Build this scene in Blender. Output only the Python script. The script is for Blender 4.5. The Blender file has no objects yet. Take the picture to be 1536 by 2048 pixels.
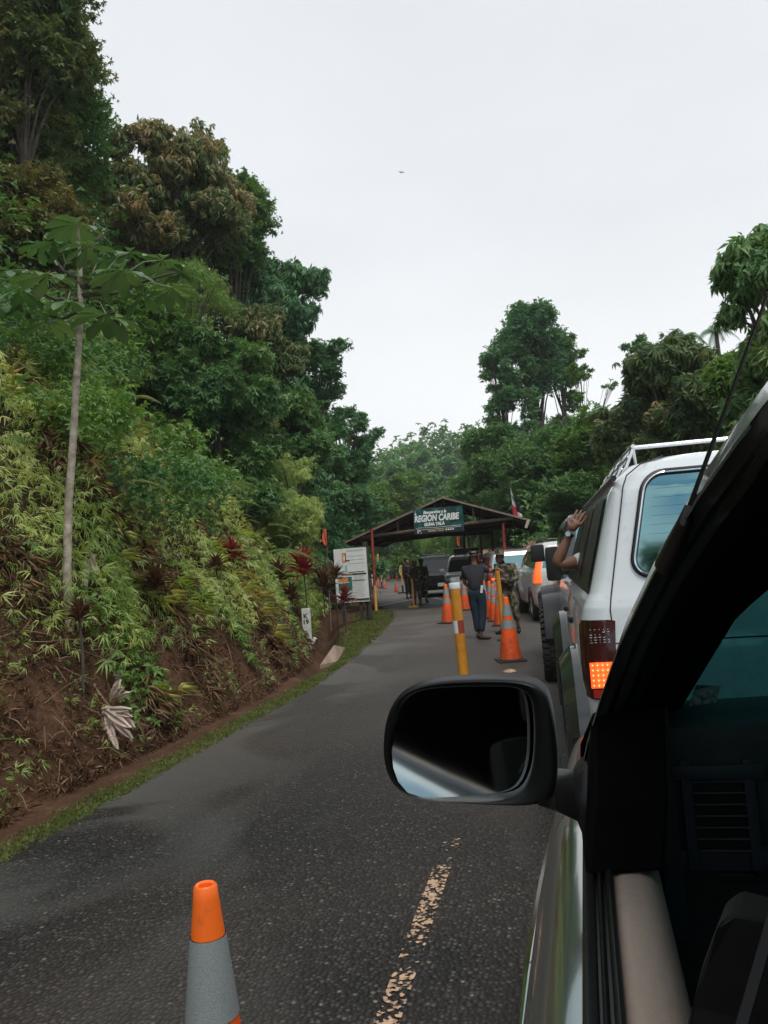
import bpy, bmesh, math, random
import numpy as np
from mathutils import Vector, Matrix
random.seed(7); rng = np.random.default_rng(7)
S = bpy.context.scene
COL = S.collection
rad = math.radians

# ------------------------------------------------------------------ camera
F = 1560.0; YAW = rad(12.1); PITCH = rad(3.84); ROLL = rad(4.18); H = 1.6
_fw = np.array([-math.sin(YAW)*math.cos(PITCH), math.cos(YAW)*math.cos(PITCH), math.sin(PITCH)])
_r0 = np.array([math.cos(YAW), math.sin(YAW), 0.0]); _u0 = np.cross(_r0, _fw)
_R = _r0*math.cos(ROLL) - _u0*math.sin(ROLL); _U = _r0*math.sin(ROLL) + _u0*math.cos(ROLL)
cam = bpy.data.cameras.new('camera'); camo = bpy.data.objects.new('camera', cam); COL.objects.link(camo)
m = Matrix.Identity(4)
for i in range(3):
    m[i][0] = _R[i]; m[i][1] = _U[i]; m[i][2] = -_fw[i]
m[2][3] = H
camo.matrix_world = m
cam.sensor_fit = 'VERTICAL'; cam.sensor_height = 36; cam.lens = 36*F/2048
cam.clip_start = 0.02; cam.clip_end = 2000
cam.dof.use_dof = False
S.camera = camo

def ray(px, py): return _fw*F + _R*(px-768) + _U*(1024-py)
def gnd(px, py, z=0.0):
    d = ray(px, py); return np.array([0, 0, H]) + d*((z-H)/d[2])
def atY(px, py, Y):
    d = ray(px, py); return np.array([0, 0, H]) + d*(Y/d[1])

# ------------------------------------------------------------------ sky and sun
W = bpy.data.worlds.new('World'); S.world = W; W.use_nodes = True
nt = W.node_tree; N = nt.nodes; L = nt.links; N.clear()
out = N.new('ShaderNodeOutputWorld'); bg = N.new('ShaderNodeBackground'); L.new(bg.outputs[0], out.inputs[0])
SUN_EL, SUN_AZ = rad(58), rad(150)
sky = N.new('ShaderNodeTexSky'); sky.sky_type = 'NISHITA'; sky.sun_disc = False
sky.sun_elevation = SUN_EL; sky.sun_rotation = SUN_AZ; sky.dust_density = 4.0
skm = N.new('ShaderNodeVectorMath'); skm.operation = 'SCALE'; skm.inputs['Scale'].default_value = 0.1
L.new(sky.outputs[0], skm.inputs[0])
tc = N.new('ShaderNodeTexCoord'); sep = N.new('ShaderNodeSeparateXYZ'); L.new(tc.outputs['Generated'], sep.inputs[0])
rampn = N.new('ShaderNodeValToRGB'); L.new(sep.outputs[2], rampn.inputs[0])
cr = rampn.color_ramp
cr.elements[0].position = 0.0; cr.elements[0].color = (0.94, 0.96, 0.965, 1)
cr.elements[1].position = 1.0; cr.elements[1].color = (0.75, 0.78, 0.815, 1)
e = cr.elements.new(0.20); e.color = (0.93, 0.955, 0.97, 1)
e = cr.elements.new(0.38); e.color = (0.82, 0.85, 0.88, 1)
nz = N.new('ShaderNodeTexNoise'); nz.inputs['Scale'].default_value = 1.6; nz.inputs['Detail'].default_value = 4
mp = N.new('ShaderNodeMapping'); mp.inputs['Scale'].default_value = (1, 1, 2.5); L.new(tc.outputs['Generated'], mp.inputs[0]); L.new(mp.outputs[0], nz.inputs[0])
mr = N.new('ShaderNodeMapRange'); mr.inputs['From Min'].default_value = 0.3; mr.inputs['From Max'].default_value = 0.7
mr.inputs['To Min'].default_value = 0.93; mr.inputs['To Max'].default_value = 1.05; L.new(nz.outputs[0], mr.inputs[0])
cm = N.new('ShaderNodeVectorMath'); cm.operation = 'SCALE'; L.new(rampn.outputs[0], cm.inputs[0]); L.new(mr.outputs[0], cm.inputs['Scale'])
mx = N.new('ShaderNodeMix'); mx.data_type = 'RGBA'; mx.inputs[0].default_value = 0.05
# blue gaps between clouds in the part of the sky behind the camera (seen only in reflections)
bm_ = N.new('ShaderNodeMapRange'); bm_.inputs['From Min'].default_value = 0.48; bm_.inputs['From Max'].default_value = 0.60
nz2 = N.new('ShaderNodeTexNoise'); nz2.inputs['Scale'].default_value = 4.5; nz2.inputs['Detail'].default_value = 5; L.new(tc.outputs['Generated'], nz2.inputs[0]); L.new(nz2.outputs[0], bm_.inputs[0])
by_ = N.new('ShaderNodeMapRange'); by_.inputs['From Min'].default_value = -0.5; by_.inputs['From Max'].default_value = -0.75; L.new(sep.outputs[1], by_.inputs[0])
bk = N.new('ShaderNodeMath'); bk.operation = 'MULTIPLY'; L.new(bm_.outputs[0], bk.inputs[0]); L.new(by_.outputs[0], bk.inputs[1])
bx_ = N.new('ShaderNodeMix'); bx_.data_type = 'RGBA'; bx_.inputs[7].default_value = (0.22, 0.42, 0.62, 1); L.new(cm.outputs[0], bx_.inputs[6]); L.new(bk.outputs[0], bx_.inputs[0])
L.new(bx_.outputs[2], mx.inputs[6]); L.new(skm.outputs[0], mx.inputs[7])
L.new(mx.outputs[2], bg.inputs[0]); bg.inputs[1].default_value = 1.0

sun = bpy.data.lights.new('sun', 'SUN'); suno = bpy.data.objects.new('sun', sun); COL.objects.link(suno)
sun.energy = 1.5; sun.angle = rad(18); sun.color = (1.0, 0.95, 0.86)
sd = Vector((math.sin(SUN_AZ)*math.cos(SUN_EL), math.cos(SUN_AZ)*math.cos(SUN_EL), math.sin(SUN_EL)))
suno.rotation_euler = sd.to_track_quat('Z', 'Y').to_euler(); suno.location = (10, -10, 30)
S.view_settings.view_transform = 'Standard'; S.view_settings.look = 'None'
S.view_settings.exposure = 0.14; S.view_settings.gamma = 1.0; S.view_settings.use_curve_mapping = False
S.render.resolution_x = 768; S.render.resolution_y = 1024
S.cycles.max_bounces = 6; S.cycles.transparent_max_bounces = 8

# ------------------------------------------------------------------ helpers
def tag(o, label=None, cat=None, group=None, kind=None):
    if label: o['label'] = label
    if cat: o['category'] = cat
    if group: o['group'] = group
    if kind: o['kind'] = kind
    return o
def thing(name, label, cat, loc=(0, 0, 0), rotz=0.0, group=None):
    o = bpy.data.objects.new(name, None); COL.objects.link(o)
    o.empty_display_size = 0.1
    o.location = tuple(float(v) for v in loc); o.rotation_euler = (0, 0, rotz)
    return tag(o, label, cat, group)
def copy_tree(o, parent=None):
    c = o.copy(); COL.objects.link(c)
    if parent: c.parent = parent
    for ch in list(o.children): copy_tree(ch, c)
    return c
def link_mesh(name, me, mats=None, parent=None, smooth=False):
    o = bpy.data.objects.new(name, me); COL.objects.link(o)
    if mats:
        for mt in (mats if isinstance(mats, (list, tuple)) else [mats]): me.materials.append(mt)
    if smooth: me.polygons.foreach_set('use_smooth', np.ones(len(me.polygons), bool))
    if parent: o.parent = parent
    return o
def np_mesh(name, V, Fc, tint=None):
    me = bpy.data.meshes.new(name)
    V = np.asarray(V, np.float32); Fc = np.asarray(Fc, np.int32); k = Fc.shape[1]; n = len(Fc)
    me.vertices.add(len(V)); me.vertices.foreach_set('co', V.ravel())
    me.loops.add(n*k); me.loops.foreach_set('vertex_index', Fc.ravel())
    me.polygons.add(n); me.polygons.foreach_set('loop_start', np.arange(0, n*k, k, dtype=np.int32))
    try: me.polygons.foreach_set('loop_total', np.full(n, k, np.int32))
    except Exception: pass
    if tint is not None:
        a = me.attributes.new('tint', 'FLOAT', 'POINT'); a.data.foreach_set('value', np.asarray(tint, np.float32))
    me.update(calc_edges=True)
    return me

class MB:
    def __init__(s): s.V = []; s.F = []; s.M = []; s.mi = 0
    def add(s, vs, fs):
        b = len(s.V); s.V += [tuple(float(c) for c in v) for v in vs]
        s.F += [tuple(b+i for i in f) for f in fs]; s.M += [s.mi]*len(fs); return s
    def box(s, c, sz, rot=None, b=0.0):
        x, y, z = sz[0]/2, sz[1]/2, sz[2]/2
        if b <= 0:
            P = [(-x,-y,-z),(x,-y,-z),(x,y,-z),(-x,y,-z),(-x,-y,z),(x,-y,z),(x,y,z),(-x,y,z)]
            Q = [(0,3,2,1),(4,5,6,7),(0,1,5,4),(1,2,6,5),(2,3,7,6),(3,0,4,7)]
        else:
            bm = bmesh.new(); bmesh.ops.create_cube(bm, size=1)
            for v in bm.verts: v.co = Vector((v.co.x*sz[0], v.co.y*sz[1], v.co.z*sz[2]))
            bmesh.ops.bevel(bm, geom=bm.edges[:], offset=b, segments=2, profile=0.7, affect='EDGES')
            P = [v.co[:] for v in bm.verts]; bm.verts.index_update(); Q = [tuple(v.index for v in f.verts) for f in bm.faces]; bm.free()
        Mx = Matrix.Translation(Vector([float(q) for q in c]))
        if rot is not None:
            Mx = Mx @ (rot.to_4x4() if isinstance(rot, Matrix) else Matrix.Rotation(rot, 4, 'Z'))
        return s.add([(Mx @ Vector(p))[:] for p in P], Q)
    def tube(s, path, r, n=8, cap=True, flat=1.0):
        path = [Vector([float(q) for q in p]) for p in path]; k = len(path)
        rs = list(r) if isinstance(r, (list, tuple, np.ndarray)) else [r]*k
        up = None; vs = []
        for i, p in enumerate(path):
            t = (path[min(i+1, k-1)] - path[max(i-1, 0)])
            t = t.normalized() if t.length > 1e-9 else Vector((0, 0, 1))
            if up is None: up = Vector((0, 0, 1)) if abs(t.z) < 0.9 else Vector((0, 1, 0))
            a = t.cross(up); a = a.normalized() if a.length > 1e-6 else t.orthogonal().normalized()
            bb = a.cross(t).normalized(); up = bb
            for j in range(n):
                th = 2*math.pi*j/n; vs.append((p + a*math.cos(th)*rs[i] + bb*math.sin(th)*rs[i]*flat)[:])
        fs = [(i*n+j, i*n+(j+1) % n, (i+1)*n+(j+1) % n, (i+1)*n+j) for i in range(k-1) for j in range(n)]
        if cap: fs += [tuple(range(n))[::-1], tuple(range((k-1)*n, k*n))]
        return s.add(vs, fs)
    def lathe(s, prof, c=(0, 0, 0), n=24, axis='Z', cap=False):
        vs = []
        for (r, h) in prof:
            for j in range(n):
                th = 2*math.pi*j/n; x, y = r*math.cos(th), r*math.sin(th)
                v = (x, y, h) if axis == 'Z' else ((h, x, y) if axis == 'X' else (x, h, y))
                vs.append((c[0]+v[0], c[1]+v[1], c[2]+v[2]))
        k = len(prof); fs = [(i*n+j, i*n+(j+1) % n, (i+1)*n+(j+1) % n, (i+1)*n+j) for i in range(k-1) for j in range(n)]
        if cap: fs += [tuple(range(n))[::-1], tuple(range((k-1)*n, k*n))]
        return s.add(vs, fs)
    def loft(s, secs, closed=True, cap=True):
        n = len(secs[0]); vs = [p for sec in secs for p in sec]; k = len(secs)
        jn = n if closed else n-1
        fs = [(i*n+j, i*n+(j+1) % n, (i+1)*n+(j+1) % n, (i+1)*n+j) for i in range(k-1) for j in range(jn)]
        if cap and closed: fs += [tuple(range(n))[::-1], tuple(range((k-1)*n, k*n))]
        return s.add(vs, fs)
    def poly(s, pts): return s.add(pts, [tuple(range(len(pts)))])
    def prism(s, pts, d):
        n = len(pts); d = np.array(d, float); P = [np.array(p, float) for p in pts]
        return s.add(P + [p+d for p in P], [tuple(range(n))[::-1], tuple(range(n, 2*n))] + [(j, (j+1) % n, n+(j+1) % n, n+j) for j in range(n)])
    def build(s, name, mats, parent=None, smooth=False, bevel=0, fix=True, angle=40, sub=0):
        me = bpy.data.meshes.new(name); me.from_pydata(s.V, [], s.F); me.update()
        o = link_mesh(name, me, mats, parent)
        me.polygons.foreach_set('material_index', np.array(s.M, np.int32))
        if fix:
            bm = bmesh.new(); bm.from_mesh(me); bmesh.ops.recalc_face_normals(bm, faces=bm.faces[:]); bm.to_mesh(me); bm.free()
        if bevel:
            b = o.modifiers.new('bevel', 'BEVEL'); b.width = bevel; b.segments = 2; b.limit_method = 'ANGLE'; b.angle_limit = rad(35)
        if sub:
            q = o.modifiers.new('sub', 'SUBSURF'); q.levels = sub; q.render_levels = sub
        if smooth:
            try: me.set_sharp_from_angle(angle=rad(angle))
            except Exception: pass
            me.polygons.foreach_set('use_smooth', np.ones(len(me.polygons), bool))
        return o

def skin(name, pts, edges, radii, mat, parent=None, levels=2, root=0):
    me = bpy.data.meshes.new(name+'_s'); me.from_pydata([tuple(float(c) for c in p) for p in pts], edges, []); me.update()
    o = bpy.data.objects.new('tmp', me); COL.objects.link(o)
    sk = o.modifiers.new('s', 'SKIN'); sk.use_smooth_shade = True
    for i, r in enumerate(radii):
        me.skin_vertices[0].data[i].radius = (r, r) if not isinstance(r, tuple) else r
        me.skin_vertices[0].data[i].use_root = (i == root)
    ss = o.modifiers.new('u', 'SUBSURF'); ss.levels = levels; ss.render_levels = levels
    dg = bpy.context.evaluated_depsgraph_get(); dg.update()
    m2 = bpy.data.meshes.new_from_object(o.evaluated_get(dg)); bpy.data.objects.remove(o); bpy.data.meshes.remove(me)
    m2.name = name; m2.materials.clear()
    return link_mesh(name, m2, mat, parent, True)

def text_mesh(name, txt, size, mat, parent, loc, rot, sx=1.0, shear=0.0, offset=0.0, extrude=0.002, align='CENTER'):
    cu = bpy.data.curves.new('t', 'FONT'); cu.body = txt; cu.size = size; cu.shear = shear; cu.offset = offset
    cu.extrude = extrude; cu.align_x = align; cu.align_y = 'CENTER'; cu.resolution_u = 3
    o = bpy.data.objects.new('t', cu); COL.objects.link(o)
    dg = bpy.context.evaluated_depsgraph_get(); dg.update()
    me = bpy.data.meshes.new_from_object(o.evaluated_get(dg)); bpy.data.objects.remove(o)
    me.name = name; me.materials.clear()
    r = link_mesh(name, me, mat, parent); r.location = loc; r.rotation_euler = rot; r.scale = (sx, 1, 1)
    return r

# ------------------------------------------------------------------ materials
def newmat(name):
    mt = bpy.data.materials.new(name); mt.use_nodes = True
    n = mt.node_tree.nodes; l = mt.node_tree.links
    return mt, n, l, n['Principled BSDF']
def c4(c): return (c[0], c[1], c[2], 1.0)
def pm(name, col, rough=0.5, metal=0.0, spec=0.5, var=0.12, vs=8.0, bump=0.0, bs=60.0, coat=0.0, emit=None, es=0.0, alpha=None):
    mt, n, l, p = newmat(name)
    p.inputs['Roughness'].default_value = rough; p.inputs['Metallic'].default_value = metal
    p.inputs['Specular IOR Level'].default_value = spec
    if coat: p.inputs['Coat Weight'].default_value = coat; p.inputs['Coat Roughness'].default_value = 0.05
    co = n.new('ShaderNodeTexCoord'); nz = n.new('ShaderNodeTexNoise'); nz.inputs['Scale'].default_value = vs; nz.inputs['Detail'].default_value = 5
    l.new(co.outputs['Object'], nz.inputs['Vector'])
    rp = n.new('ShaderNodeValToRGB'); rp.color_ramp.elements[0].position = 0.3; rp.color_ramp.elements[1].position = 0.7
    rp.color_ramp.elements[0].color = c4([c*(1-var) for c in col]); rp.color_ramp.elements[1].color = c4([min(1, c*(1+var)) for c in col])
    l.new(nz.outputs[0], rp.inputs[0]); l.new(rp.outputs[0], p.inputs['Base Color'])
    mrr = n.new('ShaderNodeMapRange'); mrr.inputs['To Min'].default_value = max(0, rough-0.06); mrr.inputs['To Max'].default_value = min(1, rough+0.08)
    l.new(nz.outputs[0], mrr.inputs[0]); l.new(mrr.outputs[0], p.inputs['Roughness'])
    if bump:
        b = n.new('ShaderNodeBump'); b.inputs['Strength'].default_value = bump; b.inputs['Distance'].default_value = 0.01
        nb = n.new('ShaderNodeTexNoise'); nb.inputs['Scale'].default_value = bs; nb.inputs['Detail'].default_value = 4
        l.new(co.outputs['Object'], nb.inputs['Vector']); l.new(nb.outputs[0], b.inputs['Height']); l.new(b.outputs[0], p.inputs['Normal'])
    if emit: p.inputs['Emission Color'].default_value = c4(emit); p.inputs['Emission Strength'].default_value = es
    return mt
def dirty_paint(name, col, rough=0.25, metal=0.0, dirt=(0.16, 0.12, 0.09), amount=0.4, coat=0.6, zmax=0.9):
    # car paint with road dirt speckles thickest on the lower panels (object z)
    mt, n, l, p = newmat(name)
    co = n.new('ShaderNodeTexCoord'); nz = n.new('ShaderNodeTexNoise'); nz.inputs['Scale'].default_value = 14; nz.inputs['Detail'].default_value = 9; nz.inputs['Roughness'].default_value = 0.7
    l.new(co.outputs['Object'], nz.inputs['Vector'])
    sp = n.new('ShaderNodeSeparateXYZ'); l.new(co.outputs['Object'], sp.inputs[0])
    hz = n.new('ShaderNodeMapRange'); hz.inputs['From Min'].default_value = 0.3; hz.inputs['From Max'].default_value = zmax; hz.inputs['To Min'].default_value = 0.22; hz.inputs['To Max'].default_value = 0.0
    l.new(sp.outputs[2], hz.inputs[0])
    ad = n.new('ShaderNodeMath'); ad.operation = 'ADD'; l.new(nz.outputs[0], ad.inputs[0]); l.new(hz.outputs[0], ad.inputs[1])
    th = n.new('ShaderNodeMapRange'); th.inputs['From Min'].default_value = 0.56; th.inputs['From Max'].default_value = 0.78; th.inputs['To Max'].default_value = amount
    l.new(ad.outputs[0], th.inputs[0])
    mxn = n.new('ShaderNodeMix'); mxn.data_type = 'RGBA'; mxn.inputs[6].default_value = c4(col); mxn.inputs[7].default_value = c4(dirt)
    l.new(th.outputs[0], mxn.inputs[0]); l.new(mxn.outputs[2], p.inputs['Base Color'])
    rr = n.new('ShaderNodeMapRange'); rr.inputs['To Min'].default_value = rough; rr.inputs['To Max'].default_value = 0.75; l.new(th.outputs[0], rr.inputs[0]); l.new(rr.outputs[0], p.inputs['Roughness'])
    p.inputs['Metallic'].default_value = metal; p.inputs['Coat Weight'].default_value = coat; p.inputs['Coat Roughness'].default_value = 0.06
    return mt
def leafmat(name, cols, rough=0.5, trans=0.3, spec=0.35, clump=1.2, tcol=None):
    # per-leaf colour: attribute 'tint' plus slow patches of species/age colour
    mt, n, l, p = newmat(name)
    at = n.new('ShaderNodeAttribute'); at.attribute_name = 'tint'
    co = n.new('ShaderNodeTexCoord'); nz = n.new('ShaderNodeTexNoise'); nz.inputs['Scale'].default_value = clump; nz.inputs['Detail'].default_value = 2
    l.new(co.outputs['Object'], nz.inputs['Vector'])
    ma = n.new('ShaderNodeMath'); ma.operation = 'MULTIPLY_ADD'; ma.inputs[1].default_value = 0.9; l.new(nz.outputs[0], ma.inputs[0])
    mb_ = n.new('ShaderNodeMath'); mb_.operation = 'MULTIPLY_ADD'; mb_.inputs[1].default_value = 0.75; mb_.inputs[2].default_value = -0.33
    l.new(at.outputs['Fac'], mb_.inputs[0]); l.new(mb_.outputs[0], ma.inputs[2])
    rp = n.new('ShaderNodeValToRGB'); e = rp.color_ramp.elements; k = len(cols)
    e[0].position = 0.0; e[0].color = c4(cols[0]); e[1].position = 1.0; e[1].color = c4(cols[-1])
    for i in range(1, k-1):
        q = e.new(i/(k-1)); q.color = c4(cols[i])
    l.new(ma.outputs[0], rp.inputs[0]); l.new(rp.outputs[0], p.inputs['Base Color'])
    p.inputs['Roughness'].default_value = rough; p.inputs['Specular IOR Level'].default_value = spec
    if trans:
        tr = n.new('ShaderNodeBsdfTranslucent'); ms = n.new('ShaderNodeMixShader'); ms.inputs[0].default_value = trans
        sc = n.new('ShaderNodeMix'); sc.data_type = 'RGBA'; sc.blend_type = 'MULTIPLY'; sc.inputs[0].default_value = 1.0; sc.inputs[7].default_value = (1.3, 1.35, 0.6, 1)
        l.new(rp.outputs[0], sc.inputs[6]); l.new(sc.outputs[2], tr.inputs[0])
        o = n['Material Output']; l.new(p.outputs[0], ms.inputs[1]); l.new(tr.outputs[0], ms.inputs[2]); l.new(ms.outputs[0], o.inputs[0])
    return mt
# ------------------------------------------------------------------ ground, hill, road
_eY = [-60, 0, 10, 13, 17, 20, 24, 27, 30, 34, 42, 50, 60, 75, 90, 120, 260]
_eX = [-3.4, -3.4, -3.4, -3.62, -4.05, -4.45, -5.05, -5.9, -6.9, -8.0, -9.9, -12.2, -15.5, -21.5, -30, -52, -180]
def edgeL(Y): return np.interp(Y, _eY, _eX)
def roadW(Y): return np.interp(Y, [-60, 10, 20, 30, 40, 50, 75, 260], [6.6, 6.6, 7.4, 9.5, 8, 7, 7, 7])
def sm(a, b, x): t = np.clip((x-a)/(b-a), 0, 1); return t*t*(3-2*t)
def zt(X, Y):
    X = np.asarray(X, float); Y = np.asarray(Y, float)
    eL = edgeL(Y); d = eL - X
    s = np.interp(Y, [0, 10, 14, 18, 22, 26, 40, 100], [0.55, 0.6, 1.0, 1.7, 2.3, 3.0, 4, 6])
    q = d - s
    hill = np.interp(q, [-1, 0, 0.12, 0.45, 5, 12, 30, 90], [0, 0, 0.22, 0.80, 6.0, 10.5, 14.0, 18])
    hill = hill*np.interp(Y, [0, 25, 45, 80, 120], [1, 1, 0.7, 0.55, 0.55])
    D = np.interp(Y, [0, 11, 14, 23, 26], [0.02, 0.05, 0.40, 0.45, 0.05])
    ditch = -D*np.exp(-((d-(s-0.35))/0.28)**2)
    strip = 0.03*np.exp(-((d-0.22)/0.16)**2) + np.interp(Y, [0, 14, 18, 24, 26], [0, 0, 0.1, 0.12, 0])*np.exp(-((d-0.6)/0.35)**2)
    rough = np.clip(q, 0, 1)*(0.10*np.sin(X*2.3+Y*1.1)+0.08*np.sin(Y*3.1-X*1.7)+0.14*np.sin(Y*0.9+1.3)+0.05*np.sin(Y*7.3+X*5.1))
    w = X - (eL + roadW(Y))
    right = np.interp(w, [0, 1, 4, 12, 60, 120], [0, -0.02, 0.25, 2.0, 7, 12])*sm(-10, 5, Y)
    far = sm(85, 200, Y)*17
    z = np.where(d > 0, hill+ditch+strip+rough, 0) + np.where(w > 0, right, 0) + far
    return z
def hit(px, py, ymax=120):
    d = ray(px, py); ys = np.linspace(1.5, ymax, 3000); P = d[None, :]*(ys/d[1])[:, None]; P[:, 2] += H
    b = np.nonzero(P[:, 2] < zt(P[:, 0], P[:, 1]))[0]
    return P[b[0]] if len(b) else P[-1]

def ground_mesh():
    ys = np.concatenate([np.arange(-30, -2, 2.0), np.arange(-2, 26, 0.16), np.arange(26, 60, 0.8), np.arange(60, 300, 6.0)])
    us = np.concatenate([[-120], -np.geomspace(90, 6.2, 34), -np.arange(6, 0.0, -0.09), [0.0], np.linspace(0.08, 1, 7)])   # u<0: metres left of the road edge; 0..1 across the road
    ur = np.concatenate([np.linspace(0.3, 8, 20), np.geomspace(9, 120, 22)])
    rows = []
    for y in ys:
        e = edgeL(y); w = roadW(y)
        X = np.concatenate([e + us[us <= 0], e + us[us > 0]*w, e + w + ur])
        rows.append(np.stack([X, np.full(len(X), y), zt(X, np.full(len(X), y))], 1))
    A = np.array(rows); ny, nx, _ = A.shape
    idx = np.arange(ny*nx).reshape(ny, nx)
    Fc = np.stack([idx[:-1, :-1], idx[:-1, 1:], idx[1:, 1:], idx[1:, :-1]], -1).reshape(-1, 4)
    return np_mesh('ground', A.reshape(-1, 3), Fc)

def soil_material():
    mt, n, l, p = newmat('soil')
    co = n.new('ShaderNodeTexCoord')
    a = n.new('ShaderNodeTexNoise'); a.inputs['Scale'].default_value = 1.3; a.inputs['Detail'].default_value = 8; a.inputs['Roughness'].default_value = 0.65; l.new(co.outputs['Object'], a.inputs[0])
    b = n.new('ShaderNodeTexNoise'); b.inputs['Scale'].default_value = 22; b.inputs['Detail'].default_value = 6; b.inputs['Roughness'].default_value = 0.75; l.new(co.outputs['Object'], b.inputs[0])
    rp = n.new('ShaderNodeValToRGB'); e = rp.color_ramp.elements
    e[0].position = 0.3; e[0].color = (0.040, 0.023, 0.014, 1); e[1].position = 0.72; e[1].color = (0.22, 0.12, 0.07, 1)
    q = e.new(0.5); q.color = (0.095, 0.05, 0.029, 1)
    mxa = n.new('ShaderNodeMath'); mxa.operation = 'MULTIPLY_ADD'; mxa.inputs[1].default_value = 0.55; l.new(a.outputs[0], mxa.inputs[0])
    mxb = n.new('ShaderNodeMath'); mxb.operation = 'MULTIPLY'; mxb.inputs[1].default_value = 0.45; l.new(b.outputs[0], mxb.inputs[0]); l.new(mxb.outputs[0], mxa.inputs[2])
    l.new(mxa.outputs[0], rp.inputs[0])
    # darker brown-green with height, up the hill
    g = n.new('ShaderNodeSeparateXYZ'); l.new(co.outputs['Object'], g.inputs[0])
    mg = n.new('ShaderNodeMapRange'); mg.inputs['From Min'].default_value = 1.2; mg.inputs['From Max'].default_value = 3.0; mg.inputs['To Max'].default_value = 0.8; l.new(g.outputs[2], mg.inputs[0])
    mc = n.new('ShaderNodeMix'); mc.data_type = 'RGBA'; mc.inputs[7].default_value = (0.022, 0.028, 0.012, 1); l.new(rp.outputs[0], mc.inputs[6]); l.new(mg.outputs[0], mc.inputs[0])
    l.new(mc.outputs[2], p.inputs['Base Color']); p.inputs['Roughness'].default_value = 0.95; p.inputs['Specular IOR Level'].default_value = 0.15
    bp = n.new('ShaderNodeBump'); bp.inputs['Strength'].default_value = 0.9; bp.inputs['Distance'].default_value = 0.05; l.new(mxa.outputs[0], bp.inputs['Height']); l.new(bp.outputs[0], p.inputs['Normal'])
    return mt
M_SOIL = soil_material()
g = link_mesh('ground', ground_mesh(), M_SOIL, None, True); tag(g, kind='structure')

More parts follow.
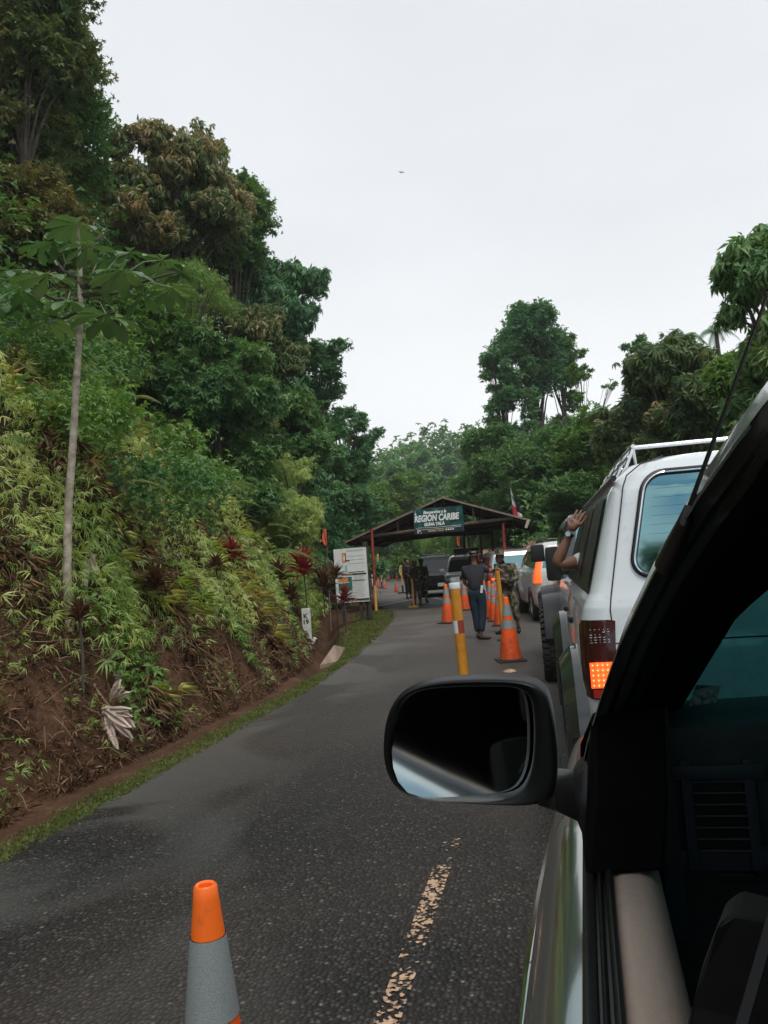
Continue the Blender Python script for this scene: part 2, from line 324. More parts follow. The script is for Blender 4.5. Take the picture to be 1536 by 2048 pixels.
def asphalt_material():
    mt, n, l, p = newmat('asphalt')
    co = n.new('ShaderNodeTexCoord')
    v = n.new('ShaderNodeTexVoronoi'); v.inputs['Scale'].default_value = 46; v.inputs['Randomness'].default_value = 1; l.new(co.outputs['Object'], v.inputs['Vector'])
    # stones: random grey per cell, dark bitumen between
    sep_ = n.new('ShaderNodeSeparateColor'); l.new(v.outputs['Color'], sep_.inputs[0])
    rp = n.new('ShaderNodeValToRGB'); e = rp.color_ramp.elements
    e[0].position = 0.0; e[0].color = (0.012, 0.011, 0.010, 1); e[1].position = 1.0; e[1].color = (0.24, 0.22, 0.20, 1)
    q = e.new(0.5); q.color = (0.033, 0.028, 0.024, 1); q = e.new(0.85); q.color = (0.075, 0.067, 0.060, 1); q = e.new(0.975); q.color = (0.115, 0.104, 0.094, 1)
    l.new(sep_.outputs[0], rp.inputs[0])
    d2 = n.new('ShaderNodeMapRange'); d2.inputs['From Min'].default_value = 0.25; d2.inputs['From Max'].default_value = 0.6; l.new(v.outputs['Distance'], d2.inputs[0])
    m1 = n.new('ShaderNodeMix'); m1.data_type = 'RGBA'; m1.inputs[7].default_value = (0.008, 0.008, 0.008, 1); l.new(d2.outputs[0], m1.inputs[0]); l.new(rp.outputs[0], m1.inputs[6])
    # large smooth fine patches and brown dust
    nz = n.new('ShaderNodeTexNoise'); nz.inputs['Scale'].default_value = 0.7; nz.inputs['Detail'].default_value = 5; nz.inputs['Distortion'].default_value = 0.6
    mpp = n.new('ShaderNodeMapping'); mpp.inputs['Scale'].default_value = (1.6, 0.55, 1); l.new(co.outputs['Object'], mpp.inputs[0]); l.new(mpp.outputs[0], nz.inputs[0])
    f1 = n.new('ShaderNodeMapRange'); f1.inputs['From Min'].default_value = 0.52; f1.inputs['From Max'].default_value = 0.66; f1.inputs['To Max'].default_value = 0.55; l.new(nz.outputs[0], f1.inputs[0])
    m2 = n.new('ShaderNodeMix'); m2.data_type = 'RGBA'; m2.inputs[7].default_value = (0.070, 0.068, 0.064, 1); l.new(f1.outputs[0], m2.inputs[0]); l.new(m1.outputs[2], m2.inputs[6])
    # a smooth silty sheet of fine material along the left edge
    sx = n.new('ShaderNodeSeparateXYZ'); l.new(co.outputs['Object'], sx.inputs[0])
    ex = n.new('ShaderNodeMapRange'); ex.inputs['From Min'].default_value = -2.0; ex.inputs['From Max'].default_value = -3.3; l.new(sx.outputs[0], ex.inputs[0])
    n4 = n.new('ShaderNodeTexNoise'); n4.inputs['Scale'].default_value = 0.55; n4.inputs['Detail'].default_value = 6; n4.inputs['Distortion'].default_value = 0.8; l.new(co.outputs['Object'], n4.inputs[0])
    f4 = n.new('ShaderNodeMapRange'); f4.inputs['From Min'].default_value = 0.47; f4.inputs['From Max'].default_value = 0.56; f4.inputs['To Max'].default_value = 0.9; l.new(n4.outputs[0], f4.inputs[0])
    mu = n.new('ShaderNodeMath'); mu.operation = 'MULTIPLY'; l.new(ex.outputs[0], mu.inputs[0]); l.new(f4.outputs[0], mu.inputs[1])
    m4 = n.new('ShaderNodeMix'); m4.data_type = 'RGBA'; m4.inputs[7].default_value = (0.084, 0.084, 0.079, 1); l.new(mu.outputs[0], m4.inputs[0]); l.new(m2.outputs[2], m4.inputs[6])
    n3 = n.new('ShaderNodeTexNoise'); n3.inputs['Scale'].default_value = 0.35; n3.inputs['Detail'].default_value = 7; l.new(co.outputs['Object'], n3.inputs[0])
    f3 = n.new('ShaderNodeMapRange'); f3.inputs['From Min'].default_value = 0.40; f3.inputs['From Max'].default_value = 0.66; f3.inputs['To Max'].default_value = 0.5; l.new(n3.outputs[0], f3.inputs[0])
    m3 = n.new('ShaderNodeMix'); m3.data_type = 'RGBA'; m3.inputs[7].default_value = (0.078, 0.060, 0.048, 1); l.new(f3.outputs[0], m3.inputs[0]); l.new(m4.outputs[2], m3.inputs[6])
    # paler and warmer towards the checkpoint
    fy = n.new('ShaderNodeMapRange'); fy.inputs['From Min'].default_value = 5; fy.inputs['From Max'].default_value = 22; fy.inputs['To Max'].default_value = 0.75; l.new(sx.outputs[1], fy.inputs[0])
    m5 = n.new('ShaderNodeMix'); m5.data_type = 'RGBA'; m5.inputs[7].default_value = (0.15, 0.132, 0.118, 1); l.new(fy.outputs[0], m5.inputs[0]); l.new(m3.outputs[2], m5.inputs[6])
    l.new(m5.outputs[2], p.inputs['Base Color'])
    p.inputs['Roughness'].default_value = 0.62; p.inputs['Specular IOR Level'].default_value = 0.34
    inv = n.new('ShaderNodeMath'); inv.operation = 'SUBTRACT'; inv.inputs[0].default_value = 1; l.new(v.outputs['Distance'], inv.inputs[1])
    k1 = n.new('ShaderNodeMath'); k1.operation = 'MULTIPLY'; l.new(inv.outputs[0], k1.inputs[0])
    i2 = n.new('ShaderNodeMath'); i2.operation = 'SUBTRACT'; i2.inputs[0].default_value = 1; l.new(mu.outputs[0], i2.inputs[1]); l.new(i2.outputs[0], k1.inputs[1])
    bp = n.new('ShaderNodeBump'); bp.inputs['Strength'].default_value = 1.0; bp.inputs['Distance'].default_value = 0.016; l.new(k1.outputs[0], bp.inputs['Height']); l.new(bp.outputs[0], p.inputs['Normal'])
    return mt
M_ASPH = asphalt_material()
def strip_mesh(name, ys, xl, xr, z, wob=0.0):
    V = []; nx = 9
    for i, y in enumerate(ys):
        a, b = xl(y), xr(y); a += wob*(math.sin(y*3.7)+0.6*math.sin(y*9.1+1)+0.5*math.sin(y*21))
        for j in range(nx):
            V.append((a+(b-a)*j/(nx-1), y, z))
    Fc = [(i*nx+j, i*nx+j+1, (i+1)*nx+j+1, (i+1)*nx+j) for i in range(len(ys)-1) for j in range(nx-1)]
    return np_mesh(name, V, Fc)
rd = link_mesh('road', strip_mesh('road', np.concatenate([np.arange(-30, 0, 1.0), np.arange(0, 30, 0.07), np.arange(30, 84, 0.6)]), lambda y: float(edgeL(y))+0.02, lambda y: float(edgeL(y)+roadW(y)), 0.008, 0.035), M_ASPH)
tag(rd, kind='structure')

def marking_material(name, col, lo, hi):
    mt, n, l, p = newmat(name)
    co = n.new('ShaderNodeTexCoord')
    v = n.new('ShaderNodeTexVoronoi'); v.inputs['Scale'].default_value = 62; l.new(co.outputs['Object'], v.inputs['Vector'])
    s_ = n.new('ShaderNodeSeparateColor'); l.new(v.outputs['Color'], s_.inputs[0])
    nz = n.new('ShaderNodeTexNoise'); nz.inputs['Scale'].default_value = 5; nz.inputs['Detail'].default_value = 8; nz.inputs['Roughness'].default_value = 0.7; l.new(co.outputs['Object'], nz.inputs[0])
    sy = n.new('ShaderNodeSeparateXYZ'); l.new(co.outputs['Object'], sy.inputs[0])
    fy = n.new('ShaderNodeMapRange'); fy.inputs['From Min'].default_value = 3.6; fy.inputs['From Max'].default_value = 5.2; fy.inputs['To Max'].default_value = 0.22; l.new(sy.outputs[1], fy.inputs[0])
    a = n.new('ShaderNodeMath'); a.operation = 'MULTIPLY_ADD'; a.inputs[1].default_value = 0.36; l.new(s_.outputs[1], a.inputs[0]); l.new(nz.outputs[0], a.inputs[2])
    a2 = n.new('ShaderNodeMath'); a2.operation = 'SUBTRACT'; l.new(a.outputs[0], a2.inputs[0]); l.new(fy.outputs[0], a2.inputs[1])
    th = n.new('ShaderNodeMapRange'); th.inputs['From Min'].default_value = lo; th.inputs['From Max'].default_value = hi; l.new(a2.outputs[0], th.inputs[0])
    tr = n.new('ShaderNodeBsdfTransparent'); ms = n.new('ShaderNodeMixShader'); l.new(th.outputs[0], ms.inputs[0]); l.new(tr.outputs[0], ms.inputs[1]); l.new(p.outputs[0], ms.inputs[2])
    l.new(ms.outputs[0], n['Material Output'].inputs[0])
    rp = n.new('ShaderNodeMix'); rp.data_type = 'RGBA'; rp.inputs[6].default_value = c4([c*0.6 for c in col]); rp.inputs[7].default_value = c4(col); l.new(s_.outputs[2], rp.inputs[0]); l.new(rp.outputs[2], p.inputs['Base Color'])
    p.inputs['Roughness'].default_value = 0.6
    return mt
M_YLINE = marking_material('worn_yellow_paint', (0.60, 0.39, 0.25), 0.72, 0.75)
M_WLINE = marking_material('worn_white_paint', (0.55, 0.53, 0.50), 0.02, 0.08)
o = link_mesh('centre_line', strip_mesh('centre_line', np.arange(1.0, 13.0, 0.2), lambda y: -0.757, lambda y: -0.665, 0.012), M_YLINE); tag(o, kind='structure')
for a, b in (((757, 1212), (812, 1202)), ((812, 1202), (868, 1194)), ((868, 1196), (905, 1204)), ((905, 1204), (960, 1212))):
    A, B = gnd(*a), gnd(*b); t = (B-A)/np.linalg.norm(B-A); nn = np.array([-t[1], t[0], 0])*0.12
    mb = MB(); mb.poly([A-nn+[0, 0, .014], B-nn+[0, 0, .014], B+nn+[0, 0, .014], A+nn+[0, 0, .014]])
    o = mb.build('lane_line', M_WLINE); tag(o, kind='structure')

# concrete gutter end and culvert apron at the foot of the bank
# ------------------------------------------------------------------ leaves
def leaf_t(w=0.12, fold=0.04, droop=0.12):
    V = np.array([(0, 0, 0), (w, 0.38, fold), (0, 0.42, 0), (-w, 0.38, fold), (0, 1, -droop)], float)
    Fc = np.array([(0, 1, 2), (0, 2, 3), (2, 1, 4), (2, 4, 3)]); return V, Fc
def leaf_lo(w=0.16, droop=0.12):
    V = np.array([(0, 0, 0), (w, 0.42, 0), (0, 1, -droop), (-w, 0.42, 0)], float); return V, np.array([(0, 1, 2), (0, 2, 3)])
def frames(f, roll=None, up=None):
    f = f/np.linalg.norm(f, axis=1, keepdims=True)
    u = np.tile([0, 0, 1.0], (len(f), 1)) if up is None else up
    x = np.cross(f, u); nx = np.linalg.norm(x, axis=1, keepdims=True); x = np.where(nx > 1e-4, x/np.maximum(nx, 1e-4), [[1, 0, 0]])
    z = np.cross(x, f)
    if roll is not None:
        c, s = np.cos(roll)[:, None], np.sin(roll)[:, None]; x, z = x*c+z*s, z*c-x*s
    return np.stack([x, f, z], 2)       # columns: local x, y(axis), z(normal)
def inst(tpl, pos, fr, sc):
    V, Fc = tpl; n = len(V); sc = np.asarray(sc)
    W_ = np.einsum('mij,nj->mni', fr, V)*(sc[:, None, None] if sc.ndim == 1 else sc[:, None, :]) + pos[:, None, :]
    Q = Fc[None] + (np.arange(len(pos))*n)[:, None, None]
    return W_.reshape(-1, 3), Q.reshape(-1, Fc.shape[1])
def combine(parts):
    Vs = []; Fs = []; Ts = []; b = 0
    for V, Fc, T in parts:
        Vs.append(V); Fs.append(Fc+b); Ts.append(T); b += len(V)
    return np.concatenate(Vs), np.concatenate(Fs), np.concatenate(Ts)
def fan_t(k, spread, base, pitch=0.0, seed=0, vary=0.25):
    # k leaves radiating from one twig tip; axis +y, spread in degrees
    r = np.random.default_rng(seed); az = np.radians(np.linspace(-spread, spread, k) + r.normal(0, spread*0.12, k))
    el = r.normal(pitch, 0.25, k)
    f = np.stack([np.sin(az)*np.cos(el), np.cos(az)*np.cos(el), np.sin(el)], 1)
    fr = frames(f, r.normal(0, 0.4, k)); sc = 1 - vary*r.random(k) - 0.15*np.abs(az)/np.radians(max(spread, 1))
    return inst(base, np.zeros((k, 3)), fr, sc)
def whorl_t(k, base, droop=0.5, seed=0, up=0.0):
    r = np.random.default_rng(seed); az = np.linspace(0, 2*np.pi, k, endpoint=False)+r.normal(0, .25, k); el = -droop + r.normal(0, 0.22, k) + up
    f = np.stack([np.cos(az)*np.cos(el), np.sin(az)*np.cos(el), np.sin(el)], 1)
    return inst(base, np.zeros((k, 3)), frames(f, r.normal(0, .2, k)), 1-0.35*r.random(k))
def stack_t(items):
    V = []; Fc = []; b = 0
    for v, f in items: V.append(v); Fc.append(f+b); b += len(v)
    return np.concatenate(V), np.concatenate(Fc)
def rnd_dirs(n, up=0.0, r=rng):
    v = r.normal(0, 1, (n, 3)); v /= np.linalg.norm(v, axis=1, keepdims=True); v[:, 2] += up; return v/np.linalg.norm(v, axis=1, keepdims=True)

M_BAMBOO = leafmat('bamboo_grass_leaf', [(0.123, 0.226, 0.054), (0.212, 0.333, 0.082), (0.391, 0.501, 0.140), (0.652, 0.681, 0.249), (0.683, 0.550, 0.263)], 0.36, 0.32, spec=.55, clump=0.8)
M_DARKLEAF = leafmat('dark_green_leaf', [(0.055, 0.130, 0.052), (0.085, 0.197, 0.071), (0.157, 0.290, 0.092), (0.313, 0.393, 0.138)], 0.42, 0.25, clump=0.5)
M_TEALLEAF = leafmat('bluish_green_leaf', [(0.057, 0.149, 0.080), (0.092, 0.222, 0.108), (0.169, 0.336, 0.153), (0.317, 0.444, 0.198)], 0.42, 0.25, clump=0.5)
M_MIDLEAF = leafmat('fresh_green_leaf', [(0.074, 0.175, 0.040), (0.133, 0.256, 0.059), (0.234, 0.352, 0.101), (0.420, 0.419, 0.170)], 0.45, 0.32, clump=0.6)
M_BRONZE = leafmat('bronze_tinted_leaf', [(0.056, 0.119, 0.053), (0.106, 0.175, 0.062), (0.200, 0.225, 0.094), (0.450, 0.312, 0.163), (0.550, 0.362, 0.188)], 0.4, 0.28, clump=1.0)
M_OLIVE = leafmat('olive_brown_leaf', [(0.069, 0.094, 0.033), (0.125, 0.144, 0.053), (0.225, 0.200, 0.075), (0.400, 0.263, 0.125)], 0.5, 0.25, clump=0.8)
M_BIGLEAF = leafmat('broad_glossy_leaf', [(0.044, 0.108, 0.046), (0.077, 0.166, 0.073), (0.133, 0.225, 0.104), (0.210, 0.273, 0.146)], 0.35, 0.25, spec=0.5, clump=2)
M_YELLEAF = leafmat('yellow_green_frond', [(0.100, 0.140, 0.035), (0.170, 0.200, 0.060), (0.240, 0.250, 0.090)], 0.5, 0.35, clump=2)
M_REDLEAF = leafmat('crimson_leaf', [(0.045, 0.014, 0.018), (0.100, 0.018, 0.022), (0.240, 0.030, 0.030), (0.450, 0.070, 0.060)], 0.4, 0.3, clump=3)
M_MAROON = leafmat('maroon_brown_leaf', [(0.030, 0.016, 0.014), (0.055, 0.026, 0.022), (0.110, 0.045, 0.032), (0.170, 0.090, 0.055)], 0.45, 0.25, clump=3)
M_DRY = leafmat('dry_litter', [(0.050, 0.024, 0.013), (0.100, 0.050, 0.026), (0.190, 0.105, 0.055), (0.320, 0.210, 0.130), (0.130, 0.140, 0.050)], 0.75, 0.1, clump=1.5)
M_GRASS = leafmat('short_grass', [(0.055, 0.090, 0.020), (0.100, 0.140, 0.030), (0.160, 0.190, 0.055), (0.220, 0.200, 0.090)], 0.6, 0.25, clump=1.5)
M_PALELEAF = pm('dead_leaf', (0.60, 0.48, 0.41), 0.7, var=0.25, vs=12, bump=0.4, bs=40)
M_BARK = pm('bark', (0.085, 0.07, 0.055), 0.9, var=0.4, vs=6, bump=0.6, bs=18)
M_BARKPALE = pm('pale_ringed_bark', (0.40, 0.345, 0.27), 0.85, var=0.45, vs=14, bump=0.5, bs=30)

BLADE = leaf_t(0.055, 0.015, 0.30); BROAD = leaf_t(0.2, 0.05, 0.15); LANCE = leaf_t(0.13, 0.04, 0.2); LO = leaf_lo(0.2, 0.15); LOW = leaf_lo(0.13, 0.25)
T_BAMBOO = [fan_t(k, a, BLADE, -0.25, s, .45) for k, a, s in ((6, 70, 1), (7, 85, 2), (5, 45, 3), (4, 30, 4))]
T_SPRAY = [fan_t(6, 95, LO, -0.1, s) for s in (4, 5)]
T_WHORL = [whorl_t(7, LANCE, 0.85, s) for s in (6, 7)]
T_WHORLUP = [whorl_t(8, LANCE, 0.15, s) for s in (8, 9)]

def scatter_fans(tpls, pos, f, size, rollsd, tint):
    parts = []; k = len(tpls); ch = rng.integers(0, k, len(pos))
    for i, t in enumerate(tpls):
        q = ch == i
        if not q.any(): continue
        V, Fc = inst(t, pos[q], frames(f[q], rng.normal(0, rollsd, q.sum())), size[q])
        parts.append((V, Fc, np.repeat(tint[q], len(t[0])) + rng.normal(0, 0.05, q.sum()*len(t[0]))*0))
    return combine(parts)

def bump_noise(X, Y, s=1.0):
    return (np.sin(X*1.7*s+Y*2.3*s)+np.sin(Y*3.1*s-X*1.2*s+1.7)+np.sin(X*4.3*s+0.5)*np.sin(Y*2.9*s+2)+0.6*np.sin(Y*6.1*s+X*5*s))/3.6

# -------- bamboo grass covering the bank
def bank_cover():
    n = 60000
    Y = 1.2 + 32*rng.random(n)**1.25
    s = np.interp(Y, [0, 10, 14, 18, 22, 26, 40], [0.55, 0.6, 1.0, 1.7, 2.3, 3.0, 4])
    q = 0.42 + 0.18*bump_noise(Y*0.7, Y*1.3) + 7.5*rng.random(n)**1.15
    X = edgeL(Y) - s - q
    mound = 0.5 + 0.5*bump_noise(X, Y, 0.9)
    # sparse at the foot, bare gaps in hollows
    keep = rng.random(n) < np.clip((q-0.25)/0.5, 0.2, 1)*np.clip(mound*1.7+0.05, 0.06, 1)*np.clip((10.5-q)/4, 0, 1)
    X, Y, q, mound = X[keep], Y[keep], q[keep], mound[keep]; n = len(X)
    lift = (0.08 + 1.0*mound*np.clip(q/1.6, 0.2, 1))*(0.45+0.55*rng.random(n)**0.5)
    Z = zt(X, Y) + lift*0.75
    pos = np.stack([X + lift*0.45, Y + rng.normal(0, .05, n), Z], 1)
    az = rng.normal(0, 1.25, n)                 # mostly leaning out over the road (+X)
    f = np.stack([np.cos(az), np.sin(az), rng.normal(-0.35, 0.35, n)], 1)
    pn_ = bump_noise(X*0.8+3, Y*0.8, 1.0); size = rng.uniform(0.09, 0.24, n)*np.interp(Y, [0, 8, 30], [0.9, 1, 1.35])*(1+0.3*pn_)
    tint = np.clip(0.40 + 0.33*mound*rng.random(n) + rng.normal(0, .13, n) + 0.2*(rng.random(n) < 0.06), 0, 1.2)
    tint = np.clip(tint + 0.16*bump_noise(X*.9, Y*1.1+2, 1.0), 0, 1.2)
    V, Fc, T = scatter_fans(T_BAMBOO, pos, f, size, 0.7, tint)
    o = link_mesh('bamboo_grass', np_mesh('bamboo_grass', V, Fc, T), M_BAMBOO)
    tag(o, 'yellow green bamboo grass draping the whole roadside bank', 'ground cover', kind='stuff')
bank_cover()

def litter():
    n = 60000
    Y = 1.5 + 24*rng.random(n)**1.5
    s = np.interp(Y, [0, 10, 14, 18, 22, 26], [0.55, 0.6, 1.0, 1.7, 2.3, 3.0])
    q = rng.uniform(-0.12, 1.9, n); X = edgeL(Y)-s-q
    keep = rng.random(n) < np.clip(1-np.maximum(q-0.8, 0)/1.1, 0.05, 1)*np.interp(Y, [0, 12, 20], [1, 1, 0.5])*np.clip(0.55+0.6*bump_noise(X*2, Y*2), 0.15, 1); X, Y = X[keep], Y[keep]; n = len(X)
    pos = np.stack([X, Y, zt(X, Y)+rng.uniform(0.0, 0.09, n)], 1)
    az = rng.uniform(0, 2*np.pi, n); f = np.stack([np.cos(az), np.sin(az), rng.normal(-0.1, 0.5, n)], 1)
    V, Fc, T = scatter_fans([fan_t(4, 100, leaf_lo(0.10, 0.35), 0, s, 0.5) for s in (11, 12)], pos, f, rng.uniform(0.03, 0.12, n), 1.0, np.clip(rng.normal(.34, .2, n), 0, 1.1))
    o = link_mesh('leaf_litter', np_mesh('leaf_litter', V, Fc, T), M_DRY)
    tag(o, 'reddish brown dry fern and leaf litter on the foot of the bank', 'leaf litter', kind='stuff')
litter()

def verge():
    n = 30000
    Y = 1.5 + 25*rng.random(n)**1.3
    wid = np.interp(Y, [0, 6, 12, 16, 20, 24, 26], [0.22, 0.24, 0.32, 0.7, 1.0, 1.15, 1.3])
    q = rng.normal(0.42, 0.30, n)*wid*1.1
    X = edgeL(Y)-q+0.05
    keep = (rng.random(n) < 0.75+0.4*bump_noise(X*3, Y*2.2)) & (q < wid*1.25) & (q > -0.04); X, Y = X[keep], Y[keep]; n = len(X)
    pos = np.stack([X, Y, zt(X, Y)+0.005], 1)
    az = rng.uniform(0, 2*np.pi, n); f = np.stack([np.cos(az), np.sin(az), rng.uniform(0.2, 1.6, n)], 1)
    V, Fc, T = scatter_fans([fan_t(5, 70, leaf_lo(0.09, 0.1), 0.1, s, 0.5) for s in (13, 14)], pos, f, rng.uniform(0.018, 0.05, n)*np.interp(Y, [0, 10, 25], [1, 1.2, 2.2]), 1.0, np.clip(rng.normal(.5, .2, n), 0, 1))
    o = link_mesh('verge_grass', np_mesh('verge_grass', V, Fc, T), M_GRASS)
    tag(o, 'short green grass strip along the left road edge', 'grass', kind='stuff')
verge()

# -------- trees
def crown_mesh(name, clumps, nf, tpls, size, droop=0.3, upb=0.15, shell=0.35, rollsd=0.6, tmean=0.4, tsd=0.16):
    cs = np.array([c[0] for c in clumps], float); rs = np.array([c[1] for c in clumps], float)
    w = rs**2; w /= w.sum(); ch = rng.choice(len(rs), nf, p=w)
    d = rnd_dirs(nf, upb); rr = 1 - shell*1.3*rng.random(nf)**1.4 + np.minimum(np.abs(rng.normal(0, .20, nf)), .55/rs[ch])*(rng.random(nf) < .55)
    sq = np.array([1, 1, 0.72])
    # leafy sprigs poking out of each clump
    nd = 14; dirs = rnd_dirs(len(rs)*nd, upb).reshape(len(rs), nd, 3); sp_ = rng.random(nf) < .20; kk = rng.integers(0, nd, nf)
    d = np.where(sp_[:, None], dirs[ch, kk] + rng.normal(0, .06, (nf, 3)), d); rr = np.where(sp_, 1 + np.minimum(.75, 1.0/rs[ch])*rng.random(nf), rr)
    pos = cs[ch] + d*rs[ch][:, None]*rr[:, None]*sq
    # lumpy surface
    pos += d*(rs[ch]*(0.24*bump_noise(pos[:, 0]*1.1, pos[:, 1]*1.1+pos[:, 2]*1.7, 1.3)+0.12*bump_noise(pos[:, 2]*2.3, pos[:, 0]*2+pos[:, 1]*2.7, 1.9)))[:, None]
    f = d + rng.normal(0, .45, (nf, 3)); f[:, 2] = f[:, 2]*0.4 - droop
    sz = rng.uniform(size[0], size[1], nf)
    tint = np.clip(tmean + rng.normal(0, tsd, nf) + 0.10*rng.normal(0, 1, len(rs))[ch], 0, 1.1)
    V, Fc, T = scatter_fans(tpls, pos, f, sz, rollsd, tint)
    return np_mesh(name, V, Fc, T)
def make_clumps(R, Hh, n, seed, core=0.42):
    r = np.random.default_rng(seed); out = []; n = int(n*2.0); core = core*.76
    for i in range(n):
        a = r.uniform(0, 2*math.pi); u = r.uniform(-1, 1); k = r.uniform(0.35, 0.85)
        c = (R*k*math.cos(a)*math.sqrt(max(0, 1-u*u*0.7)), R*k*math.sin(a)*math.sqrt(max(0, 1-u*u*0.7)), Hh*0.5*u*0.85)
        out.append((c, min(R, Hh/2)*core*r.uniform(0.6, 1.15)))
    return out
def tree(name, label, base, top, R, Hh, mat, leaf='spray', nf=2600, size=(0.2, 0.4), nclump=16, seed=1, trunk_r=0.16, group=None, droop=0.3, cat='tree', lean=(0, 0), core=0.42, tm=0.4, barkm=None, skirt=1.0):
    """base: ground point; top: centre of the crown (world)."""
    t = thing(name, label, cat, base, 0, group)
    nf = int(nf*3.8); size = (size[0]*0.42, size[1]*0.54); trunk_r *= 0.75
    bx, by, bz = [float(v) for v in base]; c = np.array([top[0]-bx, top[1]-by, top[2]-bz], float)
    cl = [((q[0]+c[0], q[1]+c[1], q[2]+c[2]), r) for q, r in make_clumps(R, Hh, nclump, seed, core)]
    if skirt:
        r2 = np.random.default_rng(seed+900); k2 = 16
        for i in range(k2):
            u = (i+.5)/k2; a = r2.uniform(0, 6.28); sp = R*0.55*(1-0.3*u)*skirt
            cl.append(((c[0]*u + sp*math.cos(a), c[1]*u + sp*math.sin(a), c[2]*u*0.9), R*0.27*r2.uniform(.7, 1.2)*min(1, skirt+.2)))
        nf = int(nf*1.25)
    tp = {'spray': T_SPRAY, 'whorl': T_WHORL, 'up': T_WHORLUP, 'bamboo': T_BAMBOO}[leaf]
    link_mesh('crown', crown_mesh('crown', cl, nf, tp, size, droop, tmean=tm), mat, t)
    mb = MB(); top_c = c + np.array([0, 0, -Hh*0.1])
    mid = top_c*0.5 + np.array([lean[0], lean[1], 0])
    mb.tube([(0, 0, -0.4), tuple(mid*0.55), tuple(mid), tuple(top_c)], [trunk_r*1.25, trunk_r, trunk_r*0.8, trunk_r*0.35], 9)
    r = random.Random(seed)
    for q, rr in cl[:int(nclump*2.0)]:
        s = np.array(tuple(mid))*(1) + (top_c-mid)*r.uniform(0.0, 0.8); q = np.array(q)
        m1 = (s+q)/2 + np.array([0, 0, 0.12*np.linalg.norm(q-s)])
        mb.tube([tuple(s), tuple(m1), tuple(q)], [trunk_r*0.34, trunk_r*0.2, 0.012], 5)
    mb.build('trunk', barkm or M_BARK, t, smooth=True)
    return t
def tree_px(name, label, px, py, Y, Rpx, Hpx, mat, **k):
    c = atY(px, py, Y); sc = np.linalg.norm(c-[0, 0, H])/F
    bx = c[0]; b = (bx, c[1]+0.0, float(zt(bx, c[1])))
    return tree(name, label, b, c, Rpx*sc, Hpx*2*sc, mat, **k)

def undergrowth(name, label, centres, nf, mat, tp, size, tm=.4, droop=.35):
    me = crown_mesh(name, centres, nf, tp, size, droop, tmean=tm); o = link_mesh(name, me, mat); tag(o, label, 'undergrowth', kind='stuff')
def slope_clumps(n, y0, y1, q0, q1, r0, r1, seed, lift=0.3):
    r = np.random.default_rng(seed); out = []
    for i in range(n):
        Y = r.uniform(y0, y1); s_ = float(np.interp(Y, [0, 10, 14, 18, 22, 26, 40, 100], [0.55, 0.6, 1.0, 1.7, 2.3, 3.0, 4, 6])); q = r.uniform(q0, q1); X = float(edgeL(Y))-s_-q; rr = r.uniform(r0, r1)
        out.append(((X, Y, float(zt(X, Y))+rr*lift), rr))
    return out
undergrowth('hillside_shrubs', 'tangled dark green shrubs between the trees of the left hillside', slope_clumps(120, 7, 40, 5.2, 13, .8, 1.7, 1, .5), 26000, M_DARKLEAF, T_SPRAY, (.14, .3), .55)
undergrowth('hillside_vines', 'bright green creepers over the upper edge of the bamboo grass', slope_clumps(70, 10, 32, 4.2, 9, .6, 1.3, 2, .5), 14000, M_MIDLEAF, T_BAMBOO, (.16, .3), .3)

def storey():
    cl = slope_clumps(90, 9, 42, 5.5, 12, .9, 1.9, 31, .2)
    r = np.random.default_rng(77); cl = [((c[0], c[1], c[2]+r.uniform(0.2, 3.2)), rr) for c, rr in cl]
    undergrowth('hillside_thicket', 'leafy thicket of mixed greens filling the left hillside between the trunks', cl[:45], 24000, M_MIDLEAF, T_SPRAY, (.10, .22), .25)
    undergrowth('hillside_thicket', 'bluish leafy thicket filling the left hillside behind the mixed greens', cl[45:], 24000, M_TEALLEAF, T_SPRAY, (.12, .24), .5)
storey()
r9 = np.random.default_rng(99); undergrowth('hillside_thicket', 'dark leafy thicket high on the left hillside behind the drooping leaved trees', [((c[0], c[1], c[2]+r9.uniform(2.5, 4.8)), rr) for c, rr in slope_clumps(60, 14, 34, 5.5, 9.5, .9, 1.6, 57, .2)], 26000, M_DARKLEAF, T_SPRAY, (.10, .22), .5)
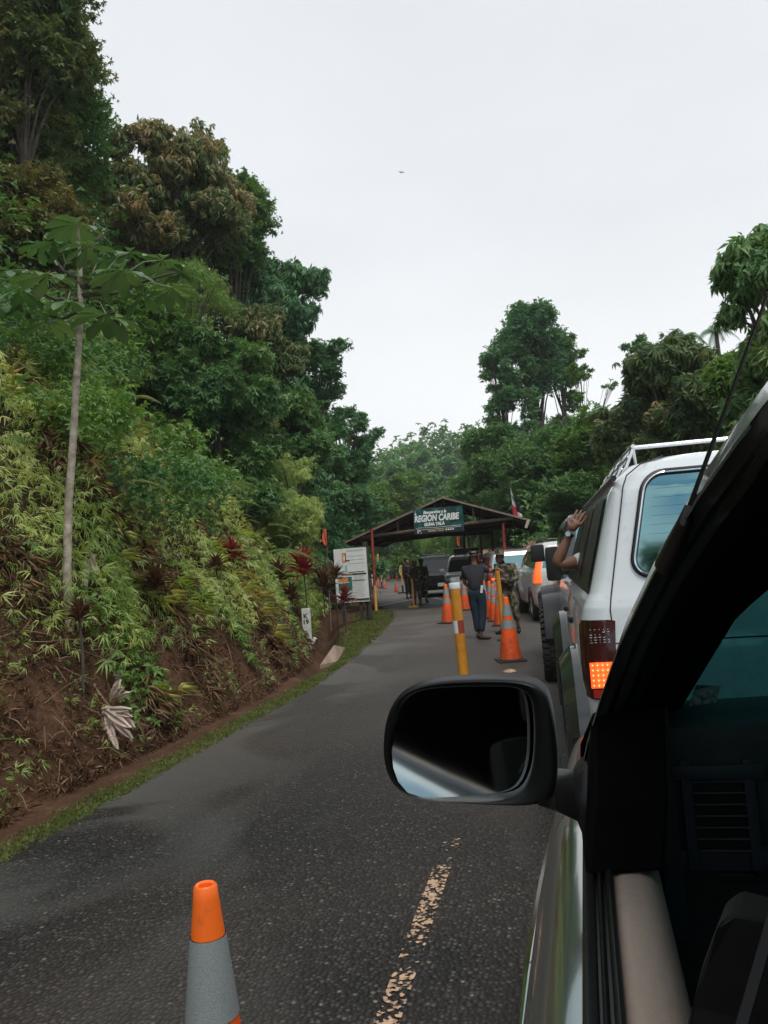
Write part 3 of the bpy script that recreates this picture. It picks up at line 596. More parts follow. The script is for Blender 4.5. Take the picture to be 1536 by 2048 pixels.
def mixed_cover():
    # patches of other plants through the bamboo grass: broad leaves, dry brown fern, grass tufts
    for nm, lb, n, mat, tp, sz, thr, sd, tm in (('broad_leaf_herbs', 'small broad leaved herbs growing in patches through the bamboo grass', 9000, M_MIDLEAF, [whorl_t(6, BROAD, .35, s) for s in (21, 22)], (.05, .12), .15, 5, .35),
                                     ('dry_fern', 'dry brown fern hanging in patches through the bamboo grass', 9000, M_DRY, [fan_t(7, 80, leaf_lo(.06, .5), -.5, s) for s in (23, 24)], (.10, .26), .25, 9, .62),
                                     ('long_grass', 'arching tufts of long grass on the bank', 900, M_BAMBOO, [fan_t(9, 85, leaf_lo(.012, .6), .35, s) for s in (25, 26)], (.2, .36), .3, 14, .85)):
        r = np.random.default_rng(sd); Y = 1.5 + 28*r.random(n*3)**1.35; s_ = np.interp(Y, [0, 10, 14, 18, 22, 26, 40], [0.55, 0.6, 1.0, 1.7, 2.3, 3.0, 4]); q = r.uniform(.15, 7, n*3)*r.random(n*3)**.5; X = edgeL(Y)-s_-q
        k = bump_noise(X*.7+sd, Y*.7+sd*2, 1.0) > thr; X, Y, q = X[k][:n], Y[k][:n], q[k][:n]; m_ = len(X)
        mound = 0.5+0.5*bump_noise(X, Y, .9); lift = (0.05+0.95*mound*np.clip(q/1.6, .15, 1))*(.5+.5*r.random(m_)**.4)
        pos = np.stack([X+lift*.5, Y, zt(X, Y)+lift*.8], 1); az = r.normal(0, 1.3, m_); f = np.stack([np.cos(az), np.sin(az), r.normal(.1, .3, m_)], 1)
        V, Fc, T = scatter_fans(tp, pos, f, r.uniform(sz[0], sz[1], m_), .5, np.clip(r.normal(tm, .16, m_), 0, 1.1))
        o = link_mesh(nm, np_mesh(nm, V, Fc, T), mat); tag(o, lb, 'ground cover', kind='stuff')
mixed_cover()
def slope_shrubs():
    cl = slope_clumps(70, 4, 30, 1.2, 6.0, .25, .6, 71, 1.3); cl = [((c[0]+.35, c[1], c[2]+.45), rr) for c, rr in cl]
    undergrowth('bank_shrubs', 'small dark shrubs breaking up the bamboo grass on the bank', cl[:40], 9000, M_DARKLEAF, T_SPRAY, (.06, .13), .5)
    undergrowth('bank_shrubs', 'small fresh green shrubs breaking up the bamboo grass on the bank', cl[40:], 7000, M_MIDLEAF, [whorl_t(6, BROAD, .35, s) for s in (31, 32)], (.06, .13), .3)
    # loose fern fronds all over the slope
    r = np.random.default_rng(83); V = []; Fc = []; T = []; b = 0
    for i in range(150):
        Y = 4+24*r.random()**1.2; s_ = float(np.interp(Y, [0, 10, 14, 18, 22, 26, 40], [0.55, 0.6, 1.0, 1.7, 2.3, 3.0, 4])); q = r.uniform(.6, 7.5); X = float(edgeL(Y))-s_-q; A = np.array([X+.5, Y, float(zt(X, Y))+r.uniform(.45, .85)])
        az = r.normal(0, 1.1); Ln = r.uniform(.45, 1.0); d0 = np.array([math.cos(az), math.sin(az), .35]); sd0 = np.array([-math.sin(az), math.cos(az), 0]); tt = r.uniform(.1, .9)
        P_ = [A+d0*Ln*s-np.array([0, 0, .65*Ln*s*s]) for s in np.linspace(0, 1, 13)]
        for k in range(2, 30):
            u = k/30*12; j = int(u); w = u-j; p = P_[j]*(1-w)+P_[min(j+1, 12)]*w; tg = P_[min(j+1, 12)]-P_[j]; tg = tg/np.linalg.norm(tg); fl = Ln*.30*math.sin(math.pi*min(1, k/30*.9+.12)); wv = tg*Ln*.018
            for sg in (-1, 1):
                q_ = p+sd0*sg*fl*.85+tg*fl*.35+np.array([0, 0, -fl*.25]); V += [p-wv*.3, p+wv, q_]; Fc.append((b, b+1, b+2)); b += 3; T += [tt]*3
    o = link_mesh('slope_ferns', np_mesh('slope_ferns', np.array(V), np.array(Fc), np.array(T)), M_FERN); tag(o, 'arching fern fronds scattered over the whole slope', 'ferns', kind='stuff')
M_FERN = leafmat('fern_leaf', [(0.05, 0.13, 0.035), (0.12, 0.21, 0.05), (0.26, 0.30, 0.09), (0.26, 0.17, 0.08)], 0.5, 0.35, clump=1)
slope_shrubs()
# sparse small ferns and creepers over the brown foot of the bank
def foot_plants():
    n = 3800; r = np.random.default_rng(41); Y = 1.5+22*r.random(n)**1.3; s_ = np.interp(Y, [0, 10, 14, 18, 22, 26], [0.55, 0.6, 1.0, 1.7, 2.3, 3.0]); q = r.uniform(.0, .75, n); X = edgeL(Y)-s_-q
    k = bump_noise(X*1.3+1, Y*1.1, 1.4) > -.05; X, Y = X[k], Y[k]; m_ = len(X); az = r.normal(0, 1.0, m_)
    V, Fc, T = scatter_fans(T_BAMBOO, np.stack([X+.05, Y, zt(X, Y)+r.uniform(.02, .14, m_)], 1), np.stack([np.cos(az), np.sin(az), r.normal(-.2, .4, m_)], 1), r.uniform(.04, .13, m_), .8, np.clip(r.normal(.2, .2, m_), 0, 1))
    o = link_mesh('foot_ferns', np_mesh('foot_ferns', V, Fc, T), M_BAMBOO); tag(o, 'sparse dark ferns dotting the brown foot of the bank', 'ground cover', kind='stuff')
    # hanging roots and twigs
    mb = MB(); rr = random.Random(8)
    for i in range(420):
        Y = 2+17*rr.random()**1.2; s1 = float(np.interp(Y, [0, 10, 14, 18, 22], [0.55, 0.6, 1.0, 1.7, 2.3])); q = rr.uniform(.05, .9); X = float(edgeL(Y))-s1-q; p = np.array([X+.04, Y, float(zt(X, Y))+.03]); L_ = rr.uniform(.08, .38)
        d = np.array([rr.uniform(.1, .9), rr.uniform(-1, 1), rr.uniform(-.9, .6)]); d /= np.linalg.norm(d); mb.tube([tuple(p), tuple(p+d*L_*.5+[0, 0, rr.uniform(-.03, .04)]), tuple(p+d*L_)], [.005, .004, .002], 4, cap=False)
    o = mb.build('roots', M_ROOT, None, smooth=True); tag(o, 'thin pale roots and twigs sticking out of the bare bank', 'roots', kind='stuff')
M_ROOT = pm('pale_root', (.24, .16, .10), .85, var=.4, vs=5)
foot_plants()
undergrowth('verge_bushes', 'arching olive grass bushes around the red leaved plants and the kilometre marker', [((-7.0+.4*math.sin(i*2.1), 16.2+.42*i, .25+.45*(i % 3)), .42+.12*(i % 2)) for i in range(12)] + [((-7.3, 16+.6*i, 1.5), .8) for i in range(8)], 9000, M_BAMBOO, T_BAMBOO, (.12, .24), .3, .5)
# ------------------------------------------------------------------ trees (pixel positions only pick where on the slope each one stands)
GL = 'forest trees crowding the left hillside'; GR = 'forest trees behind the vehicles on the right'; GB = 'trees closing the valley beyond the shelter'
# left hillside
tree_px('canopy_tree', 'tall bronze tinted tree cut off by the top left corner', 35, 60, 15, 125, 120, M_BRONZE, nf=5200, size=(.16, .32), nclump=22, seed=3, group=GL, tm=.32)
tree_px('canopy_tree', 'dense green tree bulging out just below the topmost left crown', 95, 265, 17, 118, 110, M_DARKLEAF, nf=5600, size=(.14, .3), nclump=20, seed=4, group=GL, tm=.5)
tree_px('canopy_tree', 'olive brown tree at the left frame edge above the big leaved sapling', 40, 470, 14, 120, 110, M_OLIVE, nf=4600, size=(.14, .28), nclump=18, seed=5, group=GL, tm=.4)
tree_px('drooping_leaf_tree', 'wide tree with drooping bronze leaf tips, highest crown in the middle of the hillside', 325, 405, 22, 165, 112, M_BRONZE, leaf='whorl', nf=4400, size=(.32, .6), nclump=26, seed=6, group=GL, tm=.42, droop=.6, core=.36)
tree_px('canopy_tree', 'rounded dark green crown on the right shoulder of the bronze leaved tree', 455, 455, 25, 82, 110, M_DARKLEAF, nf=4600, size=(.18, .34), nclump=16, seed=7, group=GL, tm=.5)
tree_px('canopy_tree', 'small bright green crown behind the bronze leaved tree', 380, 345, 28, 90, 55, M_MIDLEAF, nf=2400, size=(.2, .36), nclump=10, seed=8, group=GL, tm=.4)
tree_px('drooping_leaf_tree', 'drooping leaved tree jutting toward the sky below the rounded crown', 560, 615, 27, 98, 78, M_TEALLEAF, leaf='whorl', nf=2600, size=(.35, .65), nclump=16, seed=9, group=GL, tm=.4, droop=.55)
tree_px('feathery_tree', 'airy blue green tree with thin layered branches against the sky', 625, 745, 29, 85, 85, M_TEALLEAF, nf=2900, size=(.2, .38), nclump=20, seed=10, group=GL, tm=.4, core=.27)
tree_px('feathery_tree', 'airy tree with lowest thin branches reaching toward the valley', 680, 875, 33, 92, 66, M_TEALLEAF, nf=2600, size=(.22, .4), nclump=22, seed=11, group=GL, tm=.42, core=.24)
tree_px('canopy_tree', 'dark tree filling the slope right of the pale trunked sapling', 255, 680, 18, 115, 90, M_MIDLEAF, leaf='up', nf=3800, size=(.2, .4), nclump=20, seed=12, group=GL, tm=.22, droop=.4)
tree_px('canopy_tree', 'yellow green feathery tree in the middle of the left hillside', 370, 610, 20, 110, 70, M_MIDLEAF, leaf='bamboo', nf=3000, size=(.25, .42), nclump=18, seed=13, group=GL, tm=.55, droop=.4)
tree_px('canopy_tree', 'shrubby dark tree low on the slope above the fern fronds', 430, 770, 19, 125, 95, M_DARKLEAF, leaf='up', nf=4200, size=(.22, .42), nclump=22, seed=14, group=GL, tm=.45, droop=.4)
tree_px('canopy_tree', 'bronze leaved small tree below the drooping leaved tree', 520, 700, 23, 85, 75, M_BRONZE, leaf='whorl', nf=2200, size=(.3, .55), nclump=16, seed=15, group=GL, tm=.3, droop=.5)
tree_px('canopy_tree', 'dark undergrowth tree right of the fern fronds', 560, 880, 24, 105, 90, M_DARKLEAF, leaf='up', nf=3800, size=(.22, .42), nclump=20, seed=16, group=GL, tm=.45, droop=.4)
tree_px('bamboo_clump', 'light green bamboo clump hanging beside the red leaved plants', 585, 1000, 21, 72, 88, M_BAMBOO, leaf='bamboo', nf=2600, size=(.24, .4), nclump=16, seed=17, group=GL, tm=.42, droop=.6)
tree_px('canopy_tree', 'mid green tree over the left end of the shelter roof', 665, 1010, 33, 80, 95, M_TEALLEAF, nf=3400, size=(.2, .4), nclump=16, seed=18, group=GL, tm=.55)
tree_px('canopy_tree', 'bright green bushy tree directly left of the shelter ridge', 730, 1035, 42, 62, 62, M_MIDLEAF, nf=2600, skirt=0, size=(.22, .42), nclump=14, seed=19, group=GL, tm=.3)
tree_px('canopy_tree', 'dark tree standing behind the white information board', 690, 1110, 36, 75, 60, M_DARKLEAF, nf=2400, size=(.22, .42), nclump=14, seed=20, group=GL, tm=.4)
tree_px('canopy_tree', 'shadowy tree deep in the left forest below the olive brown crown', 120, 640, 19, 150, 95, M_DARKLEAF, nf=3800, size=(.2, .4), nclump=18, seed=21, group=GL, tm=.35)
# valley centre
tree_px('canopy_tree', 'dark glossy tree seen under the left half of the shelter roof', 800, 1100, 86, 62, 52, M_DARKLEAF, nf=2400, size=(.3, .55), nclump=14, seed=22, group=GB, tm=.55)
tree_px('canopy_tree', 'light green feathery bush seen under the right half of the shelter roof', 893, 1100, 62, 48, 44, M_MIDLEAF, leaf='bamboo', nf=1900, size=(.4, .7), nclump=12, seed=23, group=GB, tm=.32)
tree_px('canopy_tree', 'fresh green rounded tree right behind the shelter ridge on the left', 805, 985, 70, 58, 42, M_MIDLEAF, nf=1900, size=(.35, .65), nclump=14, seed=24, group=GB, tm=.25)
tree_px('canopy_tree', 'pale hazy tree topping the valley above the shelter ridge', 860, 940, 120, 62, 36, M_TEALLEAF, nf=3400, size=(1.1, 1.8), nclump=14, seed=25, group=GB, tm=.7)
tree_px('canopy_tree', 'small round tree between the fresh green tree and the valley top', 878, 985, 85, 40, 36, M_TEALLEAF, nf=1400, size=(.4, .8), nclump=10, seed=26, group=GB, tm=.65)
tree_px('canopy_tree', 'dark green tree beyond the right slope of the shelter roof', 930, 1000, 55, 52, 50, M_DARKLEAF, nf=2200, size=(.3, .55), nclump=12, seed=27, group=GB, tm=.6)
tree_px('canopy_tree', 'blue green tree left of the valley top near the little palm', 770, 965, 80, 62, 36, M_TEALLEAF, nf=1900, size=(.4, .8), nclump=12, seed=28, group=GB, tm=.6)
# right side
tree_px('vine_covered_tree', 'tallest vine covered tree standing alone against the sky on the right', 1062, 690, 46, 66, 80, M_TEALLEAF, nf=4600, size=(.24, .46), nclump=22, seed=31, group=GR, tm=.42, trunk_r=.3)
tree_px('vine_covered_tree', 'lower left crown leaning beside the tallest vine covered tree', 1000, 765, 45, 50, 60, M_TEALLEAF, nf=2200, size=(.24, .44), nclump=16, seed=32, group=GR, tm=.5, core=.33)
tree_px('vine_covered_tree', 'side crown reaching right from the tallest vine covered tree', 1118, 715, 47, 52, 48, M_DARKLEAF, nf=2200, size=(.24, .44), nclump=14, seed=33, group=GR, tm=.5, core=.3)
tree_px('slender_tree', 'thin bare stemmed tree with a small light green top right of the tallest tree', 1160, 745, 42, 24, 16, M_MIDLEAF, nf=420, size=(.22, .4), nclump=6, seed=34, group=GR, tm=.4, trunk_r=.06)
tree_px('slender_tree', 'wispy leaning twig tree with a tiny top beside the drooping leaved tree', 1218, 768, 38, 20, 8, M_TEALLEAF, nf=160, size=(.2, .36), nclump=4, seed=35, group=GR, tm=.5, trunk_r=.05, lean=(-1.5, 0))
tree_px('canopy_tree', 'dark creeper draped tree below the tallest tree on its left', 990, 930, 42, 72, 78, M_DARKLEAF, nf=3600, size=(.22, .42), nclump=18, seed=36, group=GR, tm=.55)
tree_px('canopy_tree', 'broad dark green tree behind the flag', 1085, 945, 38, 88, 88, M_DARKLEAF, nf=4200, size=(.2, .4), nclump=20, seed=37, group=GR, tm=.5)
tree_px('canopy_tree', 'brighter green shrubby tree above the raised hand', 1168, 900, 30, 66, 70, M_MIDLEAF, nf=3000, size=(.16, .3), nclump=16, seed=38, group=GR, tm=.12)
tree_px('canopy_tree', 'deep green tree over the red roofed hut', 1010, 1040, 40, 80, 62, M_DARKLEAF, nf=3000, size=(.22, .42), nclump=16, seed=39, group=GR, tm=.4)
tree_px('canopy_tree', 'dark thicket tree behind the raised arm', 1150, 1010, 28, 80, 62, M_DARKLEAF, nf=3000, size=(.16, .3), nclump=16, seed=40, group=GR, tm=.42)
tree_px('drooping_leaf_tree', 'large tree with hanging bronze tipped leaves above the white roof rack', 1345, 775, 20, 120, 92, M_BRONZE, leaf='whorl', nf=2700, size=(.32, .55), nclump=24, seed=41, group=GR, tm=.16, droop=.75, core=.33)
tree_px('drooping_leaf_tree', 'lower branch tree with hanging leaves left of the white roof rack', 1235, 855, 22, 75, 52, M_BRONZE, leaf='whorl', nf=1500, size=(.3, .52), nclump=16, seed=42, group=GR, tm=.2, droop=.75, core=.3)
tree_px('canopy_tree', 'dark green tree low behind the white roof rack', 1400, 860, 24, 130, 70, M_DARKLEAF, leaf='up', nf=3600, size=(.25, .45), nclump=18, seed=43, group=GR, tm=.5)
tree_px('broad_leaf_tree', 'near tree with long dark leaf fingers cut off by the right frame edge', 1545, 600, 13, 100, 150, M_DARKLEAF, leaf='whorl', nf=1700, size=(.3, .5), nclump=16, seed=44, group=GR, tm=.6, droop=.45, core=.36)
tree_px('broad_leaf_tree', 'yellow tinged bush at the right frame edge under the long fingered leaves', 1500, 770, 17, 80, 62, M_MIDLEAF, leaf='up', nf=1700, size=(.28, .5), nclump=14, seed=45, group=GR, tm=.45)
tree_px('canopy_tree', 'small leaved tree top peeking out between the palms and the hanging leaves', 1300, 700, 27, 60, 24, M_TEALLEAF, nf=1100, size=(.18, .34), nclump=10, seed=46, group=GR, tm=.5)

tree_px('broad_leaf_tree', 'dark long leaved tree low at the right frame edge above the silver roof edge', 1575, 760, 14, 95, 95, M_DARKLEAF, leaf='whorl', nf=1500, size=(.3, .5), nclump=16, seed=48, group=GR, tm=.5, droop=.6, core=.36)
# the wood behind everything: one far mass of canopy
def far_wood():
    cl = []; r = np.random.default_rng(5)
    def row(x0, x1, y, z0, z1, rr, n):
        for i in range(n):
            X = r.uniform(x0, x1); Y = y + r.uniform(-6, 6); zb = float(zt(X, Y)); cl.append(((X, Y, max(zb, 0)+r.uniform(z0, z1)), rr*r.uniform(.7, 1.3)))
    row(-75, 5, 98, 0, 7, 4.5, 70); row(-120, 20, 140, 0, 6, 7, 60); row(4, 60, 68, 2, 8, 3.2, 50); row(0, 30, 38, 1, 5, 2.6, 40); row(-45, -22, 55, 2, 7, 3.5, 36)
    row(6, 26, 26, 1, 4, 2.0, 30); row(-34, -16, 24, 2, 6, 2.8, 36); row(-28, -14, 12, 2, 7, 2.6, 30); row(-20, -14, 40, -3, 3, 2.5, 20)
    row(5, 14, 26, .5, 3, 1.5, 36); row(6, 16, 18, .5, 3, 1.6, 24); row(1, 9, 44, 1, 4, 2.2, 30)
    fa = [c for c in cl if c[0][1] > 58]; ne = [c for c in cl if c[0][1] <= 58]
    o = link_mesh('distant_wood', crown_mesh('wood', fa, 42000, T_SPRAY, (.7, 1.3), .3, tmean=.5), M_DARKLEAF); tag(o, 'solid far forest closing the valley and the far hillsides', 'forest', kind='stuff')
    o = link_mesh('distant_wood', crown_mesh('wood', ne, 60000, T_SPRAY, (.22, .5), .3, tmean=.5), M_DARKLEAF); tag(o, 'solid dark forest filling the gaps behind the nearer trees', 'forest', kind='stuff')
far_wood()

# -------- little palms on the skyline
def palm(label, px, py, Y, spx, group):
    c = atY(px, py, Y); sc = np.linalg.norm(c-[0, 0, H])/F; Lf = spx*sc
    zb = float(zt(c[0], c[1])); t = thing('palm_tree', label, 'palm', (c[0], c[1], zb), 0, group); h = c[2]-zb
    mb = MB(); mb.tube([(0, 0, -.2), (0.1, 0, h*.5), (0, 0, h)], [.10, .075, .06], 7); mb.build('trunk', M_BARK, t, smooth=True)
    V = []; Fc = []; T = []; b = 0
    for k in range(13):
        a = 2*math.pi*k/13 + random.uniform(-.2, .2); el = random.uniform(0.1, 1.15)
        pts = []
        for i in range(9):
            s_ = i/8; r_ = Lf*s_*math.cos(el)*(1-0.15*s_); z_ = Lf*(s_*math.sin(el) - 0.75*s_*s_)
            pts.append(np.array([math.cos(a)*r_, math.sin(a)*r_, h+z_]))
        side = np.array([-math.sin(a), math.cos(a), 0])
        for i in range(1, 9):
            for sgn in (-1, 1):
                for w in (0, .5):
                    p = pts[i-1]*(1-w)+pts[i]*w; fl = Lf*0.3*(1-0.5*i/8)
                    q = p + side*sgn*fl*0.75 + (pts[i]-pts[i-1])*0.8 + np.array([0, 0, -fl*0.6])
                    wv = (pts[i]-pts[i-1])*0.22; V += [p-wv, p+wv, q]; Fc.append((b, b+1, b+2)); b += 3; T += [.4]*3
    link_mesh('fronds', np_mesh('fronds', np.array(V), np.array(Fc), np.array(T)), M_TEALLEAF, t)
palm('tall feathery palm rising behind the hanging leaved tree on the right', 1366, 672, 30, 52, GR)
palm('shorter feathery palm nearer the right frame edge', 1432, 662, 27, 46, GR)
palm('leftmost of the three palms over the hanging leaved tree', 1335, 690, 32, 38, GR)
palm('tiny palm silhouetted above the valley', 789, 912, 100, 20, GB)

# -------- big leaved cecropia sapling
M_STALK = pm('stalk', (.22, .26, .13), .5)
def cecropia():
    B = hit(134, 1135); B = B*((B[1]-.7)/B[1]) + np.array([0, 0, H])*(.7/B[1]); Y0 = B[1]
    t = thing('big_leaved_sapling', 'slender pale ringed trunk carrying large hand shaped leaves on the left bank', 'tree', B)
    P = lambda x, y, dy=0: tuple(atY(x, y, Y0+dy) - B)
    mb = MB(); mb.tube([tuple(np.array(P(134, 1150))-[0, 0, .55]), P(134, 1150), P(137, 1010), P(147, 870), P(153, 760), P(161, 640), P(160, 540), P(156, 455)], [.042, .041, .038, .036, .033, .029, .023, .014], 12)
    for k in range(2, 40):   # ring scars
        a = k/40; y = 1130-a*520; x = np.interp(y, [610, 760, 870, 1010, 1130], [161, 153, 147, 137, 134]); r_ = np.interp(y, [610, 1130], [.029, .0395])
        p = np.array(P(x, y)); mb.tube([p-[0, 0, .006], p+[0, 0, .006]], [r_*1.07, r_*1.07], 12)
    mb.build('trunk', M_BARKPALE, t, smooth=True)
    br = MB(); tips = []
    for (a, b_, dy) in [((161, 600), (60, 575), -.3), ((161, 590), (300, 560), .2), ((160, 560), (95, 500), .3), ((160, 570), (240, 530), -.35), ((158, 520), (200, 470), .3), ((162, 620), (230, 625), -.5), ((162, 620), (90, 630), .5), ((160, 575), (350, 545), -.1)]:
        m_ = ((a[0]+b_[0])/2, (a[1]+b_[1])/2+12)
        br.tube([P(*a), P(*m_, dy*.5), P(*b_, dy)], [.022, .016, .010], 6)
    br.build('branches', M_BARK, t, smooth=True)
    leaves = [(155, 447, 0, 62), (78, 487, .3, 46), (110, 482, -.2, 44), (40, 575, -.2, 55), (22, 540, .3, 48), (98, 548, -.4, 56), (195, 560, .2, 50), (245, 540, -.3, 62), (212, 628, -.5, 60), (95, 640, .5, 58), (60, 610, .2, 52), (325, 520, .1, 58), (345, 575, -.1, 50), (285, 590, .4, 52), (260, 505, .2, 46), (175, 490, -.3, 50), (10, 610, .1, 50), (135, 600, -.5, 46), (365, 545, .2, 42), (205, 520, .4, 40)]
    lob = (np.array([(0, 0, 0), (.06, .25, .01), (0, .25, -.015), (-.06, .25, .01), (.20, .66, .02), (0, .6, -.03), (-.20, .66, .02), (.13, .90, -.04), (0, .85, -.07), (-.13, .90, -.04), (0, 1.0, -.12)]),
           np.array([(0, 1, 2), (0, 2, 3), (1, 4, 5), (1, 5, 2), (2, 5, 6), (2, 6, 3), (4, 7, 8), (4, 8, 5), (5, 8, 9), (5, 9, 6), (7, 10, 8), (8, 10, 9)]))
    for i, (x, y, dy, s) in enumerate(leaves):
        c = np.array(P(x, y, dy)); sc = (Y0*1.28)/F*s*1.08
        r = np.random.default_rng(i); k = 9
        az = np.linspace(-2.45, 2.45, k) + r.uniform(0, 6.3); el = -0.30 + r.normal(0, .13, k)
        f = np.stack([np.cos(az)*np.cos(el), np.sin(az)*np.cos(el), np.sin(el)], 1)
        V, Fc = inst(lob, np.tile(c, (k, 1)), frames(f, r.normal(0, .15, k)), sc*(1-.12*r.random(k)))
        o = link_mesh('leaf', np_mesh('leaf', V, Fc, np.full(len(V), float(r.uniform(.25, .75)))), M_BIGLEAF, t)
        st = np.array(P(160 + (x-160)*0.55, 575+(y-575)*0.5, dy*.5))
        pt = MB(); pt.tube([tuple(st), tuple((st+c)/2+[0, 0, .05]), tuple(c)], [.009, .007, .005], 5); pt.build('stalk', M_STALK, o, smooth=True)
cecropia()

# -------- red leaved cordylines on the bank
def cordyline(label, px, py, spx, mat, Y=None, tmn=.5, seed=0):
    if Y is None:
        B = hit(px, py + spx*1.5); Y = B[1]-.5
    c = atY(px, py, Y); sc = np.linalg.norm(c-[0, 0, H])/F; s = spx*sc*1.35
    B = np.array([c[0], Y, float(zt(c[0], Y))]); h = max(c[2]-B[2], 0.1)
    t = thing('red_leaved_plant', label, 'plant', B, 0, 'red leaved plants along the bank')
    mb = MB(); mb.tube([(0, 0, -.05), (0.02, 0, h*.5), (0, 0, h)], [.016, .013, .012], 6); mb.build('stem', M_BARK, t, smooth=True)
    r = np.random.default_rng(seed+50); k = 74; az = r.uniform(0, 6.283, k); u = np.linspace(0, 1, k)
    el = 1.5 - 1.35*u + r.normal(0, .12, k)
    f = np.stack([np.cos(az)*np.cos(el), np.sin(az)*np.cos(el), np.sin(el)], 1)
    pos = np.stack([0*u, 0*u, h - 0.28*s*u], 1)
    tp = (np.array([(0, 0, 0), (.05, .2, .01), (0, .2, -.01), (-.05, .2, .01), (.075, .55, .0), (0, .55, -.03), (-.075, .55, 0), (0, 1, -.28)]), np.array([(0, 1, 2), (0, 2, 3), (1, 4, 5), (1, 5, 2), (2, 5, 6), (2, 6, 3), (4, 7, 5), (5, 7, 6)]))
    V, Fc = inst(tp, pos, frames(f, r.normal(0, .3, k)), s*(0.62+0.42*r.random(k)))
    T = np.repeat(np.clip(tmn + .35*(1-u) + r.normal(0, .15, k), 0, 1), 8)
    link_mesh('leaves', np_mesh('leaves', V, Fc, T), mat, t)
cordyline('bright crimson rosette highest on the bank left of the kilometre stone', 465, 1108, 36, M_REDLEAF, seed=1)
cordyline('duller maroon rosette touching the highest crimson one on its left', 432, 1132, 28, M_MAROON, seed=2)
cordyline('brownish rosette alone on the bank between the dead hanging leaf and the crimson plants', 312, 1165, 36, M_MAROON, seed=3, tmn=.7)
cordyline('small dark red rosette lowest on the bank at the far left', 158, 1228, 34, M_MAROON, seed=4, tmn=.6)
cordyline('tall maroon plant left of the bright red one beside the kilometre stone', 556, 1150, 34, M_MAROON, Y=16.4, seed=5)
cordyline('lower maroon rosette under the tall maroon plant', 545, 1195, 32, M_MAROON, Y=15.9, seed=6)
cordyline('largest bright red plant directly above the kilometre stone', 607, 1135, 42, M_REDLEAF, Y=16.6, seed=7)
cordyline('maroon plant just right of the largest bright red one', 645, 1168, 32, M_MAROON, Y=17.0, seed=8, tmn=.6)
cordyline('small scarlet rosette in front of the white information board', 688, 1196, 26, M_REDLEAF, Y=17.6, seed=9)
cordyline('brown rosette at the left edge of the white information board', 668, 1150, 24, M_MAROON, Y=18, seed=10, tmn=.8)
cordyline('dark maroon rosette low beside the left of the kilometre stone', 583, 1190, 26, M_MAROON, Y=16.2, seed=11)

# -------- fern fronds
def frond(label, px, py, lpx, ang, mat, curl=.35, seed=0, dY=-1.6):
    B = hit(px, py); Y0 = B[1]+dY; A = atY(px, py, Y0); sc = np.linalg.norm(A-[0, 0, H])/F; Ln = lpx*sc
    fx, fz = math.cos(rad(ang)), math.sin(rad(ang)); d = np.array([fx*.9, -.35, fz]); d /= np.linalg.norm(d)
    pts = [A + d*Ln*s_ + np.array([0, 0, -curl*Ln*s_*s_]) for s_ in np.linspace(0, 1, 15)]
    t = thing('fern_frond', label, 'fern', A, 0, 'fern fronds arching out of the slope')
    mb = MB(); mb.tube([tuple(p-A) for p in pts], list(np.linspace(.012, .003, 15)), 5); mb.build('stalk', M_BARK, t, smooth=True)
    V = []; Fc = []; b = 0; side0 = np.cross(d, [0, 0, 1]); side0 /= np.linalg.norm(side0); side = side0*0.8+np.array([0, 0, .35])
    side2 = -side0*0.8+np.array([0, 0, .15])
    for k in range(2, 56):
        s_ = k/56*14; i = int(s_); w = s_-i; p = pts[i]*(1-w)+pts[min(i+1, 14)]*w - A; tg = pts[min(i+1, 14)]-pts[i]; tg = tg/np.linalg.norm(tg)
        fl = Ln*0.36*math.sin(math.pi*min(1, (k/56)*0.9+0.12))
        for sd_ in (side, side2):
            q = p + sd_*fl + tg*fl*.35 + np.array([0, 0, -fl*.3]); m_ = (p+q)/2+tg*fl*.06; wv = tg*Ln*0.011
            V += [p, m_-wv, q, m_+wv]; Fc += [(b, b+1, b+2), (b, b+2, b+3)]; b += 4
    link_mesh('pinnae', np_mesh('pinnae', np.array(V), np.array(Fc), np.full(len(V), .5)+rng.normal(0, .1, len(V))), mat, t)
frond('long pale frond pointing right below the dark gully', 405, 992, 92, 8, M_YELLEAF)
frond('broad frond hanging over the dark gully', 392, 900, 60, -12, M_YELLEAF, .6)
frond('small frond right of the broad hanging one', 430, 862, 52, 0, M_YELLEAF, .4)
frond('pinkish brown frond highest near the thin branches', 575, 850, 58, -5, M_BRONZE, .5)
frond('drooping frond above the tall maroon plant', 535, 925, 52, -10, M_YELLEAF, .8)
frond('yellowish frond at the left frame edge beside the pale trunk', -5, 722, 105, 4, M_YELLEAF, .45)
frond('upper frond at the left frame edge', 10, 700, 75, 18, M_YELLEAF, .6)
frond('brown frond behind the upper left one', -10, 690, 60, 30, M_BRONZE, .4)

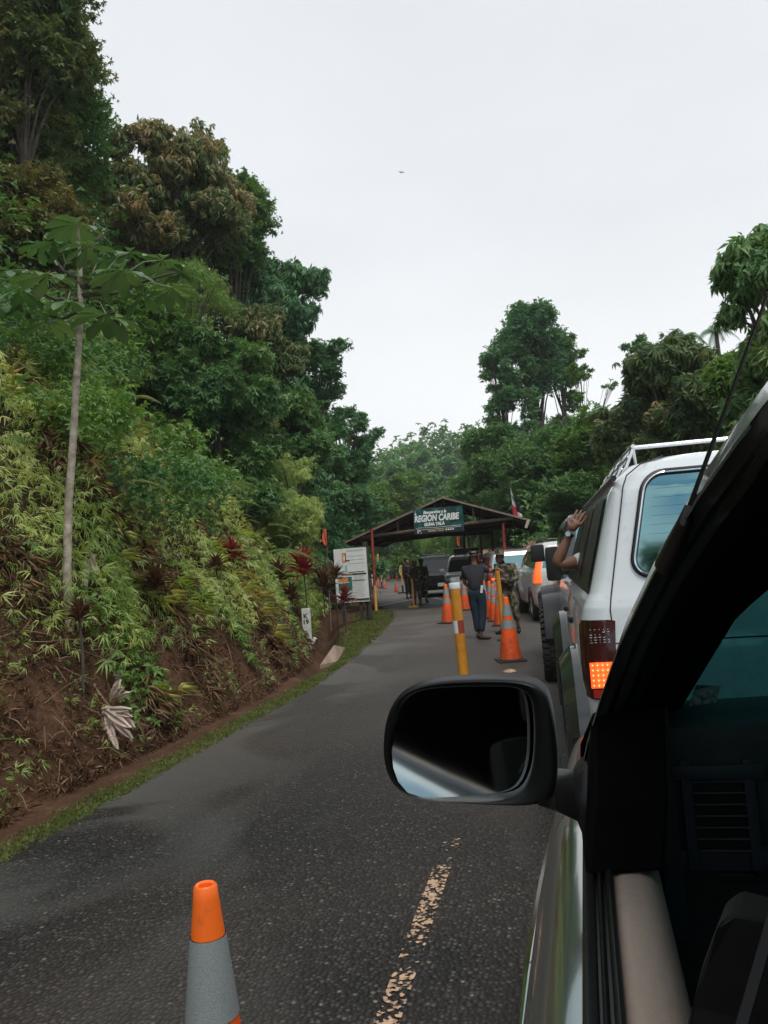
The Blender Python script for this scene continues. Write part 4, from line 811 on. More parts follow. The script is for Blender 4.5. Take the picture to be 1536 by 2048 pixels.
# -------- thin dark stemmed sapling and dead cecropia leaves
def sapling():
    B = hit(192, 930); Y0 = B[1]-1.0; P = lambda x, y, dy=0: tuple(atY(x, y, Y0+dy)-B)
    t = thing('sapling', 'small yellow green sapling with a thin dark slanting stem on the bank', 'plant', B)
    mb = MB(); mb.tube([P(193, 935), P(212, 885), P(232, 845)], [.012, .01, .007], 6); mb.build('stem', M_BARK, t, smooth=True)
    parts = []
    for (x, y, k, s) in ((236, 832, 8, 40), (262, 875, 5, 34), (250, 815, 4, 26)):
        c = np.array(P(x, y)); r = np.random.default_rng(x); az = np.linspace(0, 6.28, k, endpoint=False); el = r.uniform(-.3, .6, k)
        f = np.stack([np.cos(az)*np.cos(el), np.sin(az)*np.cos(el), np.sin(el)], 1); V, Fc = inst(BROAD, np.tile(c, (k, 1)), frames(f), np.full(k, s*Y0*1.25/F)); parts.append((V, Fc, np.full(len(V), .5)))
    V, Fc, T = combine(parts); link_mesh('leaves', np_mesh('leaves', V, Fc, T), M_YELLEAF, t)
sapling()
def dead_leaf(label, px, py, spx, ang0, ang1, k=9, stem=None, dY=-.16, mat=None, curl=.25):
    spx *= 1.35; B = hit(px, py); Y0 = B[1]+dY; A = atY(px, py, Y0); sc = np.linalg.norm(A-[0, 0, H])/F; s = spx*sc
    t = thing('dead_leaf', label, 'dead leaf', A, 0, 'big withered leaves caught on the bank')
    mb = MB(); r = random.Random(px)
    for j in range(k):
        a = rad(ang0+(ang1-ang0)*j/(k-1)+r.uniform(-5, 5)); Lf = s*r.uniform(.8, 1.1); w = Lf*r.uniform(.10, .14); tw = r.uniform(-.5, .5)
        d = np.array([math.cos(a), -.20+r.uniform(-.25, .15), math.sin(a)]); sd_ = np.array([-math.sin(a), tw, math.cos(a)]); nn = np.cross(d, sd_); nn /= np.linalg.norm(nn); nn *= -1 if nn[1] > 0 else 1
        rows = []
        for i in range(9):
            u = i/8; ww = w*(.18+.82*math.sin(math.pi*min(1, u*.93+.0))**.75) if u < .97 else .001; cc = d*Lf*u + nn*curl*Lf*.35*math.sin(u*3) + np.array([0, -.012*j, -curl*Lf*u*u*.25]); jag = .18*ww*math.sin(i*2.6+j)
            rows.append([tuple(cc-sd_*(ww+jag)+nn*.30*ww), tuple(cc-sd_*ww*.5+nn*.02), tuple(cc-nn*.12*ww), tuple(cc+sd_*ww*.5+nn*.02), tuple(cc+sd_*(ww-jag)+nn*.30*ww)])
        mb.loft(rows, closed=False, cap=False)
    o = mb.build('blade', mat or M_PALELEAF, t, smooth=True, fix=False)
    if stem:
        C = atY(stem[0], stem[1], Y0+.1)-A; m2 = MB(); m2.tube([(0, 0, 0), tuple(C*.5+[0, -.03, .02]), tuple(C)], [.008, .01, .012], 6); m2.build('stalk', pm('dead_stalk', (.25, .17, .11), .8), t, smooth=True)
M_DARKDEAD = pm('dark_dead_leaf', (0.16, 0.11, 0.085), 0.75, var=0.35, vs=10, bump=0.4)
dead_leaf('largest pale withered leaf spread open low on the bank near the road', 218, 1412, 60, -105, 5, 10, (183, 1362))
dead_leaf('pink brown curled upper lobe resting just above the largest withered leaf', 228, 1400, 34, 20, 60, 4, mat=M_PALELEAF)
dead_leaf('pale withered leaf hanging like a bell below the slender trunk', 192, 1108, 42, -125, -55, 9, (205, 1088), dY=-.9)
dead_leaf('grey brown withered leaf right of the largest one', 335, 1370, 50, -120, -60, 7, (322, 1350), mat=M_DARKDEAD)
dead_leaf('small pale curled leaf above the largest withered leaf', 252, 1352, 26, 150, 230, 5)
# tree behind the camera on the right verge, seen only as a reflection in the white wagon's rear window
tree('roadside_tree', 'thin open crowned tree mirrored in the rear window of the white wagon', (4.6, -9, 0), (3.2, -9, 4.9), 1.4, 2.2, M_DARKLEAF, leaf='whorl', nf=150, size=(.6, .9), nclump=6, seed=61, skirt=0, core=.3, trunk_r=.12)
# ------------------------------------------------------------------ vehicles
M_RUBBER = pm('rubber', (0.018, 0.018, 0.018), 0.75, var=0.3, vs=20)
M_TYREDUST = pm('tyre_rubber', (0.030, 0.029, 0.028), 0.85, var=0.35, vs=12, bump=0.3)
M_BLKPL = pm('black_plastic', (0.012, 0.012, 0.013), 0.38, var=0.2)
M_CHROME = pm('chrome', (0.75, 0.77, 0.78), 0.12, 1.0, var=0.05)
M_ALLOY = pm('alloy', (0.45, 0.45, 0.45), 0.35, 0.9)
M_CARGLASS = pm('tinted_glass', (0.010, 0.016, 0.018), 0.04, 0, 0.8, var=0.05, coat=1.0)
M_SIDEGLASS = pm('dark_side_glass', (0.012, 0.016, 0.016), 0.35, 0, 0.35, var=.1)
M_REARGLASS = pm('reflective_glass', (0.20, 0.36, 0.38), 0.02, 1.0, var=0.02, vs=2)
M_WHITE = dirty_paint('white_paint', (0.68, 0.735, 0.76), 0.28, amount=0.28, zmax=1.3, coat=1.0)
M_WHITE2 = dirty_paint('pearl_white_paint', (0.66, 0.67, 0.66), 0.3, amount=0.35, zmax=1.1)
M_SILVER = dirty_paint('silver_paint', (0.50, 0.51, 0.50), 0.3, 0.55, amount=0.35, zmax=1.1)
M_BLACKP = pm('black_paint', (0.005, 0.005, 0.006), 0.4, spec=.25)
M_GREYP = dirty_paint('grey_green_paint', (0.075, 0.085, 0.082), 0.28, 0.5, amount=0.4, zmax=1.3)
M_AMBERON = pm('lit_orange_lens', (0.9, 0.16, 0.03), 0.25, emit=(1.0, 0.13, 0.02), es=0.9)
M_REDLENS = pm('red_lens', (0.30, 0.02, 0.015), 0.15, coat=1.0)
M_DARKLENS = pm('smoked_lens', (0.045, 0.008, 0.008), 0.10, coat=1.0, var=0.3)
M_HEADL = pm('headlamp_glass', (0.55, 0.57, 0.58), 0.1, 0.3, coat=1.0)
M_PLATE = pm('plate_white', (0.6, 0.6, 0.58), 0.5)
M_INK = pm('ink_black', (0.02, 0.02, 0.02), 0.6)

class Shell:
    def __init__(s, tab): s.t = np.array(tab, float)      # z, half width, rear y, front y, corner radius
    def g(s, z): return [float(np.interp(z, s.t[:, 0], s.t[:, k])) for k in range(1, 5)]
    def ring(s, z, nc=6):
        hw, yr, yf, rc = s.g(z); rc = min(rc, hw*.9, (yf-yr)*.45); P = []
        for (cx, cy, a0) in ((-hw+rc, yr+rc, 180), (hw-rc, yr+rc, 270), (hw-rc, yf-rc, 0), (-hw+rc, yf-rc, 90)):
            for i in range(nc+1):
                a = rad(a0 + 90*i/nc); P.append((cx+rc*math.cos(a), cy+rc*math.sin(a), z))
        return P
    def mesh(s, nz=5):
        zs = []; zz = s.t[:, 0]
        for a, b in zip(zz[:-1], zz[1:]): zs += list(np.linspace(a, b, nz, endpoint=False))
        zs.append(zz[-1]); mb = MB(); mb.loft([s.ring(z) for z in zs]); return mb
def side_panel(sh, sgn, pts, off=0.006):
    # polygon given as (y, z) on the side of the shell, split into fine rows so that it follows the curve
    return [(sgn*(sh.g(z)[0]+off), y, z) for y, z in pts]
def quad_side(mb, sh, sgn, y0b, y1b, y0t, y1t, zb, zt_, off=0.006, n=5):
    rows = []
    for i in range(n+1):
        u = i/n; z = zb+(zt_-zb)*u; a = y0b+(y0t-y0b)*u; b = y1b+(y1t-y1b)*u; x = sgn*(sh.g(z)[0]+off); rows.append([(x, a, z), (x, (a+b)/2, z), (x, b, z)])
    mb.loft(rows, closed=False, cap=False)
def quad_end(mb, sh, rear, xb, xt, zb, zt_, off=0.006, n=6, x0b=None, x0t=None):
    rows = []
    for i in range(n+1):
        u = i/n; z = zb+(zt_-zb)*u; hb = xb+(xt-xb)*u; lo = -hb if x0b is None else x0b+(x0t-x0b)*u; y = (sh.g(z)[1]-off) if rear else (sh.g(z)[2]+off)
        rows.append([(lo+(hb-lo)*k/4, y, z) for k in range(5)])
    mb.loft(rows, closed=False, cap=False)
def wheel(parent, x, y, r, w, sgn, knob=False, rimmat=None, name='wheel', steer=0):
    t = bpy.data.objects.new(name, None); COL.objects.link(t); t.parent = parent; t.location = (x, y, r); t.rotation_euler = (0, 0, steer)
    mb = MB(); h = w/2
    mb.lathe([(r*.60, -h), (r*.86, -h), (r*.97, -h*.82), (r, -h*.5), (r, h*.5), (r*.97, h*.82), (r*.86, h), (r*.60, h)], n=40, axis='X')
    if knob:
        for k in range(40):
            a = 2*math.pi*k/40
            for j, xx in enumerate((-h*.72, -h*.25, h*.25, h*.72)):
                aa = a + (0.5*2*math.pi/40 if j % 2 else 0)
                Rm = Matrix.Rotation(aa, 3, 'X')
                c = Rm @ Vector((0, 0, r*1.012)); mb.box((xx, c.y, c.z), (w*.21, r*.105, r*.06), Rm)
            if True:
                Rm = Matrix.Rotation(a, 3, 'X')
                for sx in (-1, 1):
                    c = Rm @ Vector((0, 0, r*.93)); mb.box((sx*h*.97, c.y, c.z), (w*.07, r*.09, r*.12), Rm)
    mb.build('tyre', M_TYREDUST, t, smooth=True, angle=30)
    mb = MB(); mb.lathe([(r*.61, -h*.9), (r*.60, -h*.2), (r*.60, h*.5), (r*.61, h*.9)], n=28, axis='X')
    mb.lathe([(0.001, sgn*h*.55), (r*.14, sgn*h*.55), (r*.16, sgn*h*.35), (r*.60, sgn*h*.30)], n=28, axis='X')
    for k in range(6):
        a = 2*math.pi*k/6; Rm = Matrix.Rotation(a, 3, 'X'); c = Rm @ Vector((0, 0, r*.36)); mb.box((sgn*h*.5, c.y, c.z), (h*.35, r*.13, r*.46), Rm)
    mb.build('rim', rimmat or M_ALLOY, t, smooth=True)
    return t
def arch(mb, x0, x1, yc, zc, r0, r1, n=18, a0=-12, a1=192):
    # fender flare: half ring around a wheel, lying between x0 and x1
    secs = []
    for i in range(n+1):
        a = rad(a0+(a1-a0)*i/n); c, s_ = math.cos(a), math.sin(a)
        secs.append([(x0, yc+c*r1, zc+s_*r1), (x0*.45+x1*.55, yc+c*(r1-.01), zc+s_*(r1-.01)), (x1, yc+c*(r0+.03), zc+s_*(r0+.03)), (x1, yc+c*r0, zc+s_*r0), (x0, yc+c*r0, zc+s_*r0)])
    mb.loft(secs)
def suv(name, label, loc, rotz, paint, tab, wb, wr, ww, glass=None, group='vehicles queuing at the checkpoint', rails=True, lamps='off', front=True, glassR=None, plate=True, grille=True, belt=1.08, top=1.55, vis=True):
    glass = glass or M_CARGLASS; sh = Shell(tab); t = thing(name, label, 'SUV', loc, rotz, group)
    sh.mesh().build('body', paint, t, smooth=True, angle=50)
    T = sh.t; hwm = T[:, 1].max(); L0 = T[:, 2].min(); L1 = T[:, 3].max(); yrb = sh.g(belt)[1]; yfb = sh.g(belt)[2]; yrt = sh.g(top)[1]; yft = sh.g(top)[2]; cab = yfb-yrb
    for sgn in (-1, 1):
        cuts = [0.06, 0.30, 0.62, 0.95]
        for k in range(3):
            mb = MB(); a, b = yrb+cab*cuts[k]+.03, yrb+cab*cuts[k+1]-.03; tl = max(a, yrt+.10); tr_ = min(b, yft-.12)
            quad_side(mb, sh, sgn, a, b, tl, tr_, belt+.05, top-.02); mb.build('window', glass, t, smooth=True, fix=False)
    mb = MB(); quad_end(mb, sh, True, sh.g(belt)[0]-.16, sh.g(top)[0]-.14, belt+.06, top-.01); mb.build('rear_window', glassR or glass, t, smooth=True, fix=False)
    mb = MB(); quad_end(mb, sh, False, sh.g(belt)[0]-.10, sh.g(top)[0]-.10, belt+.04, top-.01); mb.build('windshield', M_SIDEGLASS, t, smooth=True, fix=False)
    for yy in wb:
        for sgn in (-1, 1):
            wheel(t, sgn*(hwm-ww/2+.01), yy, wr, ww, sgn)
    for yy in wb:
        for sgn in (-1, 1):
            mb = MB(); arch(mb, sgn*(hwm-.28), sgn*(hwm+.012), yy, wr, wr*1.10, wr*1.22); mb.build('wheel_arch', M_BLKPL, t, smooth=True)
    # tail lamps, head lamps, bumpers
    for sgn in (-1, 1):
        zl = belt-.02; x = sgn*(sh.g(zl)[0]-.06)
        mb = MB(); rows = []
        for i in range(7):
            u = i/6; z = belt-.28+u*.52; hw, yr, yf, rc = sh.g(z); w_ = .13-.06*u; rows.append([(sgn*(hw+.006), yr+rc+.02+.05*(1-u), z), (sgn*(hw-.02), yr+.035, z), (sgn*(hw-rc*.55), yr-.006, z), (sgn*(hw-w_-.03), yr-.008, z)])
        mb.loft(rows, closed=False, cap=False); mb.build('tail_light', M_AMBERON if lamps == 'on' else M_REDLENS, t, smooth=True, fix=False)
        z0 = belt-.26; hw, yr, yf, rc = sh.g(z0+.06); mb = MB()
        rows = []
        for i in range(4):
            z = z0+.17*i/3; hw, yr, yf, rc = sh.g(z); rows.append([(sgn*(hw+.004), yf-rc-.05, z), (sgn*(hw-.02), yf-.03, z), (sgn*(hw-.10), yf+.008, z), (sgn*(hw-.34), yf+.012, z)])
        mb.loft(rows, closed=False, cap=False); mb.build('headlight', M_HEADL, t, smooth=True, fix=False)
        m2 = MB(); zb = belt+.10; m2.box((sgn*(hwm+.10), yfb-cab*.12, zb), (.20, .09, .16), b=.03); m2.box((sgn*(hwm-.01), yfb-cab*.12, zb-.04), (.12, .05, .04)); m2.build('side_mirror', paint, t, smooth=True)
        
        for hh in (.42, .78): m3 = MB(); m3.box((sgn*(sh.g(belt-.1)[0]+.02), yrb+cab*hh, belt-.10), (.03, .16, .03), b=.008); m3.build('door_handle', M_CHROME, t)
    mb = MB(); z = .46; mb.box((0, L0-.02, z), (hwm*1.86, .22, .24), b=.06); mb.build('rear_bumper', paint, t, smooth=True)
    mb = MB(); mb.box((0, L1+.01, z), (hwm*1.86, .2, .26), b=.06); mb.build('front_bumper', paint, t, smooth=True)
    if grille:
        mb = MB(); yf = sh.g(belt-.2)[2]; mb.box((0, yf+.01, belt-.2), (hwm*.85, .05, .16), b=.02)
        for k in range(3): mb.box((0, yf+.04, belt-.26+.055*k), (hwm*.8, .02, .016))
        mb.build('grille', M_BLKPL, t)
    if plate:
        for yy, s_ in ((L0-.14, 1), (L1+.12, 1)):
            mb = MB(); mb.box((0, yy, .55), (.31, .012, .15), b=.004); mb.build('licence_plate', M_PLATE, t)
    if rails:
        mb = MB(); zt_ = T[-1, 0]
        for sgn in (-1, 1):
            x = sgn*(sh.g(T[-2, 0])[0]-.10)
            mb.tube([(x, yrt+.35, zt_-.02), (x, yrt+.42, zt_+.06), (x, yft-.30, zt_+.06), (x, yft-.20, zt_-.03)], .018, 8)
        for k in range(3):
            xx = sh.g(T[-2, 0])[0]-.10; yy = yrt+.6+k*.6; mb.tube([(-xx, yy, zt_+.06), (xx, yy, zt_+.06)], .014, 6)
        mb.build('roof_rails', M_BLKPL, t, smooth=True)
    return t, sh
def tab_suv(W_, L_, Hh, belt=1.08, hood=1.02):
    h = W_/2
    return [(.32, h-.10, .10, L_-.10, .2), (.42, h-.02, .02, L_-.03, .22), (.62, h, 0, L_, .24), (belt-.12, h-.005, .0, L_-.05, .22), (belt-.04, h-.02, .01, L_-.25, .2), (belt, h-.04, .02, L_-1.15, .18), (belt+.05, h-.055, .04, L_-1.28, .16),
            (Hh-.20, h-.19, .18, L_-1.95, .14), (Hh-.08, h-.25, .24, L_-2.12, .18), (Hh-.02, h-.36, .34, L_-2.3, .22), (Hh, h-.50, .5, L_-2.5, .25)]

# --- the queue ahead (rear ends toward the camera)
SUV_T = tab_suv(1.88, 4.7, 1.80)
P = gnd(1098, 1240); ANG = rad(9)
gx, _ = suv('parked_suv', 'pearl white SUV with its orange tail lamp lit, ahead of the grey off-roader', (.42, 18.3, 0), ANG, M_WHITE2, tab_suv(1.88, 4.7, 1.86, belt=1.2), (.95, 3.75), .38, .26, lamps='on', glassR=M_REARGLASS, top=1.68, belt=1.2)
s5, _ = suv('parked_suv', 'silver SUV with a pale reflecting rear window right behind the soldier in the bush hat', (-1.25, 25.0, 0), rad(12), M_SILVER, tab_suv(1.85, 4.7, 1.80), (.95, 3.75), .37, .26, glassR=M_REARGLASS, top=1.60)
s6, _ = suv('parked_suv', 'silver SUV facing the camera between the black SUV and the man in jeans', (-3.75, 33.3, 0), rad(180+8), M_SILVER, tab_suv(1.85, 4.7, 1.78), (.95, 3.75), .37, .26, group='vehicles stopped in the oncoming lane', top=1.58)
s7, _ = suv('parked_suv', 'black SUV facing the camera with a white number plate', (-5.95, 38.6, 0), rad(180+12), M_BLACKP, tab_suv(1.9, 4.7, 1.85), (.95, 3.75), .38, .27, group='vehicles stopped in the oncoming lane', top=1.64)
s8, _ = suv('parked_suv', 'white SUV half hidden behind the information board', (-14.3, 50.5, 0), rad(180+35), M_WHITE2, tab_suv(1.85, 4.6, 1.75), (.95, 3.75), .36, .25, group='vehicles stopped in the oncoming lane', top=1.56)
for t_, n_, L_ in ((s6, 'roof_load', 0), ):
    mb = MB(); mb.box((0, 1.7, 1.93), (1.0, .8, .18), b=.05); mb.build('roof_box', M_BLKPL, t_, smooth=True)
ct = thing('cool_box', 'red picnic cooler with a white lid on top of a waiting SUV', 'cooler', atY(951, 1122, 27.0) + np.array([0, 0, -.05]))
mb = MB(); mb.box((0, 0, .13), (.36, .26, .26), b=.02); mb.build('box', pm('red_plastic', (.55, .05, .03), .4), ct)
mb = MB(); mb.box((0, 0, .285), (.38, .28, .05), b=.015); mb.build('lid', M_PLATE, ct)
cz = ct.location.z
# the waiting SUV that carries the cooler: dark, between the silver ones
s9, _ = suv('parked_suv', 'dark SUV carrying the red cooler, mostly hidden by the man in jeans', (-2.35, 25.6, 0), rad(12), M_GREYP, tab_suv(1.85, 4.7, cz-.05), (.95, 3.75), .37, .26, top=cz-.26, rails=False) if False else (None, None)

# --- grey off-roader with big knobbly tyres
def offroader():
    t = thing('off_roader', 'dark grey off-roader with a huge knobbly rear tyre, just ahead of the white wagon', 'off-roader', (.83, 9.45, 0), rad(1.5), 'vehicles queuing at the checkpoint')
    sh = Shell([(.62, .78, .05, 4.0, .05), (.75, .80, 0, 4.05, .06), (1.25, .80, 0, 4.0, .06), (1.32, .79, .01, 2.9, .06), (1.38, .78, .02, 2.75, .08), (1.95, .68, .10, 2.45, .10), (2.03, .62, .16, 2.35, .15), (2.06, .4, .4, 2.1, .2)])
    sh.mesh().build('body', M_GREYP, t, smooth=True, angle=40)
    for sgn in (-1, 1):
        for (a, b) in ((.15, .95), (1.05, 1.75), (1.85, 2.55)):
            mb = MB(); quad_side(mb, sh, sgn, a, b, a+.03, min(b, 2.4), 1.42, 1.90); mb.build('window', M_CARGLASS, t, fix=False)
        for yy in (.75, 3.2): wheel(t, sgn*.90, yy, .49, .33, sgn, knob=True, rimmat=M_BLKPL)
        
        for yy in (.75, 3.2): mb = MB(); arch(mb, sgn*.76, sgn*1.02, yy, .52, .52, .58, a0=5, a1=175); mb.build('fender_flare', M_BLKPL, t, smooth=True)
        mb = MB(); mb.box((sgn*1.02, 2.55, 1.60), (.20, .10, .26), b=.04); mb.box((sgn*.88, 2.58, 1.50), (.22, .05, .05)); mb.build('side_mirror', M_BLKPL, t, smooth=True)
        mb = MB(); mb.box((sgn*.70, -.02, 1.02), (.13, .07, .26), b=.02); mb.build('tail_light', M_REDLENS, t, smooth=True)
    mb = MB(); quad_end(mb, sh, True, .62, .56, 1.42, 1.88); mb.build('rear_window', M_REARGLASS, t, fix=False)
    mb = MB(); quad_end(mb, sh, False, .64, .58, 1.42, 1.88); mb.build('windshield', M_CARGLASS, t, fix=False)
    mb = MB(); mb.box((0, -.08, .68), (1.5, .16, .16), b=.03); mb.build('rear_bumper', M_BLKPL, t)
    mb = MB(); mb.box((0, 4.12, .68), (1.5, .16, .16), b=.03); mb.build('front_bumper', M_BLKPL, t)
    mb = MB(); mb.box((.0, 2.6, .78), (.9, 3.0, .22)); mb.box((0, .75, .49), (1.5, .12, .12)); mb.box((0, 3.2, .49), (1.5, .12, .12)); mb.build('chassis', M_BLKPL, t)
offroader()

# --- the white wagon directly ahead
def white_wagon():
    t = thing('white_wagon', 'large white station wagon with a chrome roof rack and a lit square brake lamp', 'SUV', (1.04, 4.0, 0), rad(1.0), 'vehicles queuing at the checkpoint')
    sh = Shell([(.50, .84, .10, 4.70, .10), (.60, .90, .03, 4.78, .12), (.78, .935, .0, 4.8, .12), (1.0, .95, -.005, 4.8, .12), (1.22, .945, .0, 4.75, .115), (1.31, .925, .006, 4.6, .11), (1.345, .908, .012, 3.55, .11), (1.38, .885, .02, 3.35, .11),
                (1.88, .740, .105, 2.85, .12), (1.96, .690, .135, 2.72, .15), (2.025, .615, .19, 2.6, .2), (2.062, .50, .30, 2.5, .25), (2.092, .28, .6, 2.3, .25)])
    sh.mesh(7).build('body', M_WHITE, t, smooth=True, angle=60)
    XL = lambda X: X-1.04
    # side glass, black frames
    for sgn in (-1, 1):
        for (a, b, tb) in ((.16, 1.06, .30), (1.14, 2.06, 1.14), (2.14, 3.20, 2.14)):
            mb = MB(); quad_side(mb, sh, sgn, a-.03, b+.03, max(a-.03, tb-.02), min(b+.03, 2.82), 1.375, 1.905, off=.006); mb.build('window_frame', M_BLKPL, t, fix=False)
            mb = MB(); quad_side(mb, sh, sgn, a+.02, b-.02, tb+.03, min(b-.02, 2.74), 1.41, 1.87, off=.011); mb.build('window', M_SIDEGLASS, t, fix=False)  # matte dark pane; its colour stands in for the open window's dark inside
        mb = MB(); zz = 1.94; mb.tube([(sgn*(sh.g(zz)[0]+.015), y, zz+.01) for y in np.linspace(.1, 2.75, 10)], .016, 6); mb.build('drip_rail', M_CHROME if False else M_BLKPL, t, smooth=True)
        for yy in (.98, 3.88): wheel(t, sgn*.86, yy, .41, .27, sgn, knob=True)
        for yy in (.98, 3.88):
            mb = MB(); arch(mb, sgn*.90, sgn*1.055, yy, .44, .47, .60, n=26, a0=-28, a1=208); mb.build('fender_flare', M_FLARE, t, smooth=True, angle=25)
        mb = MB(); mb.box((sgn*1.01, 3.02, 1.50), (.13, .10, .30), b=.04); mb.box((sgn*.94, 3.05, 1.42), (.16, .05, .05), b=.01); mb.build('side_mirror', M_BLKPL, t, smooth=True)
        
        for yy in (1.25, 2.25): mb = MB(); mb.box((sgn*.955, yy, 1.16), (.035, .16, .04), b=.012); mb.build('door_handle', M_BLKPL, t)
        # tail lamp cluster wrapping the corner
        rows = []; hz = [(.865, .08), (.875, .12), (.90, .14), (.95, .148), (1.05, .153), (1.15, .157), (1.225, .160), (1.246, .157), (1.252, .12)]
        body = []
        for z, w_ in hz:
            hw, yr, yf, rc = sh.g(z); o_ = .012; R_ = rc+o_; cx = hw-rc; cy = yr+rc; row = []
            inset = .0 if .9 < z < 1.24 else .02
            a_s = 12+inset*400 + (20 if z < .87 else 0)
            for i in range(6):
                a = rad(180+a_s + (90-a_s)*i/5); row.append((sgn*(-(-cx+R_*math.cos(a))) if sgn > 0 else -cx+R_*math.cos(a), cy+R_*math.sin(a), z))
            xe = hw-w_; row.append((sgn*xe, yr-o_, z)); row.append((sgn*xe, yr+.01, z)); rows.append(row)
        mb = MB(); mb.loft(rows, closed=False, cap=False); lamp = mb.build('tail_light', M_DARKLENS, t, smooth=True, fix=False)
        # LEDs
        m1 = MB(); m2 = MB(); m3 = MB(); m4 = MB()
        for i in range(5):
            for j in range(5):
                x = sgn*(.922 - .0235*i - .012); z = 0.938+.0245*j; yy = sh.g(z)[1]-.017 + (.006 if i == 0 else 0)
                m1.lathe([(.0001, -.008), (.006, -.007), (.011, -.003), (.0128, .002)], (x, yy, z), 10, 'Y')
                m2.lathe([(.0001, -.0095), (.0035, -.0085)], (x, yy, z), 8, 'Y')
        m2.build('led_core', M_LEDC, lamp, smooth=True)
        m3.box((sgn*.863, sh.g(1)[1]-.013, .987), (.120, .006, .124), b=.002); m1.V += []; o = m3.build('lit_panel', M_LED if sgn < 0 else M_DARKLENS, lamp)
        m1.build('led_dome', M_LED2 if sgn < 0 else M_REDLENS, lamp, smooth=True)
        for i in range(5):
            for j in range(6):
                if random.random() < .8: m4.box((sgn*(.905-.021*i), sh.g(1.15)[1]-.0145, 1.145+.0125*j), (random.choice((.004, .012)), .003, .004))
        m4.build('reflector_dots', M_CHROME, lamp)
        m5 = MB(); m5.box((sgn*.865, sh.g(.9)[1]-.0128, .897), (.10, .003, .040), b=.001); m5.build('red_reflector', M_REDLENS, lamp)
    # rear window with rubber and chrome trim
    def rr(hwB, hwT, zb, zt_, r, off, n=8):
        P_ = []
        for (sx, top, a0) in ((-1, 1, 90), (-1, 0, 180), (1, 0, 270), (1, 1, 0)):
            for i in range(n+1):
                a = rad(a0+90*i/n); z = (zt_-r if top else zb+r)+r*math.sin(a); hb = hwB+(hwT-hwB)*(z-zb)/(zt_-zb); x = sx*(hb-r)+r*math.cos(a); P_.append((x, sh.g(z)[1]-off, z))
        return P_
    outer = rr(.668, .550, 1.470, 1.950, .085, .004)
    n_ = len(outer); cen = np.mean(np.array(outer), 0)
    mb = MB(); rows = []
    for u in np.linspace(0, 1, 9):
        row = []
        for p in outer:
            q = np.array(p)*(1-u)+cen*u; q[1] = sh.g(q[2])[1]-.006; row.append(tuple(q))
        rows.append(row)
    mb.loft(rows, closed=True, cap=False); mb.build('rear_window', M_REARGLASS, t, smooth=True, fix=False)
    mb = MB(); mb.tube(rr(.683, .565, 1.455, 1.963, .095, .006)+[rr(.683, .565, 1.455, 1.963, .095, .006)[0]], .017, 8, cap=False); mb.build('window_seal', M_BLKPL, t, smooth=True)
    mb = MB(); p_ = rr(.680, .562, 1.458, 1.960, .093, .021); mb.tube(p_+[p_[0]], .0055, 6, cap=False); mb.build('chrome_trim', M_CHROME, t, smooth=True)
    mb = MB()
    for k in range(9):
        z = 1.52+.045*k; hb = .655-.115*(z-1.47)/.485-.03; mb.tube([(x, sh.g(z)[1]-.0075, z) for x in (-hb, 0, hb)], .0005, 4)
    mb.build('defroster_lines', pm('defroster', (.08, .12, .12), .5), t)
    # hatch seams
    mb = MB(); pts = []
    for z in np.linspace(2.070, 1.36, 14): pts.append((-(np.interp(z, [1.25, 1.36, 1.95, 2.03, 2.07], [.80, .79, .665, .555, .43])), sh.g(z)[1]-.0015, z))
    pts += [(-.80, sh.g(1.30)[1]-.0015, 1.30), (-.797, sh.g(1.2)[1]-.0015, 1.2), (-.79, sh.g(1.0)[1]-.0015, 1.0), (-.775, sh.g(.8)[1]-.0015, .8)]
    mb.tube(pts, .0035, 6, flat=1); mb.tube([(-x, y, z) for x, y, z in pts], .0035, 6); mb.tube([(x, sh.g(1.135)[1]-.001, 1.135) for x in (-.79, 0, .79)], .0035, 6); mb.build('hatch_seams', M_INK, t)
    mb = MB(); mb.box((0, -.05, .64), (1.75, .20, .20), b=.05); mb.build('rear_bumper', M_CHROME if False else M_SILVER, t, smooth=True)
    mb = MB(); mb.box((0, 4.85, .62), (1.75, .20, .22), b=.05); mb.build('front_bumper', M_SILVER, t, smooth=True)
    for sgn in (-1, 1):
        mb = MB(); mb.lathe([(.001, .03), (.09, .02), (.1, 0)], (sgn*.68, 4.8, .95), 20, 'Y'); mb.build('headlight', M_HEADL, t, smooth=True)
    mb = MB(); mb.box((0, 4.80, .95), (1.1, .05, .18), b=.02); mb.build('grille', M_BLKPL, t)
    mb = MB(); quad_end(mb, sh, False, .78, .66, 1.40, 1.93); mb.build('windshield', M_CARGLASS, t, fix=False)
    # chrome roof rack
    rk = MB(); zr = 2.145; xr = .56
    rk.tube([(-xr, .52, zr), (xr, .52, zr)], .012, 8)
    for sgn in (-1, 1):
        rk.tube([(sgn*xr, .50, zr+.006), (sgn*(xr+.01), 1.5, zr+.006), (sgn*xr, 2.5, zr+.006)], .012, 8); rk.tube([(sgn*(xr+.03), .5, zr-.05), (sgn*(xr+.03), 2.5, zr-.05)], .009, 6)
        for k in range(5):
            yy = .52+.49*k; rk.tube([(sgn*xr, yy, zr), (sgn*(xr+.045), yy, zr-.10), (sgn*(xr+.085), yy, 1.985)], .011, 6); rk.tube([(sgn*xr, yy, zr), (sgn*(xr-.02), yy+.10, 2.03)], .009, 6)
    for k in range(2): rk.tube([(-xr, 1.2+.65*k, zr-.05), (xr, 1.2+.65*k, zr-.05)], .008, 6)
    rk.tube([(-xr, 2.5, zr), (xr, 2.5, zr)], .017, 8)
    rk.build('roof_rack', M_CHROME, t, smooth=True)
    # mud flap behind the wheel
    for sx in (-.9, .9): mb = MB(); mb.box((sx, .36, .42), (.26, .012, .38), b=.004); mb.build('mud_flap', M_RUBBER, t)
